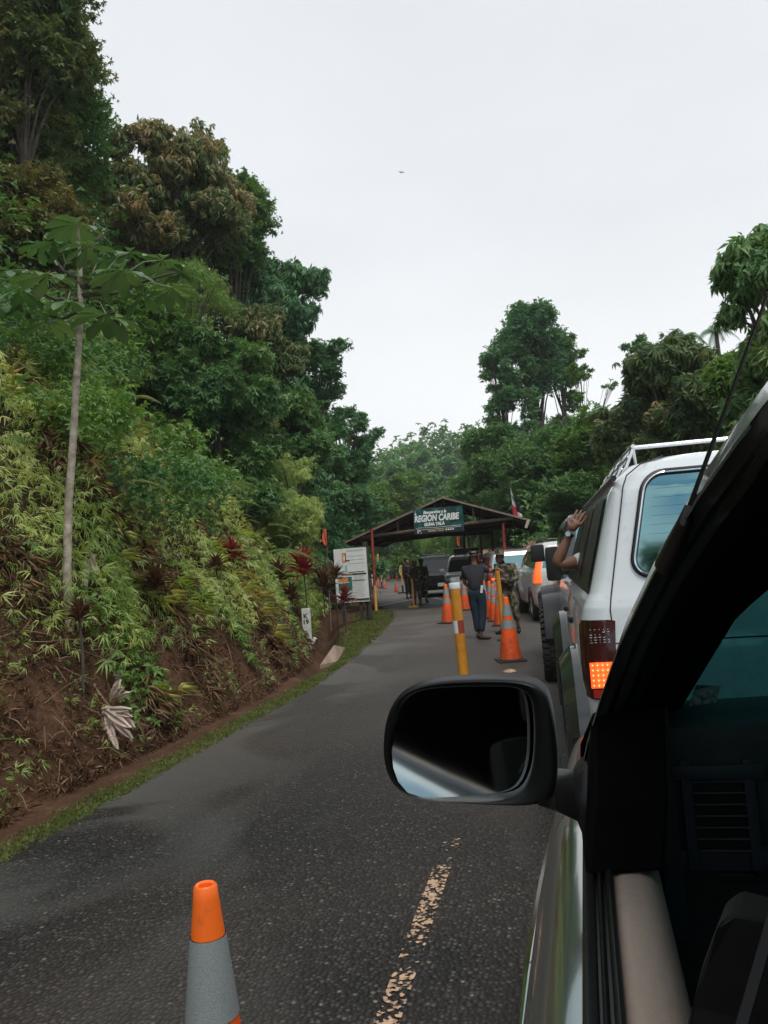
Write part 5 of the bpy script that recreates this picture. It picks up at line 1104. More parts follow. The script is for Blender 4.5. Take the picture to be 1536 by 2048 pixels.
M_FLARE = pm('flare_plastic', (0.035, 0.042, 0.038), 0.22, var=0.3, coat=0.8)
M_LED = pm('led_panel', (0.6, 0.05, 0.01), 0.4, emit=(1.0, 0.09, 0.012), es=1.3)
M_LED2 = pm('led_dome', (0.8, 0.1, 0.02), 0.3, emit=(1.0, 0.11, 0.02), es=1.5)
M_LEDC = pm('led_core', (1, .7, .3), 0.3, emit=(1.0, 0.42, 0.13), es=1.8)
white_wagon()
# ------------------------------------------------------------------ the vehicle the photograph is taken from
M_OWN = dirty_paint('champagne_grey_paint', (0.33, 0.365, 0.335), 0.16, 0.8, amount=0.12, zmax=.7, coat=0.8)
M_TRIM = pm('tan_trim', (0.40, 0.315, 0.255), 0.8, var=0.05, vs=90, bump=0.25, bs=500)
M_TRIMD = pm('dark_trim', (0.030, 0.036, 0.038), 0.6, var=0.2, vs=20, bump=0.15, bs=300)
M_DASHB = pm('blue_grey_trim', (0.026, 0.033, 0.042), 0.55, var=0.15)
M_VENT = pm('vent_black', (0.006, 0.006, 0.006), 0.5)
M_SEAT = pm('seat_cloth', (0.016, 0.014, 0.013), 0.9, var=0.2, vs=40)
M_MIRROR = pm('mirror_glass', (0.72, 0.80, 0.82), 0.0, 1.0, var=0.0)
M_MIRROR.node_tree.nodes['Principled BSDF'].inputs['Roughness'].default_value = 0.02
def tinted_screen():
    mt, n, l, p = newmat('windshield_glass'); tr = n.new('ShaderNodeBsdfTransparent'); tr.inputs[0].default_value = (.020, .078, .082, 1)
    gl = n.new('ShaderNodeBsdfGlossy'); gl.inputs['Roughness'].default_value = .02; gl.inputs[0].default_value = (.8, .9, .9, 1)
    ms = n.new('ShaderNodeMixShader'); ms.inputs[0].default_value = .06; l.new(tr.outputs[0], ms.inputs[1]); l.new(gl.outputs[0], ms.inputs[2]); l.new(ms.outputs[0], n['Material Output'].inputs[0]); return mt
M_SCREEN = tinted_screen()
M_WHEELG = pm('steering_grip', (.05, .048, .045), .5)
M_GLOSSB = pm('gloss_black', (0.006, 0.007, 0.007), 0.22, spec=.5, var=.05)
M_DEEP = pm('matt_black_trim', (0.004, 0.004, 0.004), 0.7, spec=.06)

OWN = thing('silver_suv', 'champagne silver SUV nearest the camera, its black door mirror and dark pillar seen close up', 'SUV', (0.88, 0.2, 0))
def own(mb, name, mat, parent=None, **k):
    o = mb.build(name, mat, parent or OWN, **k)
    if parent is None: o.location = tuple(-v for v in OWN.location)
    return o
def bx(Y): return float(np.interp(Y, [-2.8, -0.5, .2, .7, 1.18, 1.7, 2.2, 2.5, 2.7, 2.82], [0.02, -.028, -.026, -.0125, .004, .022, .05, .085, .16, .34]))   # outer edge of the window seal
def side_sec(Y, ztop=1.2):
    b = bx(Y); dz = float(np.interp(Y, [1.25, 1.6, 2.3, 2.75], [0, -.04, -.10, -.20])); k = float(np.interp(Y, [-2.8, -2.2, 2.3, 2.8], [.6, 1, 1, .5]))
    zs = [1.200, 1.195, 1.184, 1.163, 1.125, 1.07, 1.00, .94, .90, .86, .78, .66, .55, .45, .38]
    xs = [.006, -.012, -.028, -.044, -.060, -.076, -.090, -.098, -.102, -.106, -.108, -.100, -.088, -.07, -.04]
    return [(b+x*k, Y, z+dz*max(0, (z-.38)/.82)) for x, z in zip(xs, zs)]
# rear quarter, rear door, front door, fender: one panel each with a narrow gap between
def panel(name, y0, y1, extra=None):
    mb = MB(); ys = np.linspace(y0, y1, max(4, int((y1-y0)/.08))); rows = [side_sec(y) for y in ys]; mb.loft(rows, closed=False, cap=False)
    o = own(mb, name, M_OWN, smooth=True, fix=False, angle=60); return o
panel('rear_quarter', -2.75, -1.62); panel('rear_door', -1.612, -.522); panel('front_door', -.515, 1.325); panel('front_fender', 1.332, 2.82)
mb = MB(); mb.loft([[(bx(y)+.03, y, 1.19), (bx(y)-.04, y, .95), (bx(y)-.04, y, .4)] for y in (-1.63, -1.6)], closed=False, cap=False)
for yc in (-1.617, -.518, 1.328):
    rows = [[(x+.006, yc+d, z) for x, y_, z in side_sec(yc)] for d in (-.02, .02)]; mb.loft(rows, closed=False, cap=False)
own(mb, 'door_gaps', M_INK)
# hood, nose, front bumper, far side, roof
mb = MB(); rows = []
for y in np.linspace(1.34, 2.80, 14):
    s0 = side_sec(y)[0]; w = 1.76-2*(s0[0]); zc = float(np.interp(y, [1.3, 2.0, 2.5, 2.8], [1.24, 1.19, 1.11, .95]))
    rows.append([(s0[0]+w*u, y, s0[2]+(zc-s0[2])*math.sin(math.pi*min(1, max(0, u)))**.5) for u in np.linspace(0, 1, 15)])
mb.loft(rows, closed=False, cap=False); own(mb, 'hood', M_OWN, smooth=True, fix=False)
mb = MB(); e0 = side_sec(2.82); nose = [[(x, y, z), (.88, y+.03, z), (1.76-x, y, z)] for x, y, z in e0]; mb.loft(nose, closed=False, cap=False); own(mb, 'nose', M_OWN, smooth=True, fix=False)
mb = MB(); mb.box((.88, 2.86, .55), (1.5, .16, .28), b=.05); own(mb, 'front_bumper', M_OWN, smooth=True)
for sx in (.42, 1.34):
    mb = MB(); mb.box((sx, 2.84, .86), (.34, .06, .14), b=.03); own(mb, 'headlight', M_HEADL, smooth=True)
mb = MB(); rows = [[(1.76-x, y_, z) for x, y_, z in side_sec(y)] for y in np.linspace(-2.75, 2.82, 40)]; mb.loft(rows, closed=False, cap=False); own(mb, 'right_side', M_OWN, smooth=True, fix=False)
# black window seals along the door tops (outer wiper, glass slot, inner wiper)
for (y0, y1) in ((-1.58, -.54), (-.50, 1.20)):
    mb = MB(); ys = np.linspace(y0, y1, 14); w = .037
    def pr(y):
        b = bx(y); return [(b+.002, y, 1.190), (b+.001, y, 1.203), (b+.005, y, 1.2085), (b+.012, y, 1.2075), (b+.0145, y, 1.2045), (b+.0155, y, 1.198), (b+.018, y, 1.198), (b+.019, y, 1.2065), (b+.0215, y, 1.209), (b+.0235, y, 1.206), (b+.0245, y, 1.199), (b+.0275, y, 1.199), (b+.0285, y, 1.2075), (b+.033, y, 1.2105), (b+.0365, y, 1.208), (b+.037, y, 1.195)]
    mb.loft([pr(y) for y in ys], closed=False, cap=False); own(mb, 'window_seal', M_SEAL if 'M_SEAL' in globals() else M_BLKPL, smooth=True, fix=False, angle=50)
    # inner door trim
    mb = MB()
    def ti(y):
        b = bx(y)+.037; return [(b, y, 1.196), (b+.002, y, 1.2005), (b+.015, y, 1.2030), (b+.032, y, 1.2015), (b+.046, y, 1.194), (b+.058, y, 1.174), (b+.065, y, 1.13), (b+.067, y, 1.0), (b+.062, y, .80), (b+.055, y, .5)]
    mb.loft([ti(y) for y in ys], closed=False, cap=False); own(mb, 'door_trim', M_TRIM, smooth=True, fix=False, angle=70)
# bright side moulding, its pointed end shaped like a sky reflection
mb = MB(); pts = []; rs = []
for y in np.linspace(1.02, 2.6, 20):
    x, _, z = side_sec(y)[7]; pts.append((x-.006, y, z-.0)); rs.append(.001+.012*min(1, (y-1.02)/.35))
mb.tube(pts, rs, 8, flat=1.3); own(mb, 'side_moulding', M_CHROME, smooth=True)
mb = MB()
for k in range(3): x, _, z = side_sec(1.62+.05*k)[4]; mb.box((x+.004, 1.62+.06*k, z-.01), (.012, .035, .03), b=.004)
own(mb, 'fender_vent', M_CHROME, smooth=True)

# A pillar, roof edge: lofted between the outer silhouette line and the inner edge
OUT = [(-2.5, .30, 1.60), (-2.0, .24, 1.70), (-1.2, .20, 1.735), (-.4, .17, 1.735), (.1, .152, 1.72), (.35, .140, 1.702), (.50, .131, 1.677), (.58, .130, 1.665), (.68, .118, 1.634), (.80, .092, 1.571), (.92, .061, 1.488), (1.02, .040, 1.412), (1.10, .020, 1.337), (1.16, .010, 1.285), (1.22, .006, 1.225), (1.27, .006, 1.18)]
INN = [(-2.4, .36, 1.55), (-1.9, .31, 1.63), (-1.1, .27, 1.665), (-.35, .25, 1.665), (.15, .24, 1.655), (.42, .236, 1.645)] + [(float(q[1]), float(q[0]), float(q[2])) for q in (atY(1640, 1085, .66), atY(1590, 1130, .80), atY(1536, 1180, .93), atY(1503, 1208, 1.0), atY(1470, 1240, 1.08), atY(1415, 1330, 1.20), atY(1360, 1420, 1.30), atY(1338, 1500, 1.36), atY(1318, 1590, 1.40), atY(1306, 1660, 1.42))]
def lerp3(a, b, u): return tuple(a[i]*(1-u)+b[i]*u for i in range(3))
O3 = [(x, y, z) for y, x, z in OUT]; I3 = [(x, y, z) for y, x, z in INN]
def band(u0, u1, lift, name, mat, k0=0, k1=None, th=.02):
    rows = []
    for a, b in list(zip(O3, I3))[k0:k1]:
        A, B = Vector(a), Vector(b); d = (B-A); nrm = d.cross(Vector((0, .6, -.8))).normalized() if True else None
        nrm = Vector((-.62, -.55, .56)).normalized()
        p0 = A+d*u0; p1 = A+d*u1; um = (u0+u1)/2
        row = []
        for i in range(9):
            u = i/8; p = p0*(1-u)+p1*u; row.append((p+nrm*(lift*math.sin(math.pi*u)**.6))[:])
        back = Vector((.25, .80, .45)).normalized()*th
        row += [(p1+back)[:], (p0+back)[:]]
        rows.append(row)
    mb = MB(); mb.loft(rows); return own(mb, name, mat, smooth=True, angle=60)
band(0.0, .11, .008, 'pillar_outer', M_OWN, th=.05)
band(.11, .15, .0005, 'pillar_gutter', M_BLKPL, th=.045)
band(.15, .24, .010, 'pillar_frame', M_OWN, th=.05)
band(.24, .33, .007, 'door_seal', M_GLOSSB, th=.05)
band(.33, .40, .006, 'door_seal', M_GLOSSB, th=.05)
band(.40, .62, .008, 'door_window_frame', M_DEEP, th=.05)

band(.62, 1.0, .006, 'pillar_trim', M_DEEP, th=.06)
# black triangle where mirror joins the door
mb = MB(); mb.prism([(.002, 1.00, 1.203), (.002, 1.24, 1.203), (.006, 1.26, 1.23), (.012, 1.14, 1.335), (.03, 1.07, 1.39), (.018, 1.02, 1.28)], (.095, .02, 0)); own(mb, 'corner_panel', M_DEEP, bevel=.006)
# B and C pillars, rear window glass, roof
for (y0, y1) in ((-.62, -.50), (-1.72, -1.58)):
    mb = MB(); rows = []
    for u in np.linspace(0, 1, 8):
        x = bx(y0)*(1-u)+.185*u; z = 1.19*(1-u)+1.70*u; rows.append([(x-.003, y0, z), (x-.003, y1, z), (x+.05, y1, z), (x+.05, y0, z)])
    mb.loft(rows); own(mb, 'door_pillar', M_BLKPL, smooth=False)
mb = MB(); mb.loft([[(bx(y)+.02, y, 1.2), (.20, y, 1.69)] for y in (-1.57, -.63)], closed=False, cap=False); own(mb, 'rear_door_glass', M_SIDEGLASS, fix=False)
mb = MB(); mb.loft([[(bx(y)+.02, y, 1.2), (.22, y, 1.68)] for y in (-2.3, -1.73)], closed=False, cap=False); own(mb, 'quarter_glass', M_SIDEGLASS, fix=False)
mb = MB(); rows = []
for y, x, z in OUT[1:9]:
    xa = x+.012; rows.append([(xa+(1.76-2*xa)*u, y, z+.045*math.sin(math.pi*u)**.6) for u in np.linspace(0, 1, 15)])
mb.loft(rows, closed=False, cap=False); own(mb, 'roof', M_OWN, smooth=True, fix=False)
mb = MB(); rows = []
for y, x, z in OUT[1:9]:
    xa = x+.05; rows.append([(xa+(1.76-2*xa)*u, y+.0, z-.03+.03*math.sin(math.pi*u)) for u in np.linspace(0, 1, 9)])
mb.loft(rows, closed=False, cap=False); own(mb, 'headliner', M_TRIMD, smooth=True, fix=False)
mb = MB()
rows = []
for a in [I3[5]] + I3[6:]:
    rows.append([(a[0]+(1.76-2*a[0])*v, a[1]+.025+.10*math.sin(math.pi*v)**.8, a[2]+.006) for v in np.linspace(0, 1, 13)])
mb.loft(rows, closed=False, cap=False); own(mb, 'windshield', M_SCREEN, smooth=True, fix=False)
mb = MB()
for sgn, xo in ((1, 1.76),):
    mb.loft([[(xo-x, y, z), (xo-x2, y2, z2)] for (x, y, z), (x2, y2, z2) in zip(O3, I3)], closed=False, cap=False)
own(mb, 'right_pillar', M_BLKPL, fix=False)
mb = MB(); mb.loft([[(1.76-bx(y)-.02, y, 1.2), (1.56, y, 1.69)] for y in (-2.3, -.6, 1.0)], closed=False, cap=False); own(mb, 'right_windows', M_CARGLASS, fix=False)
mb = MB(); mb.loft([[(.06, -2.74, .4), (1.70, -2.74, .4)], [(.06, -2.76, 1.2), (1.70, -2.76, 1.2)], [(.30, -2.45, 1.66), (1.46, -2.45, 1.66)], [(.24, -2.0, 1.70), (1.52, -2.0, 1.70)]], closed=False, cap=False); own(mb, 'tailgate', M_OWN, fix=False)
mb = MB(); mb.box((.88, 0, .36), (1.6, 5.0, .06)); own(mb, 'floor', M_TRIMD)
for yy in (-1.75, 2.0):
    for sx, sg in ((.10, -1), (1.66, 1)):
        w_ = wheel(OWN, sx-OWN.location.x, yy-OWN.location.y, .38, .25, sg)
# dashboard with vent, steering wheel, seat, belt
mb = MB(); rows = []
for x in np.linspace(.115, 1.62, 24):
    zt_ = 1.345 + .012*math.sin((x-.1)*2.2); rows.append([(x, 1.72, 1.18), (x, 1.55, zt_-.04), (x, 1.32, zt_), (x, 1.27, zt_-.004), (x, 1.248, zt_-.022), (x, 1.243, zt_-.05), (x, 1.262, 1.20), (x, 1.285, 1.02), (x, 1.33, .80), (x, 1.40, .55)])
mb.loft(rows, closed=False, cap=False); own(mb, 'dashboard', M_TRIMD, smooth=True, fix=False)
dl = MB(); dl.box((.13, 1.254, 1.19), (.03, .03, .34), b=.01); dl.box((.205, 1.246, 1.262), (.13, .024, .022), b=.006); dl.box((.205, 1.262, 1.130), (.13, .024, .03), b=.006); dl.box((.160, 1.25, 1.20), (.016, .026, .16), b=.005); dl.box((.247, 1.25, 1.20), (.016, .026, .16), b=.005); own(dl, 'vent_surround', M_DASHB, smooth=True)
vm = MB(); vm.box((.204, 1.262, 1.197), (.075, .02, .125)); own(vm, 'vent_opening', M_VENT)
vm = MB()
for k in range(7): vm.box((.204, 1.243, 1.148+.0165*k), (.072, .012, .0022), Matrix.Rotation(rad(-15), 3, 'X'))
own(vm, 'vent_slats', M_DASHB)
vm = MB(); vm.box((.218, 1.25, 1.108), (.05, .012, .012), b=.003); own(vm, 'dash_button', M_VENT)
mb = MB(); C0 = Vector((.405, .86, 1.19)); ax = Vector((0, -.90, .43)).normalized(); e1 = Vector((1, 0, 0)); e2 = ax.cross(e1).normalized(); ring = [(C0+e1*math.cos(a)*.19+e2*math.sin(a)*.19)[:] for a in np.linspace(0, 2*math.pi, 41)]
mb.tube(ring, .0165, 10, cap=False); own(mb, 'steering_wheel', M_WHEELG, smooth=True)
mb = MB(); mb.lathe([(.001, .03), (.05, .028), (.075, .0), (.05, -.05)], (0, 0, 0), 20, 'Y'); hub = own(mb, 'steering_hub', M_TRIMD, smooth=True); hub.location = (.405-OWN.location.x, .89-OWN.location.y, 1.17)
mb = MB()
for a in (0.1, math.pi-.1, -math.pi/2): mb.tube([(C0+Vector((0, .02, -.01)))[:], (C0+e1*math.cos(a)*.185+e2*math.sin(a)*.185)[:]], .013, 8)
mb.tube([(.405, .89, 1.17), (.405, 1.28, 1.02)], .035, 10); own(mb, 'steering_spokes', M_TRIMD, smooth=True)
for sx in (.50, 1.26):
    mb = MB(); mb.box((sx, .25, .62), (.50, .52, .16), b=.05); mb.box((sx, -.02, .93), (.50, .14, .62), Matrix.Rotation(rad(14), 3, 'X'), b=.05); mb.box((sx, -.13, 1.36), (.26, .09, .18), b=.03); own(mb, 'seat', M_SEAT, smooth=True)
mb = MB(); mb.box((.88, -1.35, .75), (1.35, .5, .3), b=.06); mb.box((.88, -1.6, 1.05), (1.35, .14, .6), b=.05); own(mb, 'rear_seat', M_SEAT, smooth=True)
# front seat shoulder and belt strap seen through the window
mb = MB(); P0 = [atY(1385, 2010, .66), atY(1405, 1930, .67), atY(1436, 1850, .68), atY(1462, 1825, .70), atY(1580, 1850, .72), atY(1640, 2090, .70), atY(1360, 2100, .64)]
mb.prism(P0, (.02, .07, -.01)); own(mb, 'seat_bolster', M_SEAT, bevel=.006)
mb = MB(); A_, B_ = atY(1545, 1800, .64), atY(1455, 2110, .60); mb.prism([A_, A_+np.array([.008, 0, .002]), B_+np.array([.008, 0, .002]), B_], (0, .004, -.002)); own(mb, 'seat_belt', M_INK)
# inspection sticker on the windshield
mb = MB(); a = [atY(1378, 1412, 1.30), atY(1432, 1405, 1.30), atY(1442, 1372, 1.30), atY(1392, 1370, 1.30)]
mb.prism(a, (0, .002, 0)); own(mb, 'windshield_sticker', pm('sticker', (.16, .22, .20), .6, var=.9, vs=110))
# antenna with its black foot on the pillar
mb = MB(); a0 = atY(1376, 1040, .70)+np.array([.0, .012, 0]); a1 = atY(1384, 1010, .70)+np.array([0, .012, 0]); a2 = atY(1545, 575, .62)+np.array([0, .012, 0]); mb.tube([a1, (a1+a2)/2, a2], [.0021, .0017, .0013], 8); own(mb, 'antenna', M_BLKPL, smooth=True)
mb = MB(); mb.tube([atY(1338, 1130, .78)+np.array([0, .012, 0]), a0, a1], [.012, .0065, .004], 10); own(mb, 'antenna_foot', M_BLKPL, smooth=True)

# --- door mirror
def door_mirror():
    t = bpy.data.objects.new('door_mirror', None); COL.objects.link(t); t.parent = OWN; t.location = tuple(-v for v in OWN.location)
    Y = 1.05
    outl = [(766, 1490), (769, 1450), (779, 1415), (797, 1388), (822, 1372), (860, 1361), (905, 1356), (960, 1354), (1015, 1354), (1055, 1358), (1082, 1368), (1098, 1388), (1106, 1420), (1112, 1460), (1116, 1505), (1117, 1545), (1112, 1580), (1098, 1602), (1060, 1611), (1000, 1609), (930, 1605), (870, 1601), (825, 1594), (797, 1580), (778, 1555), (768, 1525)]
    gl = [(788, 1500), (793, 1468), (800, 1430), (812, 1400), (832, 1384), (865, 1378), (905, 1375), (955, 1374), (1000, 1374), (1030, 1376), (1050, 1384), (1062, 1400), (1066, 1430), (1068, 1462), (1067, 1500), (1064, 1530), (1055, 1560), (1040, 1583), (1012, 1592), (970, 1594), (925, 1593), (880, 1592), (845, 1588), (818, 1578), (800, 1556), (791, 1530)]
    O = np.array([atY(x, y, Y) for x, y in outl]); G = np.array([atY(x, y, Y) for x, y in gl]); co = O.mean(0); cg = G.mean(0)
    def ringp(A, c, s, dy, sh=(0, 0, 0)):
        B = c+(A-c)*s; B = B.copy(); B[:, 1] += dy; B += np.array(sh); return [tuple(p) for p in B]
    rows = [ringp(G, cg, 1.0, .012), ringp(G, cg, 1.01, -.002), ringp(G, cg, 1.05, -.012), ringp(O, co, .955, -.014), ringp(O, co, .985, -.010), ringp(O, co, 1.0, .004), ringp(O, co, 1.0, .025), ringp(O, co, .965, .055, (.004, 0, 0)), ringp(O, co, .86, .082, (.008, 0, 0)), ringp(O, co, .6, .102, (.012, 0, 0)), ringp(O, co, .2, .110, (.014, 0, 0))]
    mb = MB(); mb.loft(rows, cap=False); mb.poly(rows[-1]); mb.build('housing', M_MIRRORH, t, smooth=True, angle=60, sub=1)
    # glass, turned toward the driver
    mb = MB(); nx = .0; R_ = Matrix.Rotation(rad(-MIR_YAW), 3, 'Z') @ Matrix.Rotation(rad(MIR_PITCH), 3, 'X')
    def tip(p, s):
        v = Vector(tuple(cg+(np.array(p)-cg)*s)); q = v-Vector(tuple(cg)); q = R_ @ q; return (Vector(tuple(cg))+q+Vector((0, .010, 0)))[:]
    mb.add([tip(p, 1.03) for p in G] + [tip(cg, 1)], [(i, (i+1) % len(G), len(G)) for i in range(len(G))]); mb.build('mirror_glass', M_MIRROR, t, fix=False)
    # arm to the door
    mb = MB(); a = atY(1090, 1578, 1.08); b = atY(1150, 1590, 1.11); c = np.array([.012, 1.14, 1.255])
    def sec(p, hz, hy): return [(p[0], p[1]-hy, p[2]-hz*.8), (p[0], p[1]-hy*1.05, p[2]+hz*.3), (p[0], p[1]-hy*.6, p[2]+hz), (p[0], p[1]+hy*.6, p[2]+hz), (p[0], p[1]+hy, p[2]+hz*.3), (p[0], p[1]+hy*.8, p[2]-hz*.9), (p[0], p[1]-hy*.6, p[2]-hz)]
    mb.loft([sec(a+np.array([-.01, 0, 0]), .018, .02), sec(a+np.array([.012, 0, 0]), .024, .026), sec(b, .028, .035), sec(np.array([.004, 1.12, 1.262]), .04, .05), sec(np.array([.02, 1.13, 1.258]), .055, .06)])
    mb.build('mirror_arm', M_BLKPL, t, smooth=True, angle=50)
MIR_YAW = -11.4; MIR_PITCH = -3.6
M_MIRRORH = pm('mirror_housing', (0.004, 0.005, 0.005), 0.4, spec=.22, var=0.1)
door_mirror()
# ------------------------------------------------------------------ checkpoint: shelter, board, posts, cones
M_REDP = pm('red_paint', (0.28, 0.045, 0.026), 0.5, var=0.25, vs=5)
M_YELP = pm('ochre_yellow_paint', (0.60, 0.25, 0.022), 0.5, var=0.22, vs=9, bump=.15)
M_YELP2 = pm('pale_orange_paint', (0.72, 0.36, 0.11), 0.55, var=0.15)
M_WHITEP = pm('white_plastic', (0.72, 0.74, 0.74), 0.5, var=.08)
M_ORANGE = dirty_paint('cone_orange', (0.95, 0.115, 0.012), 0.45, dirt=(.20, .05, .02), amount=.55, coat=0, zmax=.45)
M_ORANGET = dirty_paint('cone_orange_top', (1.0, 0.17, 0.015), 0.45, dirt=(.25, .05, .02), amount=.5, coat=0, zmax=.45)
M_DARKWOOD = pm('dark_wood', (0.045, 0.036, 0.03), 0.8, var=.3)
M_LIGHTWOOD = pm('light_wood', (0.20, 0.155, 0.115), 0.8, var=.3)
def roofmat(name, a, b, scale):
    mt, n, l, p = newmat(name); co = n.new('ShaderNodeTexCoord'); nz = n.new('ShaderNodeTexNoise'); nz.inputs['Scale'].default_value = scale; nz.inputs['Detail'].default_value = 7; l.new(co.outputs['Object'], nz.inputs[0])
    rp = n.new('ShaderNodeValToRGB'); rp.color_ramp.elements[0].position = .35; rp.color_ramp.elements[1].position = .65; rp.color_ramp.elements[0].color = c4(a); rp.color_ramp.elements[1].color = c4(b); l.new(nz.outputs[0], rp.inputs[0]); l.new(rp.outputs[0], p.inputs['Base Color']); p.inputs['Roughness'].default_value = .7; return mt
M_ROOF = roofmat('weathered_roof_sheet', (.055, .038, .03), (.13, .095, .08), 2.5)
M_ROOFR = roofmat('red_brown_roof_sheet', (.30, .14, .10), (.52, .33, .26), 6)
def bandmat():
    mt, n, l, p = newmat('reflective_band'); co = n.new('ShaderNodeTexCoord'); v = n.new('ShaderNodeTexVoronoi'); v.inputs['Scale'].default_value = 520; l.new(co.outputs['Object'], v.inputs[0])
    rp = n.new('ShaderNodeValToRGB'); rp.color_ramp.elements[0].color = (.42, .46, .47, 1); rp.color_ramp.elements[1].position = .8; rp.color_ramp.elements[1].color = (.22, .25, .26, 1); l.new(v.outputs['Distance'], rp.inputs[0]); l.new(rp.outputs[0], p.inputs['Base Color'])
    p.inputs['Metallic'].default_value = .15; p.inputs['Roughness'].default_value = .45; bp = n.new('ShaderNodeBump'); bp.inputs['Strength'].default_value = .4; bp.inputs['Distance'].default_value = .003; l.new(v.outputs['Distance'], bp.inputs['Height']); l.new(bp.outputs[0], p.inputs['Normal']); return mt
M_BAND = bandmat()

def make_cone(label, loc, group, h=.97, rb=.17, rt=.036, n=36, small=False):
    t = thing('traffic_cone', label, 'traffic cone', loc, random.uniform(-.5, .5), group)
    R = lambda z: rb+(rt-rb)*(z-.03)/(h-.03)
    f = [0.0, .50, .635, .70, .885, 1.0]                      # band limits measured from the base
    zz = [.03+(h-.03)*u for u in f]
    def seg(a, b, name, mat, o_=0.0, extra=None):
        mb = MB(); prof = [(R(z)+o_, z) for z in np.linspace(a, b, 5)]
        if extra: prof += extra
        mb.lathe(prof, n=n); return mb.build(name, mat, t, smooth=True)
    seg(zz[0], zz[1], 'lower_body', M_ORANGE); seg(zz[1], zz[2], 'reflective_band', M_BAND, .0025)
    seg(zz[2], zz[3], 'middle_body', M_ORANGE); seg(zz[3], zz[4], 'reflective_band', M_BAND, .0025)
    seg(zz[4], zz[5], 'top_body', M_ORANGET, 0, [(rt-.004, h+.004), (rt-.010, h+.001), (rt-.012, h-.03), (rt-.008, h-.12)])
    mb = MB(); mb.box((0, 0, .017), (rb*2.45, rb*2.45, .034), b=.01); mb.lathe([(rb+.02, .034), (rb+.015, .045), (rb, .05)], n=n); mb.build('base', M_RUBBER, t, smooth=True)
    return t
GC = 'large orange traffic cones down the middle of the road'; GC2 = 'orange traffic cones beyond the shelter'
nc = make_cone('nearest traffic cone, cut off by the bottom of the picture', tuple(atY(411, 1779, 1.62)*np.array([1, 1, 0])), GC, h=.93, rb=.126, rt=.025, n=64)
mb = MB(); mb.poly([(-.0, 0, 0)]) if False else None
first = make_cone('big cone with a muddy black base beside the knobbly tyre', tuple(gnd(1022, 1323)), GC)
def cone_copy(label, loc, group, s=1.0):
    c = copy_tree(first); c.location = tuple(loc); c['label'] = label; c['group'] = group; c.rotation_euler[2] = random.uniform(-.5, .5); c.scale = (s, s, s); return c
cone_copy('lone cone just left of the ochre post', gnd(897, 1247), GC, 1.02)
cone_copy('cone standing left of the man in jeans near his knees', gnd(931, 1221), GC)
cone_copy('second cone right behind the man in jeans', gnd(984, 1237), GC)
cone_copy('farthest cone of the row behind the man in jeans', gnd(972, 1232), GC)
cone_copy('narrow cone left of the soldier legs', gnd(991, 1243), GC, .95)
cone_copy('cone nearest the soldier left boot', gnd(1002, 1252), GC, .95)
for lb, p, s in (('middle one of the far cones on the bend', (793, 1184), .9), ('far cone left of the dark pole stand', (770, 1178), .9), ('cone close behind the red and yellow shelter post', (757, 1174), .95), ('cone half hidden by the red and yellow shelter post', (750, 1176), .9), ('right one of the two farthest cones on the bend', (794, 1161), 1.0), ('left one of the two farthest cones on the bend', (778, 1162), 1.0)):
    cone_copy(lb, gnd(*p), GC2, s*.78)
# mud scrap on the road
mb = MB(); c = gnd(1021, 1344); r_ = random.Random(3)
pts = [(.11*math.cos(a)*r_.uniform(.6, 1), .16*math.sin(a)*r_.uniform(.6, 1)) for a in np.linspace(0, 6.28, 12, endpoint=False)]
mb.add([(x, y, 0.0) for x, y in pts]+[(x*.5, y*.5, .022) for x, y in pts]+[(0, 0, .03)], [(i, (i+1) % 12, 12+(i+1) % 12, 12+i) for i in range(12)]+[(12+i, 12+(i+1) % 12, 24) for i in range(12)])
o = mb.build('dirt_clod', pm('clod', (.42, .29, .19), .9, var=.4, bump=.6), None, smooth=True); o.location = (c[0], c[1], .012); tag(o, 'small yellowish clod of dirt on the asphalt in front of the big cone', 'dirt')

def post(label, loc, h, r, cap=True, band=True, lean=0.0, mat=None, group=None):
    t = thing('marker_post', label, 'post', loc, 0, group); t.rotation_euler = (0, lean, 0)
    mb = MB(); mb.lathe([(r*.99, -.02), (r, .02), (r*1.0, h*.5), (r, h-.02), (r*.98, h)], n=28, cap=True); mb.build('tube', mat or M_YELP, t, smooth=True, angle=50)
    if cap: mb = MB(); mb.lathe([(r*1.06, h-.045), (r*1.08, h-.04), (r*1.08, h+.005), (r*1.0, h+.012), (.001, h+.014)], n=28); mb.build('cap', M_WHITEP, t, smooth=True, angle=50)
    if band:
        for nm, a0, a1, mt in (('white_band', -170, -92, M_WHITEP), ('red_band', -92, 10, M_REDP)):
            mb = MB(); rows = [[(math.cos(rad(a))*(r+.0018), math.sin(rad(a))*(r+.0018), z) for a in np.linspace(a0, a1, 10)] for z in (h*.66, h*.66+.12)]; mb.loft(rows, closed=False, cap=False); mb.build(nm, mt, t, smooth=True, fix=False)
    mb = MB(); mb.box((0, 0, .012), (.26, .26, .02), b=.006); mb.build('foot', M_RUBBER, t)
    return t
PB = atY(905, 1170, 7.4)
post('thick ochre post with a white cap and a red and white band behind the mirror', (PB[0]+.055, 7.4, 0.008), PB[2], .049, lean=rad(-1.6))
PC = atY(994, 1142, 15.0)
post('ochre post under the hand of the man in jeans', (PC[0]+.03, 15.0, 0.008), PC[2], .045, cap=False, band=False, lean=rad(-1.0), group=None)
for lb, p, top, m_ in (('thin pale orange post on a square foot in front of the camouflaged pair', (828, 1216), 1157, M_YELP2), ):
    g0 = gnd(*p); h_ = atY(p[0], top, g0[1])[2]; t = post(lb, tuple(g0), h_, .035, cap=False, band=False, mat=m_)
    mb = MB(); mb.box((0, 0, .05), (.34, .34, .08), b=.02); mb.build('block', M_YELP2, t)
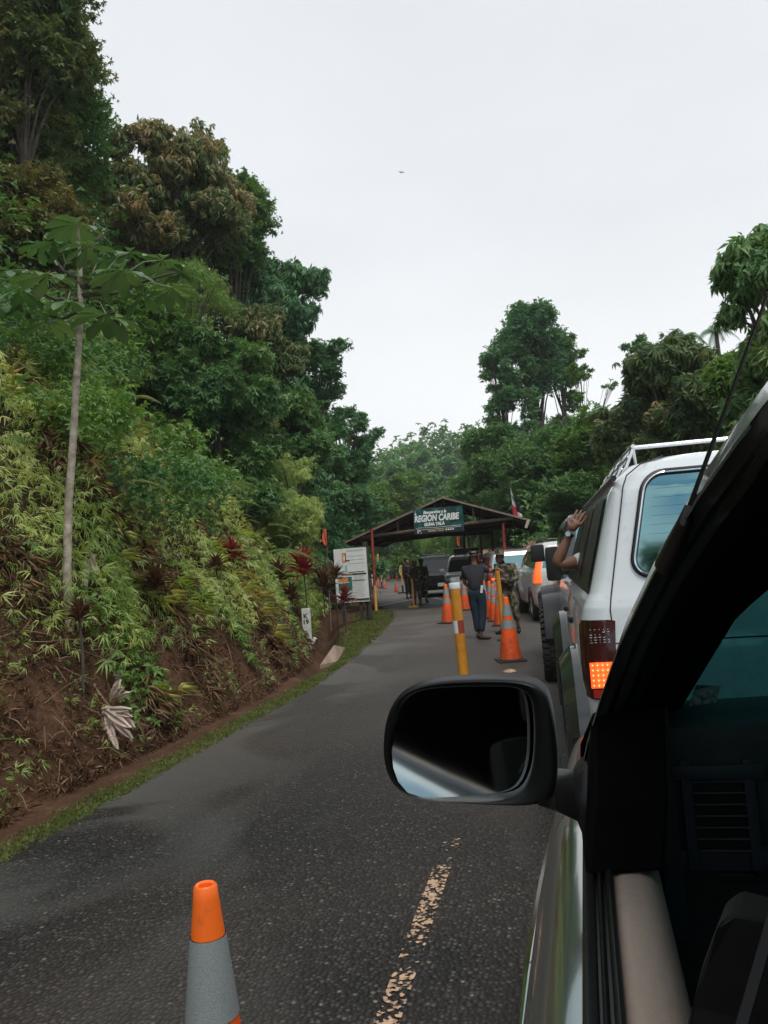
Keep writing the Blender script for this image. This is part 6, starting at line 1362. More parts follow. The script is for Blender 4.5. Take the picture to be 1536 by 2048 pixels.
for lb, p, top in (('dark based pole left of the person in black', (806, 1187), 1150), ('dark based pole among the far cones', (764, 1177), 1146)):
    g0 = gnd(*p); h_ = atY(p[0], top, g0[1])[2]; t = thing('pole_stand', lb, 'pole', tuple(g0), 0, 'pole stands by the bend')
    mb = MB(); mb.tube([(0, 0, 0), (0, 0, h_*.45)], .05, 8); mb.box((0, 0, .04), (.5, .4, .08), b=.02); mb.build('stand', M_RUBBER, t, smooth=True)
    mb = MB(); mb.tube([(0, 0, h_*.45), (0, 0, h_)], .04, 8); mb.build('pole', M_YELP2, t, smooth=True)

# --- shelter
def shelter():
    R0 = np.array([-3.5, 26.0, 0]); t = thing('gate_shelter', 'open gabled shelter over the road with red posts and a rusty sheet roof', 'shelter', tuple(R0), 0)
    P = lambda x, y, Y: atY(x, y, Y)-R0
    ap, el, er = P(885, 994, 25.2), P(688, 1085, 25.2), P(1062, 1040, 25.2); back = np.array([-.2, 6.6, -.05])
    for nm, a, b in (('left', ap, el), ('right', ap, er)):
        mb = MB(); d = b-a; n_ = 44; V = []
        for i in range(n_+1):
            p = a+d*i/n_; V.append(p)
        # corrugation runs down the slope: ridges along the depth
        rows = []
        for j in range(45):
            q = back*j/44; off = np.array([0, 0, .018*(j % 2)]); rows.append([tuple(a+q+off), tuple(a+d*.5+q+off+[0, 0, -.015]), tuple(b+q+off)])
        mb.loft(rows, closed=False, cap=False); o = mb.build('roof_sheet', M_ROOF, t, fix=False)
        so = o.modifiers.new('s', 'SOLIDIFY'); so.thickness = .012
        for k in range(4):
            q = back*(.05+.3*k); mb = MB(); w = np.array([0, 0, -.09]); pA = a+q+w; pB = a+d*.97+q+w; mb.tube([tuple(pA), tuple(pB)], [.055, .055], 4); mb.build('rafter', M_DARKWOOD, t)
        mb = MB()
        e = b-d*.02; mb.tube([tuple(e+[0, 0, -.05]), tuple(e+back+[0, 0, -.05])], .05, 4); mb.build('eave_beam', M_DARKWOOD, t)
        mb = MB(); mb.prism([tuple(a+[0, -.03, .015]), tuple(b+[0, -.03, .015]), tuple(b+[0, -.03, -.05]), tuple(a+[0, -.03, -.05])], (0, .02, 0)); mb.build('barge_board', M_ROOFEDGE, t)
    for k in range(5):
        q = back*(.04+.23*k); mb = MB(); z_ = -.42
        A = ap+(el-ap)*.84+q; B = ap+(er-ap)*.80+q; zt_ = (A[2]+B[2])/2-.02
        mb.tube([(A[0], A[1], A[2]-.06), (B[0], B[1], B[2]-.06)], .05, 4)
        for u in (.25, .5, .75): x = A[0]+(B[0]-A[0])*u; zb = A[2]+(B[2]-A[2])*u-.06; y = A[1]; zr = (ap[2]-abs(x-ap[0])*(ap[2]-el[2])/(ap[0]-el[0]))-.08; mb.tube([(x, y, zb), (x, y, zr)], .03, 4)
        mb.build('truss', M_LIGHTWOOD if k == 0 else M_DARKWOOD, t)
    # posts: red above, yellow below
    def pst(xt, yt, xb, yb, Y, red=True, dark=False):
        A = P(xt, yt, Y); B = gnd(xb, yb); B = atY(xb, yb, Y)-R0; B[2] = min(B[2], 0.0)-.02; M_ = A*(.36)+B*(.64)
        mb = MB(); rr = .05
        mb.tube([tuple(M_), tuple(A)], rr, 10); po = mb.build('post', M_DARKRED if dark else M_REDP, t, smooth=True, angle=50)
        mb = MB(); mb.tube([tuple(B), tuple(M_)], rr*1.04, 10); mb.build('post_foot', M_YELP2, t, smooth=True, angle=50)
    pst(743, 1058, 753, 1233, 24.6); pst(1006, 1046, 1013, 1190, 25.4); pst(984, 1062, 990, 1190, 28.4, dark=True); pst(732, 1085, 737, 1228, 26.8, dark=True); pst(961, 1068, 968, 1190, 30.5, dark=True); pst(928, 1070, 934, 1190, 31.5, dark=True)
    # gutter end
    mb = MB(); g1 = P(1057, 1040, 25.1); g2 = P(1052, 1056, 25.1); mb.tube([tuple(g1+[0, 0, .02]), tuple(g1), tuple(g2)], .05, 8); mb.build('gutter_pipe', pm('cream_pipe', (.62, .52, .40), .5), t, smooth=True)
    # low dark beam across the far end
    mb = MB(); A = P(752, 1072, 31.5); B = P(985, 1062, 31.5); mb.tube([tuple(A), tuple(B)], .14, 4); mb.build('tie_beam', M_DARKWOOD, t)
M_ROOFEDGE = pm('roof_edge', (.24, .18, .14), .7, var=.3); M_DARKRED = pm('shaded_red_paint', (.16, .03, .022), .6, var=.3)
shelter()

# --- welcome banner
def banner():
    A = atY(827, 1019, 25.05); B = atY(926, 1012, 25.05); C = atY(926, 1061, 25.05); D = atY(829, 1070, 25.05)
    cen = (A+B+C+D)/4; t = thing('welcome_banner', 'teal banner with white lettering hanging under the shelter gable', 'banner', tuple(cen))
    w = np.linalg.norm(B-A); h = np.linalg.norm(D-A); t.rotation_euler = (math.pi/2, 0, 0)
    mt, n, l, p = newmat('banner_print'); co = n.new('ShaderNodeTexCoord'); nz = n.new('ShaderNodeTexNoise'); nz.inputs['Scale'].default_value = 1.6; nz.inputs['Distortion'].default_value = 1.5; l.new(co.outputs['Object'], nz.inputs[0])
    rp = n.new('ShaderNodeValToRGB'); rp.color_ramp.elements[0].position = .45; rp.color_ramp.elements[0].color = (.005, .045, .042, 1); rp.color_ramp.elements[1].position = .68; rp.color_ramp.elements[1].color = (.008, .17, .18, 1); l.new(nz.outputs[0], rp.inputs[0]); l.new(rp.outputs[0], p.inputs['Base Color'])
    mb = MB(); rows = []
    for j in range(9):
        v = j/8; rows.append([((-.5+u)*w, (.5-v)*h, -.02*math.sin(u*9)*math.sin(v*3)) for u in np.linspace(0, 1, 17)])
    mb.loft(rows, closed=False, cap=False); o = mb.build('cloth', mt, t, fix=False); so = o.modifiers.new('s', 'SOLIDIFY'); so.thickness = .006
    LM = pm('banner_white', (.82, .85, .84), .6, var=.04); z = .035
    text_mesh('lettering', 'Bienvenidos a la', .135, LM, t, (-.10, h*.335, z), (0, 0, 0), sx=.86, shear=.25, offset=.006)
    text_mesh('lettering', 'REGION CARIBE', .285, LM, t, (-.06, h*.10, z), (0, 0, 0), sx=.70, shear=.2, offset=.014)
    mb = MB(); mb.prism([(-w*.185, h*.235, z), (-w*.165, h*.235, z), (-w*.135, h*.285, z), (-w*.17, h*.285, z)], (0, 0, .003)); mb.build('accent_mark', LM, t)
    text_mesh('lettering', 'GUNA YALA', .145, LM, t, (-.14, -h*.135, z), (0, 0, 0), sx=.82, shear=.15, offset=.009)
    mb = MB(); mb.tube([(-w*.42, -h*.24, z), (-w*.1, -h*.27, z), (w*.3, -h*.255, z), (w*.45, -h*.25, z)], .006, 4); mb.tube([(-w*.46, -h*.255, z), (-w*.38, -h*.33, z), (w*.2, -h*.325, z), (w*.45, -h*.30, z)], .006, 4); mb.build('swoosh', LM, t)
    mb = MB(); mb.box((0, -h*.40, .022), (w*.94, h*.13, .006)); mb.build('footer_strip', M_INK, t)
    text_mesh('lettering', '19.', .12, LM, t, (-w*.40, -h*.40, z), (0, 0, 0), sx=1.0, offset=.008)
    text_mesh('lettering', 'GUNA YALA', .07, pm('peach_print', (.72, .45, .30), .6), t, (-w*.06, -h*.395, z), (0, 0, 0), sx=1.35, offset=.003)
    mb = MB()
    for k in range(4): mb.lathe([(.001, .012), (.028, .008), (.03, 0)], (w*(.15+.045*k), -h*.385, z-.004), 6)
    mb.build('round_marks', LM, t)
    mb = MB(); mb.lathe([(.055, .0), (.06, .006), (.065, 0)], (w*.40, h*.36, .03), 18); mb.tube([(w*.40, h*.36-.045, .035), (w*.40, h*.36+.045, .035)], .008, 4); mb.tube([(w*.40-.03, h*.36-.01, .035), (w*.40, h*.36-.04, .035), (w*.40+.03, h*.36-.01, .035)], .006, 4); mb.build('emblem', pm('emblem_print', (.12, .26, .22), .6), t)
    mb = MB(); mb.lathe([(.001, .01), (.03, .006), (.032, 0)], (-w*.45, h*.30, .03), 10); mb.box((-w*.45, h*.20, .03), (.05, .07, .006), b=.01); mb.lathe([(.001, .01), (.014, .006), (.016, 0)], (-w*.45, h*.39, .03), 8); mb.build('crest', LM, t)
banner()

# --- information board
def board():
    Y = 20.6; A = atY(668, 1098, Y); B = atY(733, 1094, Y); D = atY(690, 1205, Y); C = atY(738, 1200, Y)
    w = np.linalg.norm(B-A); h = np.linalg.norm(C-B); R0 = (B+C)/2 - np.array([w/2, 0, 0]); t = thing('information_board', 'white notice board with printed panels beside the road, half covered by red leaved plants', 'sign', tuple(R0)); t.rotation_euler = (math.pi/2, 0, 0)
    PW = pm('board_white', (.74, .75, .74), .5, var=.06); GY = pm('print_grey', (.36, .38, .38), .6); OR = pm('print_orange', (.75, .30, .10), .6, var=.3, vs=30); TE = pm('print_teal', (.03, .17, .14), .6, var=.5, vs=20); AQ = pm('print_aqua', (.35, .55, .55), .6)
    mb = MB(); mb.box((0, 0, 0), (w, h, .03), b=.004); mb.build('panel', PW, t)
    def bar(nm, x, y, ww, hh, mat, z=.018): q = MB(); q.box((x*w, y*h, z), (ww*w, hh*h, .004)); return q.build(nm, mat, t)
    bar('orange_picture', -.19, .33, .13, .19, OR); bar('black_picture_mark', -.14, .33, .03, .14, M_INK, .022); bar('black_picture_foot', -.08, .27, .12, .018, M_INK, .022); bar('white_picture_mark', -.18, .32, .05, .09, PW, .021); bar('aqua_picture', -.14, .12, .07, .14, AQ)
    mb = MB()
    for k in range(5): mb.box((.16*w, (.465-.02*k)*h if k < 2 else (.42-.07*(k-1))*h, .018), (.5*w, .005*h, .003))
    for k in range(11): mb.box((.19*w, (-.14-.028*k)*h, .018), ((.40-.05*((k*7) % 3))*w, .0045*h, .003))
    for k in range(4): mb.box((.22*w, (-.03-.024*k)*h, .018), ((.34-.06*(k % 2))*w, .005*h, .003))
    mb.build('text_lines', GY, t)
    mb = MB(); mb.box((.16*w, .045*h, .018), (.5*w, .014*h, .003)); mb.box((.20*w, -.115*h, .018), (.42*w, .014*h, .003)); mb.build('bold_text_lines', M_INK, t)
    bar('black_strip', .08, .005, .76, .030, M_INK, .019); bar('peach_strip_label', -.12, .0, .30, .012, OR, .023); bar('black_strip', .12, -.475, .76, .032, M_INK, .019); bar('peach_strip_label', -.02, -.478, .26, .014, OR, .023)
    bar('teal_picture', -.20, -.17, .42, .26, TE); bar('orange_title', -.26, -.09, .30, .08, OR, .022); bar('white_title_stripe', -.24, -.145, .34, .018, PW, .022); bar('photo_print', -.19, -.36, .36, .12, AQ)
    mb = MB(); mb.box((.0, -.515*h, .02), (w*1.04, .012*h, .03)); mb.build('lower_rail', PW, t)
    for sx in (-.32, .22, .38):
        q = MB(); q.box((sx*w, -.62*h, -.05), (.09, h*.30+1.2, .08)); q.build('leg', M_DARKWOOD, t)
    q = MB(); q.box((.46*w, -.22*h, -.06), (.11, h*1.65, .10)); q.build('leg', M_DARKWOOD, t)
board()

# --- kilometre stone
def km():
    Y = 15.9; R0 = atY(615, 1270, Y); h = atY(615, 1217, Y)[2]-R0[2]; R0[2] -= .0; t = thing('kilometre_stone', 'small white painted kilometre marker reading K 19 on the bank', 'marker', tuple(R0-np.array([0, 0, .03]))); w = .165
    mb = MB(); mb.box((0, 0, h/2-.12), (w, .11, h+.30), b=.012); mb.build('stone', pm('whitewash', (.70, .69, .66), .8, var=.2, vs=14, bump=.3), t)
    text_mesh('letter', 'K', .15, M_INK, t, (.0, -.058, h*.77), (math.pi/2, 0, 0), offset=.004, extrude=.001); text_mesh('number', '19', .14, M_INK, t, (0, -.058, h*.55), (math.pi/2, 0, 0), offset=.004, extrude=.001)
    A = atY(628, 1281, Y-.1)
    t2 = MB(); t2.box((0, 0, 0), (.07, .08, .13), Matrix.Rotation(.5, 3, 'Y'), b=.015); o = t2.build('broken_stone', pm('whitewash_chip', (.66, .65, .62), .8, var=.2)); o.location = tuple(A); tag(o, 'small white chip of painted stone lying under the kilometre marker', 'stone')
km()

# --- flags
def panama_flag():
    B = gnd(1030, 1190); Y = 30.0; top = atY(1021, 966, Y); b = atY(1029, 1120, Y); t = thing('national_flag', 'limp red, white and blue flag on a tall pole right of the shelter', 'flag', (b[0]+.1, Y, 0))
    R0 = np.array([b[0]+.1, Y, 0]); mb = MB(); mb.tube([(0, 0, 0), tuple(top-R0)], [.03, .02], 8); mb.lathe([(.001, .05), (.03, .02), (.001, 0)], tuple(top-R0), 8); mb.build('pole', pm('flag_pole', (.10, .12, .12), .5), t, smooth=True)
    WH = pm('flag_white', (.86, .85, .87), .8, var=.05); BL = pm('flag_blue', (.022, .025, .07), .8); RD = pm('flag_red', (.50, .03, .05), .8)
    # the cloth hangs down in folds from the pole: quarters white / blue / red / white
    def cloth(name, u0, u1, v0, v1, mat):
        rows = []
        for v in np.linspace(v0, v1, 10):
            row = []
            for u in np.linspace(u0, u1, 8):
                x0 = np.interp(v, [0, 1], [1021, 1028]); y0 = np.interp(v, [0, 1], [976, 1044]); px = x0 + u*np.interp(v, [0, .35, .7, 1], [3, 16, 19, 14]); py = y0 + u*np.interp(v, [0, 1], [16, 7])
                q = atY(px, py, Y-.04-.10*math.sin(u*8+v*2)*u) - R0; row.append(tuple(q))
            rows.append(row)
        mb = MB(); mb.loft(rows, closed=False, cap=False); o = mb.build(name, mat, t, smooth=True, fix=False); o.modifiers.new('s', 'SOLIDIFY').thickness = .006
    cloth('white_quarter', 0, .5, 0, .5, WH); cloth('blue_quarter', .5, 1, 0, .62, BL); cloth('red_quarter', 0, .5, .5, 1, RD); cloth('white_quarter', .5, 1, .62, 1, WH)
panama_flag()
M_FLAGO = pm('orange_red_cloth', (.72, .12, .05), .8, var=.3, vs=6); M_FLAGY = pm('yellow_cloth', (.80, .48, .20), .8, var=.2)
def feather(label, x, y0, y1, yb, Y, mat, w=9):
    T_ = atY(x, y0, Y); b = atY(x+3, yb, Y); R0 = np.array([b[0], Y, max(0, float(zt(b[0], Y)))]); t = thing('feather_flag', label, 'flag', tuple(R0), 0, 'slim pennants around the shelter')
    mb = MB(); mb.tube([(0, 0, 0), tuple(T_-R0)], [.014, .008], 6); mb.build('pole', M_LIGHTWOOD, t)
    rows = []
    for v in np.linspace(0, 1, 8):
        yy = y0+(y1-y0)*v; ww = w*math.sin(math.pi*min(1, .1+.8*v))**.7; rows.append([tuple(atY(x+.5*v*3+ww*u*(-1), yy, Y-.03-.03*math.sin(u*5+v*3))-R0) for u in np.linspace(0, 1, 5)])
    mb = MB(); mb.loft(rows, closed=False, cap=False); o = mb.build('cloth', mat, t, smooth=True, fix=False); o.modifiers.new('s', 'SOLIDIFY').thickness = .005
feather('orange and red pennant above the bushes left of the information board', 652, 1058, 1092, 1150, 19.5, M_FLAGO, 8)
feather('red pennant under the right half of the banner', 918, 1068, 1094, 1140, 33, M_FLAGO, 5)
feather('pale yellow pennant left of the person in black', 803, 1130, 1152, 1172, 44, M_FLAGY, 6)
feather('striped pennant just behind the left shelter post', 757, 1108, 1140, 1176, 40, M_FLAGY, 5)

# --- red roofed huts behind the queue
def hut(name, label, pts, Y, depth, wallh):
    P4 = [atY(x, y, Y) for x, y in pts]; R0 = np.array([P4[0][0], Y, 0]); t = thing(name, label, 'hut', tuple(R0)); A, B, C, D = [p-R0 for p in P4]
    C = C+[0, depth, 0]; D = D+[0, depth, 0]; rows = []; n_ = 36
    for j in range(n_+1):
        u = j/n_; off = np.array([0, 0, .025*(j % 2)]); rows.append([tuple(A*(1-u)+B*u+off), tuple(D*(1-u)+C*u+off)])
    mb = MB(); mb.loft(rows, closed=False, cap=False); o = mb.build('roof', M_ROOFR, t, fix=False); o.modifiers.new('s', 'SOLIDIFY').thickness = .02
    mb = MB(); x0, x1 = A[0]+.25, B[0]-.25; zz = min(A[2], B[2])-.05; mb.box(((x0+x1)/2, .3+depth/2, zz/2), (x1-x0, depth-.2, zz)); mb.build('wall', pm('hut_wall', (.16, .12, .09), .9, var=.3), t)
    mb = MB(); mb.box(((x0+x1)/2, .385, zz*.55), (.9, .06, 1.0)); mb.build('window', M_CARGLASS, t)
hut('roadside_hut', 'low hut with a red brown corrugated roof seen between the shelter posts', [(950, 1117), (1040, 1104), (1032, 1092), (958, 1096)], 36, 3.5, 2)
hut('roadside_hut', 'second hut with a pale pink corrugated roof above the white SUV', [(1050, 1103), (1112, 1098), (1100, 1079), (1038, 1081)], 33, 3.0, 2)

# --- a bird
mb = MB(); mb.loft([[(-.30, 0, .05), (-.28, .1, .05)], [(-.1, -.02, .09), (-.1, .12, .09)], [(0, 0, .03), (0, .14, .03)], [(.1, -.02, .09), (.1, .12, .09)], [(.30, 0, .05), (.28, .1, .05)]], closed=False, cap=False); mb.tube([(0, -.12, .02), (0, .05, .03), (0, .22, .02)], [.01, .04, .012], 6)
o = mb.build('bird', M_INK, None); o.location = tuple(atY(803, 345, 70)); o.rotation_euler = (0, 0, .6); tag(o, 'tiny dark bird high in the open sky', 'bird')
# concrete apron in the ditch
a = hit(668, 1312)
mb = MB(); P4 = [gnd(640, 1330, .05), gnd(676, 1322, -.02), gnd(694, 1296, -.02), gnd(668, 1290, .22)]
mb.prism([tuple(p) for p in P4], (0, 0, -.06)); o = mb.build('culvert_apron', pm('muddy_concrete', (.36, .26, .20), .85, var=.25, vs=5, bump=.4)); tag(o, 'flat pale slab of muddy concrete at the ditch foot below the kilometre marker', 'concrete slab')
# ------------------------------------------------------------------ people
def camo():
    mt, n, l, p = newmat('camouflage_cloth'); co = n.new('ShaderNodeTexCoord'); v = n.new('ShaderNodeTexVoronoi'); v.inputs['Scale'].default_value = 16; nz = n.new('ShaderNodeTexNoise'); nz.inputs['Scale'].default_value = 12; nz.inputs['Detail'].default_value = 3
    l.new(co.outputs['Object'], nz.inputs[0]); l.new(co.outputs['Object'], v.inputs[0]); rp = n.new('ShaderNodeValToRGB'); rp.color_ramp.interpolation = 'CONSTANT'; e = rp.color_ramp.elements
    e[0].position = 0; e[0].color = (.022, .020, .015, 1); e[1].position = .45; e[1].color = (.09, .08, .05, 1); q = e.new(.54); q.color = (.17, .14, .095, 1); q = e.new(.63); q.color = (.30, .26, .19, 1)
    l.new(nz.outputs[0], rp.inputs[0]); l.new(rp.outputs[0], p.inputs['Base Color']); p.inputs['Roughness'].default_value = .9; return mt
M_CAMO = camo()
M_SKIN = pm('brown_skin', (.235, .115, .072), .55, var=.12, vs=12, bump=.12, bs=180)
M_SKIND = pm('dark_brown_skin', (.13, .065, .042), .55, var=.1)
M_HAIR = pm('black_hair', (.012, .010, .010), .6, var=.3, vs=60, bump=.5, bs=120)
M_POLO = pm('charcoal_polo', (.030, .027, .036), .85, var=.2); M_JEANS = pm('dark_jeans', (.008, .024, .042), .85, var=.3, vs=14); M_BOOT = pm('brown_leather', (.045, .022, .015), .5); M_BOOTB = pm('black_leather', (.012, .012, .012), .5); M_BLKCL = pm('black_cloth', (.010, .010, .012), .85)

def body(name, t, J, shirt, pants, skinm, shoe, sleeve='short', hand_pose=None, pants_lo=.10):
    """J: joint dictionary in local metres. One continuous skinned body plus clothing shells and shoes."""
    g_ = lambda k: np.array(J[k], float)
    names = ['pelvis', 'waist', 'chest', 'neck', 'headb', 'headt', 'shL', 'elL', 'wrL', 'shR', 'elR', 'wrR', 'hipL', 'knL', 'anL', 'hipR', 'knR', 'anR']
    if 'headt' not in J: J['headt'] = tuple(g_('headb')+[0, 0, .16])
    pts = [g_(k) for k in names]; ed = [(0, 1), (1, 2), (2, 3), (3, 4), (4, 5), (2, 6), (6, 7), (7, 8), (2, 9), (9, 10), (10, 11), (0, 12), (12, 13), (13, 14), (0, 15), (15, 16), (16, 17)]
    rr = [.12, .115, .13, .052, .07, .072, .058, .042, .028, .058, .042, .028, .085, .055, .036, .085, .055, .036]
    skin('body', pts, ed, rr, skinm, t, 2)
    # head with face
    hb, ht = g_('headb'), g_('headt'); c = (hb+ht)/2; fd = np.array(J.get('face', (0, -1, 0)), float); fd /= np.linalg.norm(fd); sd_ = np.cross(fd, [0, 0, 1])
    mb = MB(); rows = []
    for z, rx, ry, off in [(-.125, .035, .035, .035), (-.105, .050, .055, .025), (-.07, .062, .078, .012), (-.02, .071, .092, .0), (.03, .076, .097, -.004), (.07, .072, .09, -.008), (.10, .05, .062, -.01), (.118, .015, .02, -.01)]:
        row = []
        for k in range(20):
            a = 2*math.pi*k/20; p_ = c + sd_*math.cos(a)*rx + fd*(math.sin(a)*ry+off) + np.array([0, 0, z]); row.append(tuple(p_))
        rows.append(row)
    mb.loft(rows); f0 = c + fd*.088
    mb.loft([[tuple(f0+sd_*s_+np.array([0, 0, .02])+fd*-.005) for s_ in (-.008, .008)]+[tuple(f0+np.array([0, 0, .02]))], [tuple(f0+sd_*s_+np.array([0, 0, -.028])) for s_ in (-.018, .018)]+[tuple(f0+fd*.024+np.array([0, 0, -.026]))]])
    for s_ in (-1, 1): mb.tube([tuple(c+sd_*s_*.074+np.array([0, 0, -.03])), tuple(c+sd_*s_*.082+np.array([0, 0, .015]))], [.012, .018], 6)
    head = mb.build('head', skinm, t, smooth=True)
    mb = MB(); mb.tube([tuple(f0+sd_*-.022+np.array([0, 0, -.055])), tuple(f0+fd*.006+np.array([0, 0, -.057])), tuple(f0+sd_*.022+np.array([0, 0, -.055]))], .004, 5); mb.build('mouth', M_MAR if 'M_MAR' in globals() else M_BOOT, head)
    for s_ in (-1, 1): mb = MB(); mb.tube([tuple(f0+sd_*(s_*.032-.010)+fd*-.006+np.array([0, 0, .018])), tuple(f0+sd_*(s_*.032+.010)+fd*-.006+np.array([0, 0, .018]))], .006, 5); mb.build('eye', M_INK, head)
    # clothing
    wide = 1.16
    tp = [g_('pelvis')+[0, 0, -.05], g_('waist'), g_('chest'), (g_('chest')+g_('neck'))/2+[0, 0, -.02], g_('shL'), g_('shR')]
    te = [(0, 1), (1, 2), (2, 3), (2, 4), (2, 5)]; tr = [.158, .158, .178, .085, .090, .090]
    def fr(a, b, u): return g_(a)*(1-u)+g_(b)*u
    if sleeve == 'short': tp += [fr('shL', 'elL', .75), fr('shR', 'elR', .75)]; te += [(4, 6), (5, 7)]; tr += [.066, .066]
    else: tp += [g_('elL'), fr('elL', 'wrL', .93), g_('elR'), fr('elR', 'wrR', .93)]; te += [(4, 6), (6, 7), (5, 8), (8, 9)]; tr += [.066, .050, .066, .050]
    skin('shirt', tp, te, tr, shirt, t, 2)
    pp = [g_('pelvis')+[0, 0, .09], g_('pelvis')+[0, 0, -.06], g_('hipL')+[0, 0, -.03], g_('knL'), fr('knL', 'anL', 1-pants_lo), g_('hipR')+[0, 0, -.03], g_('knR'), fr('knR', 'anR', 1-pants_lo)]
    skin('trousers', pp, [(0, 1), (1, 2), (2, 3), (3, 4), (1, 5), (5, 6), (6, 7)], [.140, .150, .118, .088, .070, .118, .088, .070], pants, t, 2)
    for s_ in ('L', 'R'):
        a = g_('an'+s_); tdir = np.array(J.get('toe'+s_, (0, -1, 0)), float); tdir /= np.linalg.norm(tdir)
        skin('shoe', [a+[0, 0, .03], a+[0, 0, -.045]-tdir*.03, a+tdir*.10+[0, 0, -.055], a+tdir*.19+[0, 0, -.062]], [(0, 1), (1, 2), (2, 3)], [.052, .048, .046, .032], shoe, t, 2)
        # hand
        w_ = g_('wr'+s_); e_ = g_('el'+s_); d = w_-e_; d /= np.linalg.norm(d); hp = J.get('hand'+s_); d2 = d if hp is None else np.array(hp, float)/np.linalg.norm(hp)
        hand(t, w_, d2, skinm, 1.0, J.get('palm'+s_, (0, 0, -1)), curl=.5)
    return head
def hand(t, w, d, mat, s, palm, curl=.4, spread=.12, thumb_side=1, lens=None, name='hand', curls=None, levels=2, fr=.0085):
    d = np.array(d, float)/np.linalg.norm(d); pn = np.array(palm, float); pn -= d*pn.dot(d); pn /= np.linalg.norm(pn); x = np.cross(d, pn)*thumb_side
    w = np.array(w, float); pts = [w, w+d*.035*s, w+d*.07*s]; ed = [(0, 1), (1, 2)]; rr = [(.026*s, .020*s), (.034*s, .017*s), (.040*s, .014*s)]
    rr = [.023*s, .028*s, .030*s]
    L_ = lens or [.072, .080, .075, .058]
    for k in range(4):
        off = (k-1.5)*.0205*s; k0 = w+d*(.078-.004*abs(k-1.2))*s + x*(-off); b = len(pts)
        c_ = curls[k] if curls else curl; dd = d + x*(-(k-1.5)*spread); dd /= np.linalg.norm(dd); P_ = [k0]
        L0 = L_[k]*s; ang = 0; p = k0.copy()
        for q, f in enumerate((.45, .32, .23)):
            ang += c_*(.5 if q == 0 else .6); p = p + (dd*math.cos(ang)+pn*math.sin(ang))*L0*f; P_.append(p)
        pts += P_; ed += [(2, b), (b, b+1), (b+1, b+2), (b+2, b+3)]; rr += [.0115*s, fr*1.03*s, fr*.92*s, fr*.72*s]
    b = len(pts); tb = w+d*.025*s+x*.024*s; td = d*.62+x*.72+pn*.25; td /= np.linalg.norm(td)
    pts += [tb, tb+td*.034*s, tb+td*.034*s+(d*.85+x*.4+pn*.2)*.03*s]; ed += [(1, b), (b, b+1), (b+1, b+2)]; rr += [.0135*s, .0105*s, .0085*s]
    return skin(name, pts, ed, rr, mat, t, levels)

GP = 'people standing at the checkpoint'
# man in jeans, seen from behind
R0 = np.array([-1.56, 15.35, 0.008]); t = thing('person', 'person in charcoal polo shirt and dark jeans, back turned, one hand on a post', 'person', tuple(R0), 0, GP)
HN = PC - R0; hx, hz = HN[0]+.04, HN[2]+.01
J = dict(pelvis=(.0, 0, .95), waist=(-.01, 0, 1.10), chest=(-.02, .0, 1.30), neck=(-.01, 0, 1.46), headb=(.0, .01, 1.535), headt=(.01, .02, 1.67), face=(.45, 1, 0),
         shL=(-.20, .0, 1.385), elL=(-.235, .10, 1.12), wrL=(-.12, .24, .98), shR=(.17, .0, 1.385), elR=(.33, .05, 1.30), wrR=(hx-.06, -.22, hz+.03),
         hipL=(-.09, 0, .88), knL=(-.05, .02, .50), anL=(-.03, .0, .10), hipR=(.09, 0, .88), knR=(.08, .0, .50), anR=(.03, -.06, .10), toeL=(.6, .8, 0), toeR=(.95, -.15, 0), handR=(1, -.25, -.25), palmR=(0, 0, -1))
hd = body('man', t, J, M_POLO, M_JEANS, M_SKIN, M_BOOT)
skin('hair', [(.0, .0, 1.63), (.005, -.01, 1.68), (.0, -.03, 1.60)], [(0, 1), (0, 2)], [.088, .075, .07], M_HAIR, t, 2)
mb = MB(); mb.tube([(.225, -.05, 1.40), (.245, .05, 1.37), (.25, .03, 1.31)], .010, 5); mb.build('sleeve_stripe', M_WHITEP, t); mb = MB(); mb.box((.115, -.12, .98), (.045, .02, .15), Matrix.Rotation(.15, 3, 'Y'), b=.006); mb.build('white_tag', M_WHITEP, t)
# soldier with bush hat
R0 = np.array([-1.03, 16.3, 0.008]); t = thing('person', 'person in camouflage uniform and bush hat holding a small device, facing the man in jeans', 'person', tuple(R0), 0, GP)
J = dict(pelvis=(.02, 0, .94), waist=(.02, 0, 1.09), chest=(.0, -.01, 1.28), neck=(-.05, -.02, 1.43), headb=(-.085, -.04, 1.50), headt=(-.09, -.04, 1.63), face=(-.85, -.5, -.1),
         shL=(.17, .0, 1.36), elL=(.23, -.10, 1.10), wrL=(.02, -.26, 1.09), shR=(-.16, -.05, 1.35), elR=(-.22, -.17, 1.12), wrR=(-.10, -.33, 1.13),
         hipL=(.10, 0, .87), knL=(.14, -.04, .50), anL=(.17, .02, .10), hipR=(-.07, 0, .87), knR=(-.10, -.08, .50), anR=(-.17, -.02, .10), toeL=(.1, -1, 0), toeR=(-.6, -.8, 0), handL=(-1, -.3, .1), handR=(-.4, -.9, .1), palmL=(0, -.3, 1), palmR=(.3, 0, 1))
body('soldier', t, J, M_CAMO, M_CAMO, M_SKIND, M_BOOTB, sleeve='long', pants_lo=.35)
mb = MB(); mb.lathe([(.17, .01), (.165, .0), (.12, .012), (.098, .03), (.096, .07), (.086, .105), (.03, .115), (.001, .115)], (0, 0, 0), 24); hat = mb.build('bush_hat', M_CAMO, t, smooth=True); hat.location = (-.088, -.04, 1.625)
mb = MB(); mb.lathe([(.163, .002), (.171, .0), (.171, .008)], (0, 0, 0), 24); q = mb.build('hat_brim_edge', pm('pale_brim', (.42, .38, .30), .8), hat, smooth=True)
t3 = thing('hand_device', 'small pale device with an orange end in the soldier hands', 'device', tuple(R0+np.array([-.10, -.38, 1.135])), .4)
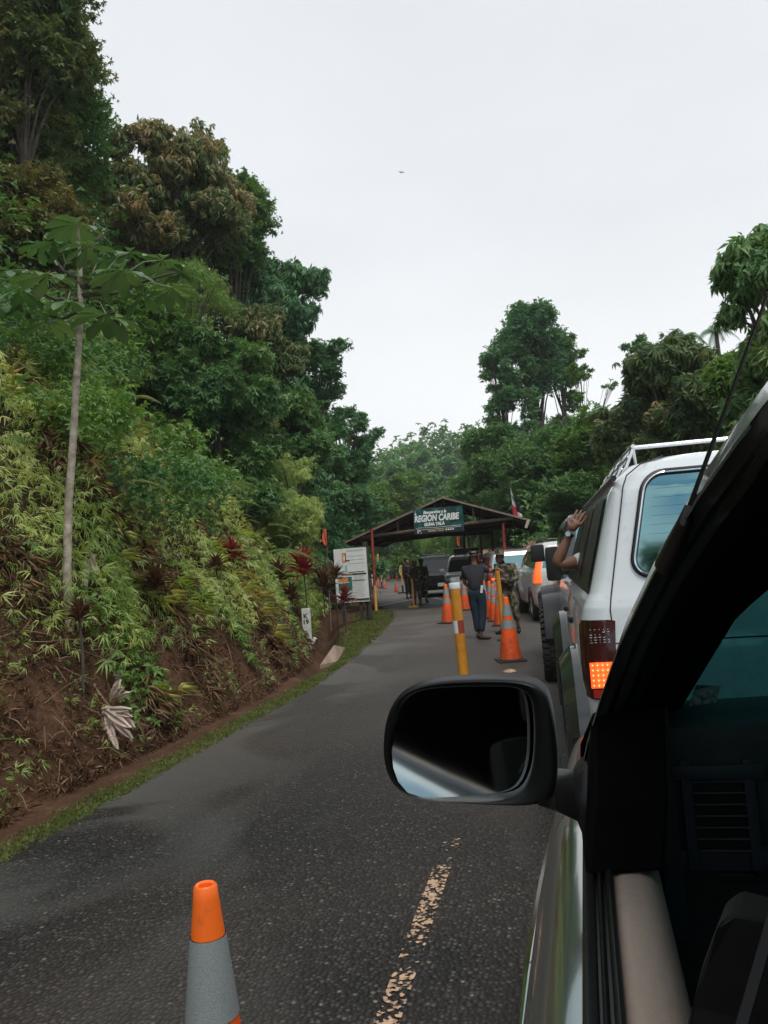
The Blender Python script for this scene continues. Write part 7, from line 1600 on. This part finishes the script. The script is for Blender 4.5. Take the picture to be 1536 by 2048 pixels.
mb = MB(); mb.box((0, 0, 0), (.20, .07, .02), b=.006); mb.build('case', M_ALLOY, t3); mb = MB(); mb.box((-.14, 0, .0), (.07, .05, .05), b=.012); mb.build('orange_end', M_AMBERON, t3)
mb = MB(); mb.tube([(.14, -.135, .96), (.02, -.165, .95), (-.10, -.12, .96)], .022, 8); mb.build('belt', M_BLKCL, t, smooth=True)
# group under the shelter
def standing(label, px, py, hpx, shirt, pants, skinm, ang, sleeve='long', seed=0, hat=None):
    B = gnd(px, py); r = random.Random(seed); t = thing('person', label, 'person', (B[0], B[1], .008), ang, GP); k = 1.0; l = lambda a: r.uniform(-a, a)
    J = dict(pelvis=(0, 0, .94), waist=(0, 0, 1.09), chest=(0, -.01, 1.28), neck=(0, -.01, 1.43), headb=(0, -.03, 1.51), face=(l(.4), -1, 0), shL=(-.17, 0, 1.36), elL=(-.23, -.02, 1.10), wrL=(-.14, -.2+l(.05), 1.02), shR=(.17, 0, 1.36), elR=(.22, 0, 1.10), wrR=(.16, -.16, .95+l(.1)),
             hipL=(-.09, 0, .87), knL=(-.11, -.03, .5), anL=(-.13, .0, .10), hipR=(.09, 0, .87), knR=(.11, .03, .5), anR=(.12, .08+l(.08), .10), toeL=(-.2, -1, 0), toeR=(.3, -1, 0))
    body('p', t, J, shirt, pants, skinm, M_BOOTB, sleeve=sleeve, pants_lo=.2)
    if hat:
        mb = MB(); mb.lathe([(.12, -.01), (.10, .02), (.095, .07), (.05, .10), (.001, .102)], (0, 0, 0), 18); h_ = mb.build('cap', hat, t, smooth=True); h_.location = (0, -.03, 1.625)
    else: skin('hair', [(0, -.02, 1.64), (0, 0, 1.68), (0, .03, 1.6)], [(0, 1), (0, 2)], [.086, .075, .06], M_HAIR, t, 2)
    t.scale = (hpx,)*3; return t
standing('person dressed in black, leftmost of the group under the shelter', 819, 1198, 1.02, M_BLKCL, M_BLKCL, M_SKIN, .9, seed=1)
standing('person in camouflage right behind the pale orange post', 836, 1211, .96, M_CAMO, M_CAMO, M_SKIND, -.5, seed=2, hat=M_CAMO)
standing('person in camouflage nearest the black SUV', 848, 1206, 1.0, M_CAMO, M_CAMO, M_SKIND, .3, seed=3, hat=M_CAMO)

# --- the arm reaching out of the white wagon
def arm_person():
    Y = 5.75; sh_ = atY(1205, 1122, Y+.12); el = atY(1112, 1128, Y-.02); wr = atY(1141, 1066, Y-.05); R0 = atY(1230, 1160, Y+.2); R0[2] -= .55
    t = thing('person', 'person reaching a bent bare arm with a watch out of the white wagon window', 'person', tuple(R0), 0); L_ = lambda p: np.array(p)-R0
    chest = L_(atY(1262, 1150, Y+.18)); neck = chest+[-.02, 0, .17]; hd_ = neck+[0, .02, .14]; a = L_(sh_); e = L_(el); w = L_(wr)
    e2 = e + (a-e)*.06
    pts = [chest, neck, hd_, a, a*.5+e*.5, e2, e+(w-e)*.10+np.array([-.004, 0, 0]), e+(w-e)*.35, e*.3+w*.7, w, chest-[0, 0, .25], chest-[0, 0, .45]]
    skin('body', pts, [(0, 1), (1, 2), (0, 3), (3, 4), (4, 5), (5, 6), (6, 7), (7, 8), (8, 9), (0, 10), (10, 11)], [.12, .055, .085, .060, .054, .047, .046, .044, .032, .026, .12, .12], M_SKIN, t, 2)
    # hand spread upward, back of the hand to the camera
    tipd = L_(atY(1172, 1012, Y-.05))-w
    hand(t, w+tipd/np.linalg.norm(tipd)*.012, tipd, M_SKIN, 1.12, (.25, 1, .1), thumb_side=1, spread=.06, lens=[.072, .078, .080, .066], curls=[.30, .22, .12, .05], levels=2, fr=.0082)
    # flowered sleeve
    FL = newmat('flowered_cloth'); mt, n, l, p = FL; co = n.new('ShaderNodeTexCoord'); nz = n.new('ShaderNodeTexNoise'); nz.inputs['Scale'].default_value = 14; nz.inputs['Detail'].default_value = 3; nz.inputs['Distortion'].default_value = 1.0; l.new(co.outputs['Object'], nz.inputs[0])
    rp = n.new('ShaderNodeValToRGB'); e_ = rp.color_ramp.elements; e_[0].position = .3; e_[0].color = (.06, .24, .25, 1); e_[1].position = .75; e_[1].color = (.62, .30, .38, 1)
    for ps, cc in ((.38, (.42, .60, .58)), (.44, (.68, .72, .68)), (.56, (.70, .73, .66)), (.60, (.62, .60, .30)), (.66, (.72, .74, .72))): q = e_.new(ps); q.color = c4(cc)
    l.new(nz.outputs[0], rp.inputs[0]); l.new(rp.outputs[0], p.inputs['Base Color']); p.inputs['Roughness'].default_value = .85
    cuff = a*.33+e*.67
    skin('shirt', [chest, a, a*.65+e*.35, cuff, chest-[0, 0, .3]], [(0, 1), (1, 2), (2, 3), (0, 4)], [.14, .082, .080, .082, .14], mt, t, 2)
    skin('hair', [hd_+[0, .0, .03], hd_+[0, .02, .08]], [(0, 1)], [.098, .085], M_HAIR, t, 2)
    # watch
    d = (w-e)/np.linalg.norm(w-e); q = Vector(tuple(d)).to_track_quat('Z', 'Y').to_matrix(); mb = MB(); c = w-d*.012; rows = []
    mb.tube([tuple(c-d*.010), tuple(c+d*.010)], [.0305, .0305], 20); st = mb.build('watch_strap', M_BLKCL, t, smooth=True, angle=50)
    cp = c + np.array([-.010, -.030, .004]); axv = np.array([-.30, -.95, .1]); axv /= np.linalg.norm(axv)
    mb = MB(); mb.tube([tuple(cp), tuple(cp+axv*.010)], [.0225, .0215], 24); mb.build('watch_case', M_CHROME, st, smooth=True, angle=50)
    mb = MB(); mb.tube([tuple(cp+axv*.010), tuple(cp+axv*.0115)], [.0165, .0165], 24); mb.build('watch_face', pm('watch_dial', (.42, .60, .70), .3), st)
    mb = MB(); mb.tube([tuple(cp+axv*.012), tuple(cp+axv*.012+np.array([.003, 0, .012]))], .0012, 4); mb.tube([tuple(cp+axv*.012), tuple(cp+axv*.012+np.array([.008, 0, -.003]))], .0012, 4); mb.build('watch_hands', M_INK, st)
arm_person()
# ------------------------------------------------------------------ thin humid air
def haze():
    mt = bpy.data.materials.new('humid_air'); mt.use_nodes = True; n = mt.node_tree.nodes; l = mt.node_tree.links; n.clear()
    o_ = n.new('ShaderNodeOutputMaterial'); v = n.new('ShaderNodeVolumePrincipled'); v.inputs['Color'].default_value = (.97, .99, 1.0, 1); v.inputs['Density'].default_value = 0.0007; v.inputs['Anisotropy'].default_value = .2; l.new(v.outputs[0], o_.inputs['Volume'])
    mb = MB(); mb.box((-70, 120, 33), (640, 400, 72)); o = mb.build('haze', mt); tag(o, 'thin humid haze over the road and the forest', 'haze', kind='stuff')
haze()
